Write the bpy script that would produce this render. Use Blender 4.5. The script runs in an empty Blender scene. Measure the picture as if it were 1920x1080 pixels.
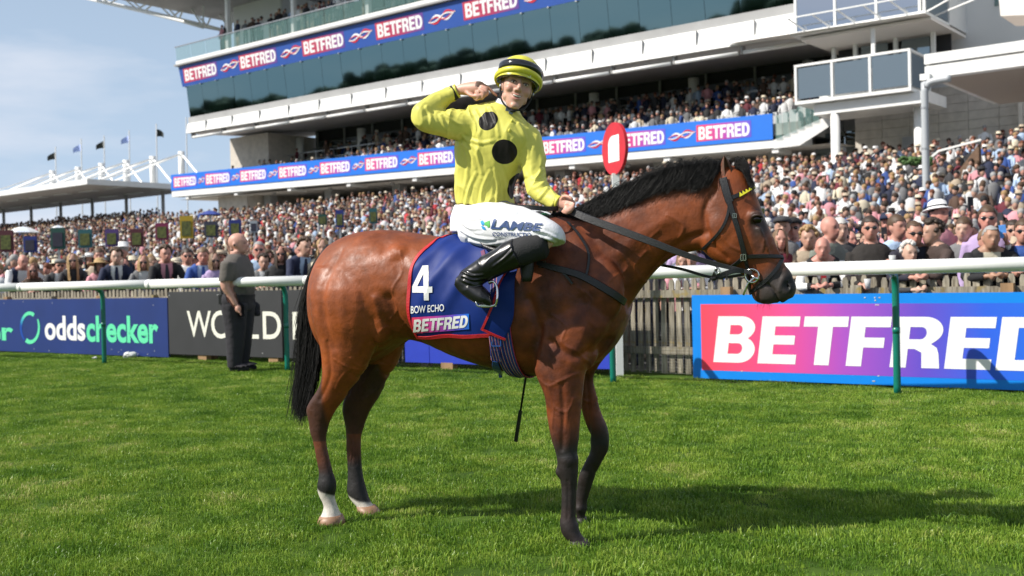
import bpy, bmesh, math, random
import numpy as np
from mathutils import Vector, Matrix, noise as mnoise
from mathutils.bvhtree import BVHTree

SC = bpy.context.scene
COL = SC.collection
rnd = random.Random(7)
# ------------------------------------------------------------------ camera
FPX = 2000.0; EYE = 1.243
_roll = math.atan(.0227); _pitch = -math.atan(22.4/2000)
FW = np.array([0, math.cos(_pitch), math.sin(_pitch)]); _r0 = np.array([1., 0, 0]); _u0 = np.cross(_r0, FW)
CR = math.cos(_roll)*_r0 - math.sin(_roll)*_u0
CU = math.sin(_roll)*_r0 + math.cos(_roll)*_u0
CAMP = np.array([0, 0, EYE])
cd = bpy.data.cameras.new('camera'); cam = bpy.data.objects.new('camera', cd); COL.objects.link(cam)
cam.matrix_world = Matrix(((CR[0], CU[0], -FW[0], 0), (CR[1], CU[1], -FW[1], 0), (CR[2], CU[2], -FW[2], EYE), (0, 0, 0, 1)))
cd.sensor_width = 36; cd.lens = 36*FPX/1920; cd.clip_start = .1; cd.clip_end = 3000
cd.dof.use_dof = True; cd.dof.focus_distance = 5.15; cd.dof.aperture_fstop = 3.6
SC.camera = cam
SC.render.resolution_x = 1024; SC.render.resolution_y = 576
# ------------------------------------------------------------------ world, sun, exposure
TO_SUN = Vector((-1.08, -.27, 1.0)).normalized()
SUN_EL = math.asin(TO_SUN.z); SUN_ROT = math.atan2(TO_SUN.x, TO_SUN.y)
w = bpy.data.worlds.new('World'); SC.world = w; w.use_nodes = True
nt = w.node_tree; nt.nodes.clear(); N_ = nt.nodes.new; L_ = nt.links.new
out = N_('ShaderNodeOutputWorld'); bg = N_('ShaderNodeBackground'); sky = N_('ShaderNodeTexSky')
sky.sky_type = 'NISHITA'; sky.sun_disc = False; sky.sun_elevation = SUN_EL; sky.sun_rotation = SUN_ROT
sky.air_density = .75; sky.dust_density = 1.0; sky.ozone_density = 1.6
tc = N_('ShaderNodeTexCoord'); mp = N_('ShaderNodeMapping'); mp.inputs['Scale'].default_value = (1.3, 1.3, 5.5)
mp.inputs['Location'].default_value = (.35, .1, .45)
ns = N_('ShaderNodeTexNoise'); ns.inputs['Scale'].default_value = 2.1; ns.inputs['Detail'].default_value = 7; ns.inputs['Roughness'].default_value = .52
rp = N_('ShaderNodeValToRGB'); rp.color_ramp.elements[0].position = .44; rp.color_ramp.elements[1].position = .62
rp.color_ramp.elements[0].color = (0, 0, 0, 1); rp.color_ramp.elements[1].color = (.85, .85, .85, 1)
mix = N_('ShaderNodeMix'); mix.data_type = 'RGBA'
mix.inputs['B'].default_value = (8.4, 8.9, 10.0, 1)
L_(tc.outputs['Generated'], mp.inputs['Vector']); L_(mp.outputs[0], ns.inputs['Vector']); L_(ns.outputs[0], rp.inputs[0])
sp_ = N_('ShaderNodeSeparateXYZ'); hz_ = N_('ShaderNodeMapRange'); hz_.interpolation_type = 'SMOOTHSTEP'; hz_.inputs[1].default_value = -.05; hz_.inputs[2].default_value = .80; hz_.inputs[3].default_value = .95; hz_.inputs[4].default_value = .10
L_(tc.outputs['Generated'], sp_.inputs[0]); L_(sp_.outputs['Z'], hz_.inputs[0])
mx0 = N_('ShaderNodeMix'); mx0.data_type = 'RGBA'; mx0.inputs['B'].default_value = (5.8, 7.4, 9.4, 1); L_(hz_.outputs[0], mx0.inputs['Factor']); L_(sky.outputs[0], mx0.inputs['A']); L_(rp.outputs[0], mix.inputs['Factor']); L_(mx0.outputs['Result'], mix.inputs['A']); L_(mix.outputs['Result'], bg.inputs[0])
L_(bg.outputs[0], out.inputs[0]); bg.inputs[1].default_value = .072
sl = bpy.data.lights.new('sun', 'SUN'); sun = bpy.data.objects.new('sun', sl); COL.objects.link(sun)
sl.energy = 5.0; sl.angle = math.radians(.6); sl.color = (1, .95, .87)
sun.rotation_euler = TO_SUN.to_track_quat('Z', 'Y').to_euler()
SC.view_settings.view_transform = 'Standard'; SC.view_settings.look = 'None'; SC.view_settings.gamma = 1
SC.view_settings.use_curve_mapping = False; SC.view_settings.exposure = 0.38
SC.render.engine = 'CYCLES'; SC.cycles.use_denoising = True; SC.cycles.max_bounces = 8; SC.cycles.transparent_max_bounces = 16
SC.cycles.sample_clamp_indirect = 4

# ------------------------------------------------------------------ helpers
def ray(px, py):
    return FW*FPX + CR*(px-960) - CU*(py-540)
def atY(px, py, Y):                       # a point of the view at depth Y
    d = ray(px, py); return d*(Y/d[1]) + CAMP
def ground(px, py, z=0):
    d = ray(px, py); return d*((z-EYE)/d[2]) + CAMP

def tag(o, label=None, cat=None, group=None, kind=None):
    if label: o['label'] = label
    if cat: o['category'] = cat
    if group: o['group'] = group
    if kind: o['kind'] = kind
    return o
def empty(name, loc, label, cat, group=None, rz=0):
    o = bpy.data.objects.new(name, None); COL.objects.link(o); o.location = loc; o.rotation_euler.z = rz
    o.empty_display_size = .1
    return tag(o, label, cat, group)
def link(name, me, parent=None, loc=None):
    o = bpy.data.objects.new(name, me); COL.objects.link(o)
    if parent is not None: o.parent = parent
    if loc is not None: o.location = loc
    return o
def mesh(name, V, F, m=None, smooth=False):
    me = bpy.data.meshes.new(name)
    V = np.asarray(V, dtype=np.float64)
    if isinstance(F, np.ndarray): F = F.tolist()
    me.from_pydata(V.tolist(), [], F); me.update()
    for x in (m if isinstance(m, (list, tuple)) else [m]):
        if x is not None: me.materials.append(x)
    if smooth: me.polygons.foreach_set('use_smooth', [True]*len(me.polygons))
    return me
def wpos(o):
    p = np.zeros(3)
    while o is not None:
        p += np.array(o.location); o = o.parent
    return p
def part(name, V, F, m, parent=None, smooth=False, label=None, base=None):
    """world-space geometry linked under parent (unrotated parents only)"""
    V = np.asarray(V, float)
    if parent is not None: off = wpos(parent)
    elif base is not None: off = np.array(base, float)
    else: off = np.zeros(3)
    if parent is not None and base is not None:
        me = mesh(name, V-np.array(base), F, m, smooth); o = link(name, me, parent, (np.array(base)-off).tolist())
    else:
        me = mesh(name, V-off, F, m, smooth); o = link(name, me, parent, off.tolist() if parent is None else None)
    if label: o['label'] = label
    return o
class MB:
    def __init__(s): s.V = []; s.F = []; s.n = 0
    def add(s, V, F):
        V = np.asarray(V, float).reshape(-1, 3); s.V.append(V); k = s.n
        s.F += [[i+k for i in f] for f in F]; s.n += len(V); return s
    def box(s, c, h, ax=None):
        """centre, half sizes, axes rows"""
        ax = np.eye(3) if ax is None else np.asarray(ax, float)
        S = np.array([[x, y, z] for z in (-1, 1) for y in (-1, 1) for x in (-1, 1)], float)*np.array(h)
        return s.add(S@ax+np.array(c), BOXF)
    def bar(s, a, b, w, h, up=(0, 0, 1)):
        a = np.array(a, float); b = np.array(b, float); d = b-a; L = np.linalg.norm(d); d /= L
        y = np.cross(up, d); y /= np.linalg.norm(y); z = np.cross(d, y)
        return s.box((a+b)/2, (L/2, w/2, h/2), (d, y, z))
    def tube(s, pts, r, n=8, cap=True):
        V, F = tube(pts, r, n, cap); return s.add(V, F)
    def ell(s, c, r, nu=10, nv=7, ax=None):
        V, F = ellipsoid(c, r, nu, nv, ax); return s.add(V, F)
    def quad(s, a, b, c, d): return s.add([a, b, c, d], [[0, 1, 2, 3]])
    def VF(s): return (np.concatenate(s.V) if s.V else np.zeros((0, 3))), s.F
    def part(s, name, m, parent=None, **k):
        V, F = s.VF(); return part(name, V, F, m, parent, **k)
BOXF = [[0, 2, 3, 1], [4, 5, 7, 6], [0, 1, 5, 4], [2, 6, 7, 3], [0, 4, 6, 2], [1, 3, 7, 5]]
def frames(P):
    P = np.asarray(P, float); T = np.gradient(P, axis=0); T /= np.linalg.norm(T, axis=1)[:, None]+1e-12
    n = np.cross(T[0], [0, 0, 1.]);
    if np.linalg.norm(n) < .1: n = np.cross(T[0], [0, 1., 0])
    n /= np.linalg.norm(n); A = [n]
    for i in range(1, len(P)):
        n = n - T[i]*np.dot(n, T[i]); n /= np.linalg.norm(n)+1e-12; A.append(n)
    A = np.array(A); return T, A, np.cross(T, A)
def tube(P, r, n=8, cap=True):
    P = np.asarray(P, float); m = len(P); T, A, B = frames(P)
    r = np.broadcast_to(np.asarray(r, float), (m,)) if np.ndim(r) < 2 else np.asarray(r)
    a = np.linspace(0, 2*math.pi, n, endpoint=False)
    ra = r[:, 0] if r.ndim == 2 else r; rb = r[:, 1] if r.ndim == 2 else r
    V = P[:, None]+A[:, None]*(np.cos(a)[None, :, None]*ra[:, None, None])+B[:, None]*(np.sin(a)[None, :, None]*rb[:, None, None])
    return gridtube(V.reshape(-1, 3), m, n, cap)
def gridtube(V, m, n, cap=True):
    F = [[i*n+j, i*n+(j+1) % n, (i+1)*n+(j+1) % n, (i+1)*n+j] for i in range(m-1) for j in range(n)]
    if cap: F += [list(range(n))[::-1], [(m-1)*n+j for j in range(n)]]
    return V, F
def ellipsoid(c, r, nu=10, nv=7, ax=None):
    V = [[0, 0, 1]]
    for i in range(1, nv):
        t = math.pi*i/nv
        V += [[math.sin(t)*math.cos(2*math.pi*j/nu), math.sin(t)*math.sin(2*math.pi*j/nu), math.cos(t)] for j in range(nu)]
    V.append([0, 0, -1]); V = np.array(V)*np.array(r)
    if ax is not None: V = V@np.asarray(ax, float)
    F = [[0, 1+j, 1+(j+1) % nu] for j in range(nu)]
    for i in range(nv-2):
        F += [[1+i*nu+j, 1+(i+1)*nu+j, 1+(i+1)*nu+(j+1) % nu, 1+i*nu+(j+1) % nu] for j in range(nu)]
    k = 1+(nv-2)*nu; F += [[k+j, len(V)-1, k+(j+1) % nu] for j in range(nu)]
    return V+np.array(c), F
def spline(P, n):
    """Catmull-Rom resample of rows of P to n rows"""
    P = np.asarray(P, float); m = len(P); t = np.linspace(0, m-1, n); i = np.minimum(t.astype(int), m-2); u = (t-i)[:, None]
    p0 = P[np.maximum(i-1, 0)]; p1 = P[i]; p2 = P[i+1]; p3 = P[np.minimum(i+2, m-1)]
    return .5*((2*p1)+(-p0+p2)*u+(2*p0-5*p1+4*p2-p3)*u*u+(-p0+3*p1-3*p2+p3)*u**3)
def remeshed(V, F, voxel, smooth=6, fac=.5):
    """union of closed shells as one continuous surface"""
    me = mesh('tmp', V, F); o = bpy.data.objects.new('tmp', me); COL.objects.link(o)
    a = o.modifiers.new('r', 'REMESH'); a.mode = 'VOXEL'; a.voxel_size = voxel; a.adaptivity = 0
    if smooth:
        b = o.modifiers.new('s', 'SMOOTH'); b.iterations = smooth; b.factor = fac
    dg = bpy.context.evaluated_depsgraph_get(); e = o.evaluated_get(dg).to_mesh()
    n = len(e.vertices); v = np.empty(n*3); e.vertices.foreach_get('co', v); v = v.reshape(-1, 3).copy()
    f = [list(p.vertices) for p in e.polygons]
    o.evaluated_get(dg).to_mesh_clear(); bpy.data.objects.remove(o); bpy.data.meshes.remove(me)
    return v, f
def vnormals(V, F):
    me = mesh('tmp', V, F); n = np.empty(len(V)*3); me.vertex_normals.foreach_get('vector', n); bpy.data.meshes.remove(me)
    return n.reshape(-1, 3)
def sub(V, F, keep, off=0., nrm=None):
    """faces whose vertices are all kept, pushed out by off"""
    keep = np.asarray(keep); f = [q for q in F if all(keep[i] for i in q)]
    ids = sorted({i for q in f for i in q}); mp_ = {a: b for b, a in enumerate(ids)}
    X = V[ids]+(nrm[ids]*off if nrm is not None else 0)
    return X, [[mp_[i] for i in q] for q in f]

# ------------------------------------------------------------------ materials
MATS = {}
def mat(name, col, rough=.6, metal=0., spec=.5, var=0., vscale=8., bump=0., bscale=60., coat=0., attr=None, attrtype='GEOMETRY', trans=0., alpha=1., detail=4., stretch=None, sheen=0.):
    if name in MATS: return MATS[name]
    m = bpy.data.materials.new(name); m.use_nodes = True; t = m.node_tree; b = t.nodes['Principled BSDF']
    b.inputs['Base Color'].default_value = (*col, 1); b.inputs['Roughness'].default_value = rough; b.inputs['Metallic'].default_value = metal
    b.inputs['Specular IOR Level'].default_value = spec; b.inputs['Coat Weight'].default_value = coat
    b.inputs['Transmission Weight'].default_value = trans; b.inputs['Alpha'].default_value = alpha; b.inputs['Sheen Weight'].default_value = sheen
    src = None
    if attr:
        a = t.nodes.new('ShaderNodeAttribute'); a.attribute_type = attrtype; a.attribute_name = attr; src = a.outputs['Color']
    if var or bump:
        c = t.nodes.new('ShaderNodeTexCoord'); vec = c.outputs['Object']
        if stretch:
            mm = t.nodes.new('ShaderNodeMapping'); mm.inputs['Scale'].default_value = stretch; t.links.new(vec, mm.inputs[0]); vec = mm.outputs[0]
    if var:
        n = t.nodes.new('ShaderNodeTexNoise'); n.inputs['Scale'].default_value = vscale; n.inputs['Detail'].default_value = detail
        t.links.new(vec, n.inputs['Vector'])
        r = t.nodes.new('ShaderNodeMapRange'); r.inputs['From Min'].default_value = .3; r.inputs['From Max'].default_value = .7
        r.inputs['To Min'].default_value = 1-var; r.inputs['To Max'].default_value = 1+var*.6
        t.links.new(n.outputs[0], r.inputs[0])
        x = t.nodes.new('ShaderNodeVectorMath'); x.operation = 'SCALE'
        if src is None: x.inputs[0].default_value = col
        else: t.links.new(src, x.inputs[0])
        t.links.new(r.outputs[0], x.inputs['Scale']); src = x.outputs[0]
    if src is not None: t.links.new(src, b.inputs['Base Color'])
    if bump:
        n2 = t.nodes.new('ShaderNodeTexNoise'); n2.inputs['Scale'].default_value = bscale; n2.inputs['Detail'].default_value = 3
        t.links.new(vec, n2.inputs['Vector'])
        bp = t.nodes.new('ShaderNodeBump'); bp.inputs['Strength'].default_value = bump; bp.inputs['Distance'].default_value = .02
        t.links.new(n2.outputs[0], bp.inputs['Height']); t.links.new(bp.outputs[0], b.inputs['Normal'])
    MATS[name] = m; return m
def ccol(me, cols, name='tint'):
    a = me.color_attributes.new(name, 'FLOAT_COLOR', 'POINT'); c = np.ones((len(me.vertices), 4), np.float32); c[:, :3] = cols
    a.data.foreach_set('color', c.ravel())
def srgb(r, g, b):
    return tuple((c/255/12.92 if c/255 <= .04045 else ((c/255+.055)/1.055)**2.4) for c in (r, g, b))

WHITE = mat('white_paint', (.80, .80, .78), .35, var=.05, vscale=2, bump=.05, bscale=20)
WHITEM = mat('white_metal', (.78, .78, .76), .4, var=.08, vscale=.5)
SOFFIT = mat('soffit', (.74, .70, .66), .7, var=.06, vscale=.3)
GREYC = mat('grey_concrete', (.36, .36, .36), .8, var=.15, vscale=.6)
CONC = mat('concrete', (.40, .385, .35), .85, var=.2, vscale=1.2, bump=.2, bscale=30)
STONE = mat('stone_block', (.58, .53, .46), .85, var=.14, vscale=3, bump=.3, bscale=40)
DARKIN = mat('dark_interior', (.02, .02, .022), .6)  # near-black walls: the darkness of the unlit rooms put into the colour
STEEL = mat('galvanised_steel', (.45, .46, .47), .4, metal=.7, var=.1)
GALV = mat('grey_paint', (.40, .42, .44), .45)
BLUEB = mat('board_blue', srgb(20, 110, 205), .35, var=.04)
PRINTW = mat('print_white', (.80, .80, .80), .4)
PRINTC = mat('print_cream', (.78, .77, .68), .4)
RED = mat('red_paint', (.55, .012, .02), .35, var=.08)
BLACK = mat('black_paint', (.012, .012, .012), .4)

# ------------------------------------------------------------------ letters
def arcp(cx, cy, rx, ry, a0, a1, n=12):
    return [(cx+rx*math.cos(math.radians(a0+(a1-a0)*i/n)), cy+ry*math.sin(math.radians(a0+(a1-a0)*i/n))) for i in range(n+1)]
def glyph(ch):
    """heavy capitals, one unit high: (advance, outlines)"""
    s = .27; q = .19
    if ch == 'E': return .80, [[(0, 0), (.72, 0), (.72, q+.01), (s, q+.01), (s, .41), (.66, .41), (.66, .60), (s, .60), (s, .79), (.72, .79), (.72, 1), (0, 1)]]
    if ch == 'F': return .76, [[(0, 0), (s, 0), (s, .38), (.62, .38), (.62, .58), (s, .58), (s, .79), (.70, .79), (.70, 1), (0, 1)]]
    if ch == 'T': return .84, [[(.265, 0), (.265+s, 0), (.265+s, .79), (.80, .79), (.80, 1), (0, 1), (0, .79), (.265, .79)]]
    if ch == 'B':
        o = [(0, 0), (.5, 0)]+arcp(.50, .28, .30, .28, -90, 62)+arcp(.47, .745, .29, .255, -38, 90)+[(0, 1)]
        return .88, [o, [(s, q), (s, .42)]+arcp(.46, .305, .09, .115, 90, -90, 8), [(s, .61), (s, .81)]+arcp(.44, .71, .08, .10, 90, -90, 8)]
    if ch == 'D':
        o = [(0, 0), (.40, 0)]+arcp(.40, .5, .44, .5, -90, 90, 18)+[(0, 1)]
        return .92, [o, [(s, .20), (s, .80)]+arcp(.38, .5, .19, .30, 90, -90, 12)]
    if ch == 'R':
        o = [(0, 0), (s, 0), (s, .37), (.38, .37), (.50, .30), (.53, .0), (.82, 0), (.78, .28), (.74, .40), (.64, .47)]+arcp(.50, .73, .31, .27, -42, 90)+[(0, 1)]
        return .90, [o, [(s, .56), (s, .80)]+arcp(.46, .68, .09, .12, 90, -90, 8)]
def curve_mesh(loops):
    cu = bpy.data.curves.new('g', 'CURVE'); cu.dimensions = '2D'; cu.fill_mode = 'FRONT'
    for l in loops:
        sp = cu.splines.new('POLY'); sp.points.add(len(l)-1); sp.use_cyclic_u = True
        for i, p in enumerate(l): sp.points[i].co = (p[0], p[1], 0, 1)
    return obj2mesh(cu)
def obj2mesh(cu):
    o = bpy.data.objects.new('g', cu); COL.objects.link(o); dg = bpy.context.evaluated_depsgraph_get()
    e = o.evaluated_get(dg).to_mesh(); v = np.empty(len(e.vertices)*3); e.vertices.foreach_get('co', v)
    f = [list(p.vertices) for p in e.polygons]; v = v.reshape(-1, 3).copy()
    o.evaluated_get(dg).to_mesh_clear(); bpy.data.objects.remove(o); bpy.data.curves.remove(cu)
    return v[:, :2], f
_bet = None
def betfred(shear=.16):
    """the word, 1 unit high; returns V2, F, width"""
    global _bet
    if _bet is None:
        x = 0; V = []; F = []; n = 0
        for ch in 'BETFRED':
            adv, lo = glyph(ch); v, f = curve_mesh(lo); v = v+[x, 0]; V.append(v); F += [[i+n for i in q] for q in f]; n += len(v); x += adv
        _bet = (np.concatenate(V), F, x-.08)
    V, F, wd = _bet; V = V.copy(); V[:, 0] += V[:, 1]*shear
    return V, F, wd+shear
def text2d(s, size=1., bold=0., shear=0., spacing=1.):
    cu = bpy.data.curves.new('t', 'FONT'); cu.body = s; cu.size = size; cu.offset = bold; cu.shear = shear; cu.space_character = spacing
    cu.resolution_u = 4
    v, f = obj2mesh(cu); v[:, 0] -= v[:, 0].min(); return v, f
def fit2d(v, x0, x1, y0, y1):
    v = v.copy(); a = v.min(0); b = v.max(0); v = (v-a)/(b-a); return np.array([x0, y0])+v*np.array([x1-x0, y1-y0])
def gradm(name, p0, p1, stops, rough=.45):
    if name in MATS: return MATS[name]
    m = bpy.data.materials.new(name); m.use_nodes = True; t = m.node_tree; b = t.nodes['Principled BSDF']; b.inputs['Roughness'].default_value = rough
    c = t.nodes.new('ShaderNodeTexCoord'); p0 = np.array(p0, float); d = np.array(p1, float)-p0; L2 = d@d
    s1 = t.nodes.new('ShaderNodeVectorMath'); s1.operation = 'SUBTRACT'; s1.inputs[1].default_value = p0; t.links.new(c.outputs['Object'], s1.inputs[0])
    s2 = t.nodes.new('ShaderNodeVectorMath'); s2.operation = 'DOT_PRODUCT'; s2.inputs[1].default_value = d/L2; t.links.new(s1.outputs[0], s2.inputs[0])
    r = t.nodes.new('ShaderNodeValToRGB'); t.links.new(s2.outputs['Value'], r.inputs[0]); e = r.color_ramp.elements
    while len(e) < len(stops): e.new(.5)
    for x, (p, c_) in zip(e, stops): x.position = p; x.color = (*c_, 1)
    t.links.new(r.outputs[0], b.inputs['Base Color']); MATS[name] = m; return m
def quadmap(v, q):
    """unit square points to a picture quadrilateral: bottom left, bottom right, top right, top left"""
    q = np.array(q, float); u = v[:, :1]; t = v[:, 1:2]; return (q[0]*(1-u)+q[1]*u)*(1-t)+(q[3]*(1-u)+q[2]*u)*t
def unit(v): a = v.min(0); b = v.max(0); return (v-a)/(b-a)
def supring(c, a, b, n, e=2.0, flat=0.):
    th = np.linspace(0, 2*math.pi, n, endpoint=False); C, S_ = np.cos(th), np.sin(th)
    x = np.sign(C)*np.abs(C)**(2/e); y = np.sign(S_)*np.abs(S_)**(2/e)
    return c+np.multiply.outer(x, a)+np.multiply.outer(y, b)
def loft(rings, n=20):
    """rings: centre, vector a, vector b, exponent, joined smoothly"""
    V = np.concatenate([supring(np.array(c), np.array(a), np.array(b), n, e) for c, a, b, e in rings])
    return gridtube(V, len(rings), n)
def smooth_rings(rows, m):
    """rows of numbers, Catmull-Rom"""
    return spline(np.array(rows, float), m)
# ================================================================== GRANDSTAND
BR0 = np.array([12.36, 50.47, 0.]); BU = np.array([.779, -.627, 0.]); BN = np.array([.627, .779, 0.]); BZ = np.array([0, 0, 1.])
def b3(u, v, z): return BR0+BU*u+BN*v+BZ*z
def bbox(mb, u0, u1, v0, v1, z0, z1): mb.box(b3((u0+u1)/2, (v0+v1)/2, (z0+z1)/2), (abs(u1-u0)/2, abs(v1-v0)/2, abs(z1-z0)/2), (BU, BN, BZ))
def bpart(name, m, E, *boxes, **k):
    mb = MB()
    for q in boxes: bbox(mb, *q)
    return mb.part(name, m, E, **k)
def sheet(name, m, E, pts, **k): return part(name, [b3(*p) for p in pts], [list(range(len(pts)))], m, E, **k)
def SU(px, py, v):
    d = ray(px, py); k = (BN@BR0+v-BN@CAMP)/(BN@d); p = CAMP+d*k; return (p-BR0)@BU, p[2]
GLASS = mat('coated_glass', (.16, .25, .26), .03, metal=1.); GLASSD = mat('dark_window_glass', (.22, .27, .29), .04, metal=1.)
BALG = mat('balustrade_glass', (.16, .30, .28), .06, alpha=.45, spec=.8); LAMPW = mat('light_strip_white', (.85, .85, .83), .4); PALEG = mat('pale_panel_glass', (.10, .14, .18), .35); SKYG = mat('sky_reflecting_glass', (.42, .46, .52), .05, metal=1.)
TILE = STONE; BEIGE = mat('white_cladding', (.70, .70, .69), .5, var=.04, vscale=.4)
GS = empty('grandstand', b3(-24, 0, 0).tolist(), 'tall white grandstand with glass front, open balcony and stone end walls behind the crowd', 'grandstand')
UL, UR = -47.2, 1.6
def TH(u, v):
    if v < -22: return 0.
    k = int(min(v, 3. if u > 8 else 0.) + 22)/1.0
    return max(0., (math.floor((min(v, 3. if u > 8 else -.01)+22)/.917)+1)*.2)
# terrace steps: built as one long stepped sheet per flight, steps told apart nearest
TR = empty('terrace', b3(-30, -11, 0).tolist(), 'long stepped concrete terrace rising from the enclosure up to the grandstand', 'terrace')
for k in range(24): bpart('step', CONC, TR, (-110, 32, -22+.917*k, -22+.917*(k+1), -.1, .2*(k+1)))
bpart('concourse_floor', CONC, GS, (-52, 8.3, .01, 14, 4.4, 4.80))
bpart('step', CONC, TR, (8.3, 32, .01, 1.2, 4.0, 5.0), (8.3, 32, 1.2, 12, 4.0, 5.4))
# ---- ground level under the balcony
v = 8.6
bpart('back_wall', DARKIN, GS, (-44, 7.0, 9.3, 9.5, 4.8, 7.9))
sheet('balcony_soffit', SOFFIT, GS, [(UL-1.4, .5, 7.62), (3.0, .5, 7.02), (3.0, 12, 7.2), (UL-1.4, 12, 7.8)])
gl = mesh('pane', [b3(0, 0, 0)-b3(0, 0, 0), BU*1.56, BU*1.56+BZ*1.9, BZ*1.9], [[0, 1, 2, 3]], GLASSD)
for i in range(30):
    u = -42.5+i*1.62
    if i % 5 == 4: continue
    link('pane', gl, GS, (b3(u, v, 4.85)-wpos(GS)).tolist())
mb = MB()
for i in range(31): bbox(mb, -42.6+i*1.62-.03, -42.6+i*1.62+.03, v-.06, v, 4.8, 7.3)
bbox(mb, -44, 7, v-.06, v, 6.74, 6.82); mb.part('mullions', GREYC, GS)
for i in range(8): bpart('pier', GREYC, GS, (-40.5+i*6.6-.35, -40.5+i*6.6+.35, 2.4, 3.1, 4.8, 7.6 if i < 3 else 7.2))
bpart('pier', TILE, GS, (-44.6, -41.2, 1.2, 9, 3.0, 7.7)); 
sheet('lit_pier_face', TILE, GS, [(-44.62, 1.15, 4.0), (-41.2, 1.15, 4.0), (-41.2, 1.15, 7.6), (-44.62, 1.15, 7.6)])
# ---- balcony edge and banner
def zl(u, a, b_): return a+(b_-a)*(u+48.8)/(48.95)
mb = MB(); V = [b3(-48.8, .0, 7.83), b3(1.7, .0, 6.98), b3(1.7, .0, 7.36), b3(-48.8, .0, 8.25), b3(-48.8, .9, 7.83), b3(1.7, .9, 6.98), b3(1.7, .9, 7.36), b3(-48.8, .9, 8.25)]
HEX = [[0, 1, 2, 3], [7, 6, 5, 4], [0, 4, 5, 1], [3, 2, 6, 7], [0, 3, 7, 4], [1, 5, 6, 2]]
part('balcony_edge_beam', V, HEX, WHITE, GS)
for i in range(9):
    u = -47+i*5.9; bpart('beam_bracket', WHITE, GS, (u-.18, u+.18, .1, 1.5, zl(u, 7.60, 6.78), zl(u, 7.84, 6.98)))
    mb = MB(); mb.ell(b3(u+2.8, 1.3, zl(u, 7.62, 6.80)), (.16, .16, .12), 10, 6); mb.part('flood_lamp', GREYC, GS, smooth=True)
BN1 = empty('advertising_banner', b3(-24, -.05, 8.3).tolist(), 'long blue BETFRED banner with ribbon emblems along the open balcony edge', 'banner')
BANB = mat('banner_blue', srgb(8, 108, 212), .5, var=.03, vscale=.5)
V = [b3(-48.8, -.05, 8.29), b3(.15, -.05, 7.40), b3(.15, -.05, 8.62), b3(-48.8, -.05, 9.50), b3(-48.8, .02, 8.29), b3(.15, .02, 7.40), b3(.15, .02, 8.62), b3(-48.8, .02, 9.50)]
part('banner_sheet', V, HEX, BANB, BN1)
bf = betfred(.0)
def gradobj(name, stops): return gradm(name, (0, 0, 0), tuple(BU*2.9), stops)
GB1 = gradobj('banner_badge_gradient', [(0, srgb(225, 50, 85)), (.5, srgb(170, 60, 160)), (1, srgb(80, 80, 200))])
GB2 = gradm('banner_badge_gradient_large', (0, 0, 0), tuple(BU*4.3+BZ*-.3), [(0, srgb(190, 50, 72)), (.5, srgb(165, 50, 95)), (1, srgb(70, 66, 155))])
def swoosh(E, u0, u1, zc, h, vv, slope):
    for ph, m, am in ((0, PRINTW, .24), (1, RED, .24), (2, RED, .16), (3, PRINTW, .12)):
        V = []; n = 22
        for i in range(n):
            t_ = i/(n-1); u = u0+(u1-u0)*t_; w_ = h*(.055 if ph < 2 else .035)*math.sin(math.pi*(.08+.84*t_))**.6
            z = zc(u)+h*(.30*(t_-.5)+am*math.sin(2*math.pi*(t_*1.05)+(math.pi if ph % 2 else 0)+.5*(ph > 1))*math.sin(math.pi*t_)**.5)
            V += [b3(u, vv(z)-ph*.003, z-w_), b3(u, vv(z)-ph*.003, z+w_)]
        part('ribbon_print', V, [[2*i, 2*i+2, 2*i+3, 2*i+1] for i in range(n-1)], m, E)
US = [-48.36, -44.33, -40.23, -36.0, -31.74, -27.44, -22.82, -18.2, -13.4, -8.5, -3.79]
for i, u in enumerate(US):
    z0 = zl(u, 8.29, 7.39); z1 = zl(u+2.9, 8.29, 7.39)
    E = part('badge', [b3(u-.10, -.058, z0+.22), b3(u+2.85, -.058, z1+.22), b3(u+2.85, -.058, z1+1.02), b3(u-.10, -.058, z0+1.02)], [[0, 1, 2, 3]], GB1, BN1, base=b3(u, -.05, z0))
    v2 = unit(bf[0]); P = np.array([b3(u+.02+a*2.75, -.064, zl(u+a*2.75, 8.29, 7.39)+.29+.64*c) for a, c in v2]); part('lettering', P, bf[1], PRINTW, E)
    if i < len(US)-1: swoosh(BN1, u+3.0, US[i+1]-.15, lambda uu: zl(uu, 8.29, 7.39)+.6, .8, lambda z: -.062, 0)
# ---- balcony: seat rows, rail, columns, glazing
SEAT = mat('seat_grey', (.50, .50, .50), .5); 
def BH(v): return 8.15+.28*math.floor(v/.85)                          # balcony tread height
for k in range(6): bpart('balcony_step', CONC, GS, (-46.5, 1.5, .1+.85*k, .1+.85*(k+1), 7.6, 8.15+.28*k-.6*0))
bpart('balcony_floor', CONC, GS, (-46.5, 3.5, 5.2, 12, 7.9, 9.75))
ms = MB()
for k in range(5):
    for i in range(88): u = -46.2+i*.54; v0 = .45+.85*k; bbox(ms, u, u+.44, v0, v0+.06, 8.2+.28*k, 8.75+.28*k)
ms.part('seat_rows', SEAT, GS)['kind'] = 'stuff'
for i in range(8):
    u = -41.2+i*6.75; c = [b3(u, 6.2, 9.7), b3(u, 6.2, 12.1)]; V, F = tube(c, .30, 18); part('column', V, F, WHITEM, GS, smooth=True)
ug = mesh('pane', [0*BU, BU*2.9, BU*2.9+BZ*2.2, BZ*2.2], [[0, 1, 2, 3]], GLASSD)
for i in range(15): link('pane', ug, GS, (b3(-41+i*3.05, 7.9, 9.75)-wpos(GS)).tolist())
mb = MB()
for i in range(16): bbox(mb, -41.1+i*3.05-.06, -41.1+i*3.05+.06, 7.8, 7.92, 9.7, 12.7)
bbox(mb, -42, 5, 7.8, 7.9, 11.35, 11.45); mb.part('mullions', GREYC, GS)
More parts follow.
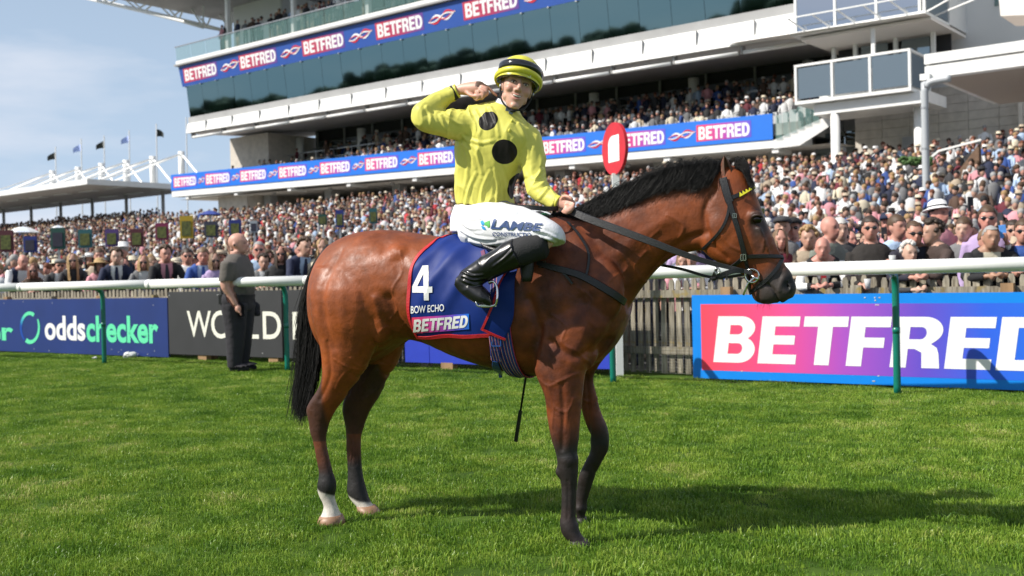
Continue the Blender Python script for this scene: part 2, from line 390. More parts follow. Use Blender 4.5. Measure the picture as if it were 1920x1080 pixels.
bpart('back_wall', DARKIN, GS, (-41.5, 5.2, 8.0, 8.1, 9.7, 12.8)); bpart('end_wall', TILE, GS, (-46.2, -41.6, 3.5, 9.8, 7.9, 12.3))
mb = MB()
for i in range(24): u = -44+i*1.9; bbox(mb, u-.025, u+.025, 5.25, 5.3, 9.7, 10.75)
bbox(mb, -44, -.3, 5.24, 5.31, 10.72, 10.78); bbox(mb, -44, -.3, 5.25, 5.3, 10.2, 10.24); mb.part('handrail', STEEL, GS)
# ---- canopy: fascia, soffit, light strips, concrete band
sheet('canopy_soffit', SOFFIT, GS, [(UL+.8, .05, 12.36), (3.5, .05, 12.0), (3.5, 10.2, 12.7), (UL+.8, 10.2, 12.9)])
V = [b3(-46.4, -.25, 12.40), b3(2.4, -.25, 12.02), b3(2.4, -.1, 13.12), b3(-46.4, -.1, 13.12), b3(-46.4, .9, 12.40), b3(2.4, .9, 12.02), b3(2.4, .9, 13.12), b3(-46.4, .9, 13.12)]
part('fascia', V, HEX, WHITE, GS)
for i in range(15): u = -44+i*3.1; bpart('panel_joint', GREYC, GS, (u-.015, u+.015, -.26, -.09, 12.42, 13.10))
for i in range(13):
    u = -46+i*3.72; V, F = tube([b3(u+.05, .05, zl(u, 12.12, 11.72)), b3(u+3.5, .05, zl(u+3.5, 12.12, 11.72))], .10, 10); part('tube_light', V, F, LAMPW, GS, smooth=True)
    bpart('light_bracket', GREYC, GS, (u-.07, u+.03, -.05, .3, zl(u, 12.05, 11.65), zl(u, 12.42, 12.02)))
bpart('concrete_band', GREYC, GS, (-46.6, 2.2, .1, 1.5, 13.13, 13.62))
# ---- inclined glass wall and upper banner
TILT = math.radians(6.7)
def vt_(z): return .35-(z-13.6)*math.tan(TILT)
q = random.Random(9)
for i in range(26):
    u = -46.7+i*1.88; w_ = 1.86; dz = q.uniform(-.003, .003); dv = q.uniform(-.004, .004)
    sheet('pane', GLASS, GS, [(u, vt_(13.62), 13.62), (u+w_, vt_(13.62)+dv, 13.62), (u+w_, vt_(15.95)+dv+dz, 15.95), (u, vt_(15.95)+dz, 15.95)])
    bpart('pane_clip', STEEL, GS, (u-.06, u+.04, vt_(15.9)-.14, vt_(15.9)-.02, 15.86, 15.93))
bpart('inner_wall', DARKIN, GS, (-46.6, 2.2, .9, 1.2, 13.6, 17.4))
BN2 = empty('advertising_banner', b3(-22, vt_(16.7), 16.7).tolist(), 'large deep blue BETFRED banner above the inclined glass wall of the grandstand', 'banner')
BANN = mat('banner_deep_blue', srgb(36, 78, 160), .45, var=.12, vscale=.35)
sheet('banner_sheet', BANN, BN2, [(-47.15, vt_(15.95)-.02, 15.95), (2.2, vt_(15.95)-.02, 15.95), (2.2, vt_(17.45)-.02, 17.45), (-47.35, vt_(17.45)-.02, 17.45)])
for i, u in enumerate([-46.7, -40.0, -33.2, -26.2, -18.9, -11.7, -4.5]):
    E = part('badge', [b3(u-.12, vt_(16.2)-.03, 16.2), b3(u+4.0, vt_(16.2)-.03, 16.2), b3(u+4.0, vt_(17.22)-.03, 17.22), b3(u-.12, vt_(17.22)-.03, 17.22)], [[0, 1, 2, 3]], GB2, BN2, base=b3(u, vt_(16.7), 16.7))
    v2 = unit(bf[0]); P = np.array([b3(u+.05+a*3.85, vt_(16.32+.80*c)-.036, 16.32+.80*c) for a, c in v2]); part('lettering', P, bf[1], PRINTW, E)
    swoosh(BN2, u+4.4, u+6.6, lambda uu: 16.7, 1.1, lambda z: vt_(z)-.034, 0)
# ---- top balcony
bpart('top_balcony_edge', GREYC, GS, (-47.6, 2.2, -.35, 8, 17.50, 17.62)); bpart('top_balcony_lip', WHITE, GS, (-47.4, 2.2, -.30, -.1, 17.62, 17.86))
q = random.Random(4)
for i in range(26):
    u = -47.3+i*1.84; sheet('balustrade_pane', BALG, GS, [(u, -.28, 17.9), (u+1.80, -.28, 17.9), (u+1.80, -.36, 18.86), (u, -.36, 18.86)])
bpart('top_balcony_floor', GREYC, GS, (-46, 2.0, -.08, 4, 17.63, 17.90)); bpart('top_handrail', STEEL, GS, (-47.4, 2.2, -.40, -.34, 18.86, 18.92))
for i in range(7): bpart('roof_post', WHITEM, GS, (-41.4+i*7.2-.14, -41.4+i*7.2+.14, -.1, .18, 17.6, 22.6))
bpart('upper_wall', BEIGE, GS, (-46.0, -40.2, 4.0, 9, 17.6, 23)); 
for i in range(3): bpart('wall_panel', BEIGE, GS, (-45.95, -40.3, 3.94, 3.99, 17.7+i*1.6, 19.22+i*1.6))
tp = mesh('pane', [0*BU, BU*2.3, BU*2.3+BZ*3.2, BZ*3.2], [[0, 1, 2, 3]], GLASSD)
for i in range(17): link('pane', tp, GS, (b3(-40+i*2.4, 6.0, 18.0)-wpos(GS)).tolist())
mb = MB()
for i in range(18): bbox(mb, -40.05+i*2.4-.05, -40.05+i*2.4+.05, 5.9, 6.0, 17.6, 22)
bbox(mb, -40, 2.2, 5.9, 6.0, 20.2, 20.3); mb.part('mullions', GREYC, GS)
bpart('roof', GREYC, GS, (-50, 2.2, -3.5, 9, 22.4, 22.9))
# roof truss projecting beyond the end
RF = empty('roof_truss', b3(-52, 3, 21).tolist(), 'steel lattice truss of the stand roof reaching out into the sky at the top left', 'truss')
def pj(px, py, v): u, z = SU(px, py, v); return b3(u, v, z)
lo = [pj(x, y, 2.0) for x, y in ((140, -8), (205, 7), (270, 22), (335, 38), (381, 51))]; hi = [pj(x, y, 2.0) for x, y in ((170, -22), (235, -12), (300, -4), (350, 2), (381, 6))]
lo2 = [p+BN*2.6 for p in lo]; hi2 = [p+BN*2.6 for p in hi]
for L0, H0 in ((lo, hi), (lo2, hi2)):
    for P in (L0, H0): V, F = tube(P, .13, 10); part('chord', V, F, WHITEM, RF, smooth=True)
    for i in range(len(L0)):
        V, F = tube([L0[i], H0[i]], .07, 8); part('brace', V, F, WHITEM, RF)
        if i+1 < len(L0): V, F = tube([H0[i], L0[i+1]], .07, 8); part('brace', V, F, WHITEM, RF)
for a_, c_ in zip(lo, lo2): V, F = tube([a_, c_], .06, 8); part('cross_tie', V, F, WHITEM, RF)
mb = MB(); mb.quad(hi[0]+BZ*.3-BN*2, hi[-1]+BZ*.3-BN*2, hi2[-1]+BZ*.3+BN*2, hi2[0]+BZ*.3+BN*2); mb.part('roof_sheet', GREYC, RF)
# ---- end tower on the right
TW = empty('stair_tower', b3(5, -2, 0).tolist(), 'white end tower with glazed boxes and stone block wall at the right of the grandstand', 'tower')
def quadp(name, m, E, pts, v, th=.12):
    """panel traced at depth v"""
    P = [SU(x, y, v) for x, y in pts]; V = [b3(u, v, z) for u, z in P]+[b3(u, v+th, z) for u, z in P]; n = len(P)
    return part(name, V, [list(range(n)), list(range(2*n-1, n-1, -1))]+[[i, i+n, (i+1) % n+n, (i+1) % n] for i in range(n)], m, E)
vF = -2.5
bpart('shaft', BEIGE, TW, (6.3, 30.0, 3.0, 12, 9.35, 24)); bpart('shaft_front', BEIGE, TW, (2.4, 8.1, .5, 3.1, 11.6, 24))
# stone wall below
for j in range(11):
    for i in range(6): bpart('stone_block', STONE, TW, (3.1+i*1.28, 3.1+i*1.28+1.265, 2.6, 3.0, 4.9+j*.4, 4.9+j*.4+.388))
bpart('stone_core', CONC, TW, (3.12, 10.7, 2.72, 3.5, 4.7, 9.3))
for j in range(10):
    for i in range(3): bpart('stone_block', STONE, TW, (10.8+i*1.1, 10.8+i*1.1+1.085, 1.2, 1.6, 5.4+j*.4, 5.4+j*.4+.388))
bpart('stone_core', CONC, TW, (10.82, 14.1, 1.32, 2.2, 5.3, 9.4)); bpart('stone_core', STONE, TW, (14.1, 30, 2.6, 3.4, 5.3, 9.4)); bpart('wall_return', STONE, TW, (10.6, 10.78, 1.2, 3.0, 5.2, 9.4))
# lower glazed box
u0, u1 = 2.43, 7.37
bpart('box_floor', WHITE, TW, (u0-.05, u1+.05, vF-.05, .3, 8.48, 8.62)); bpart('box_top_rail', WHITE, TW, (u0-.05, u1+.05, vF-.06, vF+.06, 10.12, 10.22))
bpart('box_back', WHITE, TW, (u0, u1, .05, .2, 8.6, 10.1))
for i in range(3):
    a = u0+.08+i*(u1-u0)/3; bpart('infill_panel', PALEG, TW, (a+.03, a+(u1-u0)/3-.10, vF-.01, vF+.03, 8.72, 10.06))
for i in range(4): a = u0+i*(u1-u0)/3; bpart('box_post', WHITE, TW, (a-.05, a+.05, vF-.05, vF+.07, 8.62, 10.12))
bpart('side_panel', PALEG, TW, (u1-.02, u1+.02, vF+.1, -.1, 8.72, 10.06)); bpart('side_rail', WHITE, TW, (u1-.06, u1+.05, vF, .2, 10.1, 10.2))
# recess with windows
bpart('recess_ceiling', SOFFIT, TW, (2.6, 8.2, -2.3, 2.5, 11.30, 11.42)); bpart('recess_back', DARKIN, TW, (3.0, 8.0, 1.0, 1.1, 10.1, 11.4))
for u in (3.1, 4.1, 5.9, 7.5): bpart('recess_post', WHITEM, TW, (u-.08, u+.08, .1, .3, 10.1, 11.35))
for u in (4.3, 6.1): bpart('window', GLASSD, TW, (u, u+1.2, .35, .4, 10.1, 11.2))
bpart('recess_post', WHITE, TW, (5.75, 5.9, vF+.1, vF+.25, 10.2, 11.3))
# upper glazed box and catwalk
bpart('upper_box_floor', WHITE, TW, (2.3, 8.1, vF-.2, .5, 11.48, 11.62))
for i in range(3): a = 2.55+i*1.78; bpart('upper_pane', SKYG, TW, (a, a+1.68, vF-.02, vF+.02, 11.66, 15.5))
for i in range(5): a = 2.48+i*1.78 if i < 4 else 8.0; bpart('upper_post', WHITE, TW, (a-.05, a+.05, vF-.06, vF+.06, 11.6, 15.5))
bpart('upper_side', PALEG, TW, (8.0, 8.05, vF, .4, 11.7, 15.5)); bpart('upper_core', WHITE, TW, (2.6, 7.9, -.5, .4, 11.6, 15.5))
mb = MB()
for i in range(5): a = 3.0+i*1.1; mb.bar(b3(a, vF-.1, 11.6), b3(a-.5, vF-.9, 12.1), .05, .05)
mb.bar(b3(2.4, vF-.9, 12.1), b3(8, vF-.9, 12.1), .05, .05); mb.bar(b3(8.1, vF, 11.6), b3(10.0, vF-.4, 12.2), .06, .06); mb.bar(b3(8.1, vF+1, 11.6), b3(10.0, vF+.4, 11.9), .06, .06); mb.part('catwalk_rail', WHITE, TW)
mb = MB(); mb.quad(b3(-2, -.3, 12.2), b3(2.4, vF-.6, 11.5), b3(8.2, vF-.6, 11.42), b3(8.2, 1, 11.45)); mb.part('catwalk_deck', SOFFIT, TW)
# transfer beam and columns
bpart('transfer_beam', WHITE, TW, (3.1, 8.0, -2.2, .2, 7.98, 8.46))
V, F = tube([b3(3.98, -2.0, 1.0), b3(3.98, -2.0, 8.0)], .20, 20); part('column', V, F, WHITE, TW, smooth=True); V, F = tube([b3(7.30, -1.2, 4.0), b3(7.30, -1.2, 8.0)], .22, 20); part('column', V, F, WHITE, TW, smooth=True)
for i in range(3): bpart('ground_window', GLASSD, TW, (1.0+i*.75, 1.7+i*.75, 2.9, 3.0, 4.9, 7.8))
bpart('window_frame', GREYC, TW, (.95, 3.1, 2.85, 3.1, 6.3, 6.38))
# balcony stair at the end of the banner
sheet('stair_soffit', BEIGE, TW, [(.2, -.1, 6.95), (1.5, -.1, 6.98), (3.3, -.1, 7.9), (3.3, -.1, 8.35), (.2, -.1, 7.35)])
for i in range(6): a = .35+i*.36; sheet('stair_glass', BALG, TW, [(a, -.15, 7.35+i*.12), (a+.33, -.15, 7.35+i*.12), (a+.33, -.15, 8.50+i*.09), (a, -.15, 8.50+i*.09)])
WARM = mat('stair_tread', (.25, .18, .10), .7)
for i in range(6): bpart('stair_tread', WARM, TW, (.35+i*.36, .70+i*.36, .0, 1.2, 7.36+i*.12, 7.46+i*.12))
# ---- small windows top right
for i in range(5): bpart('louvre', BALG, TW, (9.3+i*.22, 9.45+i*.22, 2.9, 2.98, 12.6, 14.0))
# ---- near canopy with drain pipe on the right
CN = empty('entrance_canopy', b3(12, -11.5, 7).tolist(), 'deep white canopy roof with grey drainpipe jutting in at the right edge', 'canopy')
bpart('canopy_edge', WHITE, CN, (10.95, 24, -12, -11.6, 7.72, 8.04)); bpart('canopy_lower_edge', WHITE, CN, (10.95, 24, -11.95, -11.5, 7.28, 7.66)); bpart('canopy_side', WHITE, CN, (10.95, 11.2, -11.6, -4, 7.35, 8.0))
bpart('canopy_soffit', mat('canopy_soffit', (.48, .42, .37), .7), CN, (11.2, 24, -11.5, -4, 7.30, 7.36)); bpart('gutter', WHITE, CN, (10.85, 11.15, -12.15, -11.9, 7.2, 7.40))
p0 = b3(10.98, -12.1, 0); V, F = tube(spline([p0+[0, 0, 1.5], p0+[0, 0, 6.7], p0+[0, 0, 6.95]+BU*.05, p0+BU*.22+[0, 0, 7.12], p0+BU*.8+[0, 0, 7.16]], 20), .115, 14); part('drainpipe', V, F, GALV, CN, smooth=True)
for z in (3.2, 5.0, 6.3): V, F = tube([p0+[0, 0, z], p0+[0, 0, z+.05]], .13, 14); part('pipe_collar', V, F, STEEL, CN)
for i, (x, y) in enumerate(((1790, 20), (1880, 40))): pass
quadp('corner_box', SOFFIT, CN, [(1872, -10), (1925, -10), (1925, 28), (1876, 30)], -9, 2.0)
# ---- stand furniture on the terrace at right
RS = empty('terrace_wall', b3(9.2, -8, 3).tolist(), 'brown stepped wall with white handrail and planting beside the right hand stairs', 'wall')
BRN = mat('brown_wall', (.16, .095, .06), .8, var=.2); quadp('wall_face', BRN, RS, [(1690, 395), (1790, 330), (1835, 270), (1838, 400)], -7.5, .3)
mb = MB(); P = [SU(x, y, -7.6) for x, y in ((1620, 385), (1700, 335), (1760, 283), (1840, 262))]
for a_, c_ in zip(P[:-1], P[1:]): mb.bar(b3(a_[0], -7.6, a_[1]), b3(c_[0], -7.6, c_[1]), .07, .07)
mb.part('handrail', WHITE, RS); quadp('stair_side', GREYC, RS, [(1598, 388), (1642, 345), (1652, 352), (1612, 395)], -9, .3)
mb = MB(); q = random.Random(2)
for i in range(60): u, z = SU(q.uniform(1690, 1745), q.uniform(296, 308), -8); mb.ell(b3(u, -8+q.uniform(-.3, .3), z), (.10, .10, .07), 6, 4)
mb.part('planting', mat('planting_green', (.06, .13, .03), .7, var=.4, vscale=9), RS)['kind'] = 'stuff'
for (xa, xb, y, v_) in ((1465, 1492, 364, -10), (1527, 1546, 360, -10.)):
    BRR = empty('barrier', b3(*(SU(xa, y, v_)[0], v_, 2.2)).tolist(), 'white crowd barrier left of the white column' if xa < 1500 else 'short white crowd barrier just beside the white column', 'barrier')
    for (a, c) in (((xa, y), (xb, y)), ((xa, y), (xa, y+30)), ((xb, y), (xb, y+30))):
        A_ = SU(*a, v_); C_ = SU(*c, v_); mb = MB(); mb.bar(b3(A_[0], v_, A_[1]), b3(C_[0], v_, C_[1]), .08, .08, BN); mb.part('rail' if a[1] == c[1] else 'upright', WHITE, BRR)
# ---- far stand at the left
FS = empty('far_stand', b3(-75, 5, 0).tolist(), 'distant low stand with flat white roof hung from masts at the far left', 'stand')
bpart('roof', WHITE, FS, (-120, -60.9, .0, 11.6, 9.75, 10.0)); bpart('roof_edge', WHITE, FS, (-120, -60.7, -.1, .3, 9.65, 10.1), (-61.1, -60.7, .3, 11.8, 9.65, 10.1))
for i in range(12): bpart('soffit_light', WHITE, FS, (-64-i*4.5, -61.6-i*4.5, 3.5, 4.1, 9.66, 9.74)); bpart('soffit_light', WHITE, FS, (-64-i*4.5, -61.6-i*4.5, 8., 8.6, 9.66, 9.74))
sheet('soffit', SOFFIT, FS, [(-120, .3, 9.745), (-61.1, .3, 9.745), (-61.1, 11.6, 9.745), (-120, 11.6, 9.745)])
for i in range(8): V, F = tube([b3(-63-i*6, 8.5, 4), b3(-63-i*6, 8.5, 9.7)], .16, 8); part('post', V, F, GREYC, FS)
mast_tops = []
for x, yt in ((98, 320), (146, 313), (190, 306), (236, 300), (286, 293), (340, 284)):
    u, zt = SU(x, yt, 11.6); u2, zb = SU(x, 352, 11.6); V, F = tube([b3(u, 11.6, 9.9), b3(u, 11.6, zt)], .30, 12); part('mast', V, F, WHITE, FS, smooth=True); mast_tops.append((u, zt))
for (u, zt) in mast_tops:
    for du in (-6.2, 4.0): V, F = tube([b3(u, 11.6, zt-.2), b3(u+du, 11.6 if du > 0 else 6, 10.1)], .09, 6); part('tie_rod', V, F, WHITE, FS)
    V, F = tube([b3(u, 11.6, zt-.2), b3(u+1.5, 2, 10.1)], .07, 6); part('tie_rod', V, F, WHITE, FS)
FLB = mat('flag_black', (.02, .025, .02), .7); FLW = mat('flag_pale_blue', (.35, .45, .75), .7)
flags = [(104, 283, 320, -1, FLB), (152, 268, 300, -1, FLW), (195, 262, 298, -1, FLB), (242, 252, 296, -1, FLW), (293, 240, 290, 1, FLB), (349, 228, 275, 0, None)]
for i, (x, yt, yb_, sd, m) in enumerate(flags):
    lab = ['leftmost flagpole on the far stand, with a dark drooping flag', 'second flagpole from the left, with a small pale blue flag', 'third flagpole from the left, with a dark flag blown leftwards', 'fourth flagpole from the left, with a pale blue and white flag', 'fifth flagpole from the left, with a dark flag blown rightwards', 'bare flagpole nearest the tall grandstand'][i]
    p = atY(x, yb_, 118); t_ = atY(x, yt-8, 118); p[2] = 9.0; E = empty('flagpole', p.tolist(), lab, 'flagpole', 'flagpoles above the far stand'); V, F = tube([p, t_], .07, 6); part('pole', V, F, WHITE, E)
    if sd:
        n = 7; V = []; a = atY(x, yt+2, 118); 
        for k in range(n): g = k/(n-1); o_ = np.array([sd*g*.85, .2*math.sin(4*g), -.5*g*g]); V += [a+o_, a+o_+[0, 0, -.85+.35*g]]
        part('flag', V, [[2*k, 2*k+2, 2*k+3, 2*k+1] for k in range(n-1)], m, E)
# ---- woodland across the course, behind the camera, mirrored in the glass
TREE = mat('distant_foliage', (.040, .062, .022), .9, var=.4, vscale=.12); TREE2 = TREE
mb = MB(); q = random.Random(12)
def bank(u): return 9+3*mnoise.noise(Vector((u*.008, 1, 0)))
for i in range(1500):
    u = q.uniform(-520, 90); h = 20+9*mnoise.noise(Vector((u*.018, 2, 0)))+4*mnoise.noise(Vector((u*.09, 5, 0))); z = q.uniform(bank(u)-2, max(bank(u)+3, h)); r = q.uniform(2.2, 4.6); mb.ell(BR0+BU*u+BN*(-235+q.uniform(-10, 10))+BZ*z, (r, r, r*.8), 6, 4)
mb.part('woodland', TREE, None)['kind'] = 'stuff'
V = []; us_ = list(range(-560, 140, 28))
for u in us_: V += [BR0+BU*u+BN*-130, BR0+BU*u+BN*-215+BZ*(bank(u)*.8), BR0+BU*u+BN*-260+BZ*(bank(u)+1)]
part('hillside', V, [[3*i+j, 3*i+j+1, 3*i+4+j, 3*i+3+j] for i in range(len(us_)-1) for j in range(2)], mat('hill_grass', (.055, .085, .02), .9, var=.3, vscale=.05), None, smooth=True)['kind'] = 'structure'
# ---- distant hedge line on the left skyline
mb = MB()
for i in range(160): x = q.uniform(-190, -75); mb.ell((x, 165+q.uniform(-6, 6), q.uniform(0, 3.5)), (4, 4, 3), 7, 5)
mb.part('far_trees', TREE, None)['kind'] = 'stuff'
# ================================================================== GROUND, RAIL, FENCE, BOARDS
GP = lambda x, y: ground(x, y)
def railP(x): Z = 12.74-.624*x; return np.array([x, Z, 0.])          # rail line on the ground
rdir = np.array([1, -.624, 0.]); rdir /= np.linalg.norm(rdir); rnor = np.array([-rdir[1], rdir[0], 0])   # away from the track
def fen(x, o=0.): return np.array([x, 13.72-.686*x, 0.])+fnor*o
fdir = np.array([1, -.686, 0.]); fdir /= np.linalg.norm(fdir); fnor = np.array([-fdir[1], fdir[0], 0])
def fenpx(px, o=0.):                                                  # point of the board line seen at column px
    d = ray(px, 600); q = fen(0, o); k = ((q-CAMP)@fnor)/(d@fnor); p = CAMP+d*k; p[2] = 0; return p
def nodes_mat(name): m = bpy.data.materials.new(name); m.use_nodes = True; return m, m.node_tree, m.node_tree.nodes['Principled BSDF']
# turf under the blades
m, t, b = nodes_mat('turf'); c = t.nodes.new('ShaderNodeTexCoord'); n = t.nodes.new('ShaderNodeTexNoise'); n.inputs['Scale'].default_value = 1.3; n.inputs['Detail'].default_value = 8
t.links.new(c.outputs['Object'], n.inputs['Vector']); r = t.nodes.new('ShaderNodeValToRGB'); r.color_ramp.elements[0].color = (.030, .062, .008, 1); r.color_ramp.elements[1].color = (.080, .14, .02, 1); r.color_ramp.elements[0].position = .3; r.color_ramp.elements[1].position = .7
t.links.new(n.outputs[0], r.inputs[0]); t.links.new(r.outputs[0], b.inputs['Base Color']); b.inputs['Roughness'].default_value = .9; b.inputs['Specular IOR Level'].default_value = .1
TURF = m
a = [fen(-140, .9), fen(60, .9)]
part('track_turf', [(-160, -160, 0), (160, -160, 0), (160, a[1][1], 0), a[1], a[0], (-160, a[0][1], 0)], [[0, 1, 2, 3, 4, 5]], TURF)['kind'] = 'structure'
# tarmac behind the fence
TARM = mat('tarmac', (.07, .068, .065), .9, var=.25, vscale=3, bump=.3, bscale=80)
part('enclosure_ground', [fen(-400, .9)+[0, 0, -.004], fen(140, .9)+[0, 0, -.004], fen(140, 260), fen(-400, 260)], [[0, 1, 2, 3]], TARM)['kind'] = 'structure'
# grass blades
m, t, b = nodes_mat('grass_blade'); c = t.nodes.new('ShaderNodeNewGeometry'); oi = t.nodes.new('ShaderNodeObjectInfo')
n = t.nodes.new('ShaderNodeTexNoise'); n.inputs['Scale'].default_value = 2.2; n.inputs['Detail'].default_value = 8; n.inputs['Roughness'].default_value = .72; t.links.new(c.outputs['Position'], n.inputs['Vector'])
ad = t.nodes.new('ShaderNodeMath'); ad.operation = 'MULTIPLY_ADD'; ad.inputs[1].default_value = .26; t.links.new(oi.outputs['Random'], ad.inputs[0]); t.links.new(n.outputs[0], ad.inputs[2])
r = t.nodes.new('ShaderNodeValToRGB'); e = r.color_ramp.elements; e[0].position = .44; e[0].color = (.062, .145, .012, 1); e[1].position = .80; e[1].color = (.275, .38, .050, 1); x = e.new(.62); x.color = (.150, .268, .027, 1); x = e.new(.92); x.color = (.50, .47, .19, 1)
n9 = t.nodes.new('ShaderNodeTexNoise'); n9.inputs['Scale'].default_value = .42; n9.inputs['Detail'].default_value = 3; t.links.new(c.outputs['Position'], n9.inputs['Vector']); a9 = t.nodes.new('ShaderNodeMath'); a9.operation = 'MULTIPLY_ADD'; a9.inputs[1].default_value = .42; a9.inputs[2].default_value = -.19; t.links.new(n9.outputs[0], a9.inputs[0]); b9 = t.nodes.new('ShaderNodeMath'); t.links.new(a9.outputs[0], b9.inputs[0]); t.links.new(ad.outputs[0], b9.inputs[1])
t.links.new(b9.outputs[0], r.inputs[0]); t.links.new(r.outputs[0], b.inputs['Base Color']); b.inputs['Roughness'].default_value = .42; b.inputs['Specular IOR Level'].default_value = .35
tl = t.nodes.new('ShaderNodeBsdfTranslucent'); t.links.new(r.outputs[0], tl.inputs[0]); mx = t.nodes.new('ShaderNodeMixShader'); mx.inputs[0].default_value = .30
t.links.new(b.outputs[0], mx.inputs[1]); t.links.new(tl.outputs[0], mx.inputs[2]); t.links.new(mx.outputs[0], t.nodes['Material Output'].inputs[0]); BLADE = m
def tuft(seed, n, rad, hmin, hmax):
    q = random.Random(seed); V = []; F = []; lean0 = q.uniform(0, 6.28)
    for i in range(n):
        r_ = rad*math.sqrt(q.random()); a = q.uniform(0, 6.283); x, y = r_*math.cos(a), r_*math.sin(a); h = q.uniform(hmin, hmax)*(1-.25*(r_/rad)); w_ = q.uniform(.0016, .0030)
        yw = q.uniform(0, 6.283); ln = lean0+q.gauss(0, 1.1); k = abs(q.gauss(.45, .35)); cx, cy = math.cos(yw)*w_, math.sin(yw)*w_; lx, ly = math.cos(ln)*k*h, math.sin(ln)*k*h; j = len(V)
        V += [(x-cx, y-cy, -.004), (x+cx, y+cy, -.004), (x-cx*.8+lx*.35, y-cy*.8+ly*.35, h*.6), (x+cx*.8+lx*.35, y+cy*.8+ly*.35, h*.6), (x+lx, y+ly, h*(.98-.25*k))]
        F += [[j, j+1, j+3, j+2], [j+2, j+3, j+4]]
    me = mesh('grass_tuft', V, F, BLADE); return me
tcol = bpy.data.collections.new('tufts')
for k in range(5):
    o = bpy.data.objects.new('grass_tuft', tuft(40+k, 115, .13, .015, .042)); tcol.objects.link(o)
def scatter(name, poly, dens, coll, smin, smax, seed=0):
    me = mesh(name, poly, [list(range(len(poly)))], BLADE); o = link(name, me); o['kind'] = 'stuff'
    g = bpy.data.node_groups.new(name, 'GeometryNodeTree'); g.interface.new_socket('Geometry', in_out='INPUT', socket_type='NodeSocketGeometry'); g.interface.new_socket('Geometry', in_out='OUTPUT', socket_type='NodeSocketGeometry')
    N = g.nodes.new; L = g.links.new; i = N('NodeGroupInput'); u = N('NodeGroupOutput'); d = N('GeometryNodeDistributePointsOnFaces'); d.inputs['Density'].default_value = dens; d.inputs['Seed'].default_value = seed
    ci = N('GeometryNodeCollectionInfo'); ci.inputs['Collection'].default_value = coll; ci.inputs['Separate Children'].default_value = True; ci.inputs['Reset Children'].default_value = True
    ip = N('GeometryNodeInstanceOnPoints'); ip.inputs['Pick Instance'].default_value = True
    rv = N('FunctionNodeRandomValue'); rv.data_type = 'FLOAT_VECTOR'; rv.inputs['Min'].default_value = (-.08, -.08, 0); rv.inputs['Max'].default_value = (.08, .08, 6.283)
    rs = N('FunctionNodeRandomValue'); rs.data_type = 'FLOAT'; rs.inputs[2].default_value = smin; rs.inputs[3].default_value = smax
    L(i.outputs[0], d.inputs[0]); L(d.outputs[0], ip.inputs['Points']); L(ci.outputs[0], ip.inputs['Instance']); L(rv.outputs[0], ip.inputs['Rotation']); po = N('GeometryNodeInputPosition'); nz = N('ShaderNodeTexNoise'); nz.inputs['Scale'].default_value = 2.6; nz.inputs['Detail'].default_value = 4; mrr = N('ShaderNodeMapRange'); mrr.inputs[1].default_value = .35; mrr.inputs[2].default_value = .68; mrr.inputs[3].default_value = .55; mrr.inputs[4].default_value = 1.35; mu = N('ShaderNodeMath'); mu.operation = 'MULTIPLY'
    L(po.outputs[0], nz.inputs['Vector']); L(nz.outputs[0], mrr.inputs[0]); L(mrr.outputs[0], mu.inputs[0]); L(rs.outputs[1], mu.inputs[1]); L(mu.outputs[0], ip.inputs['Scale']); L(ip.outputs[0], u.inputs[0])
    md = o.modifiers.new('g', 'NODES'); md.node_group = g; return o
scatter('grass', [(-4.2, 3.6, 0), (4.2, 3.6, 0), (6.0, 8.2, 0), fen(5.6, -.05), fen(-2, -.05), (-6.5, 9.0, 0)], 140, tcol, .75, 1.25, 1)
scatter('grass', [(-6.5, 9.0, 0), fen(-2, -.05), fen(-12.5, -.05), (-12.5, 18., 0)], 80, tcol, .9, 1.35, 2)
# ---- running rail
RT = empty('running_rail', railP(0).tolist(), 'long white tubular running rail carried on green curved posts beside the turf', 'rail')
RH = 1.245; GN = .42; GREENP = mat('green_rail_post', (.004, .16, .115), .3, coat=.3, var=.1, vscale=6)
xs = np.arange(-26, 16, 2.62); joints = []
for i in range(len(xs)-1):
    a = railP(xs[i])+[0, 0, RH]-rnor*GN; b = railP(xs[i+1])+[0, 0, RH]-rnor*GN; V, F = tube([a, b], .066, 20); part('rail_tube', V, F, WHITE, RT, smooth=True)
    V, F = tube([b-rdir*.05, b+rdir*.05], .0685, 20); part('joint_sleeve', V, F, WHITE, RT, smooth=True)
posts = [(-12.4), (-9.4), (-6.43), (-3.12), (1.12), (3.74), (6.6), (9.4)]
for x in posts:
    p = railP(x); t_ = railP(x)-rnor*GN
    P = spline([p, p+[0, 0, .55], p+[0, 0, .95], p+[0, 0, 1.10]-rnor*.012, p+[0, 0, 1.185]-rnor*.07, p+[0, 0, 1.21]-rnor*.17, t_+[0, 0, 1.22]+rnor*.04], 30)
    r_ = np.interp(np.linspace(0, 1, 30), [0, .5, .7, 1], [.035, .035, .042, .044]); V, F = tube(P, r_, 14); o = part('rail_post', V, F, GREENP, RT, smooth=True)
    V, F = tube([p+[0, 0, .60], p+[0, 0, .66]], .038, 14); part('post_socket', V, F, GREENP, o, smooth=True)
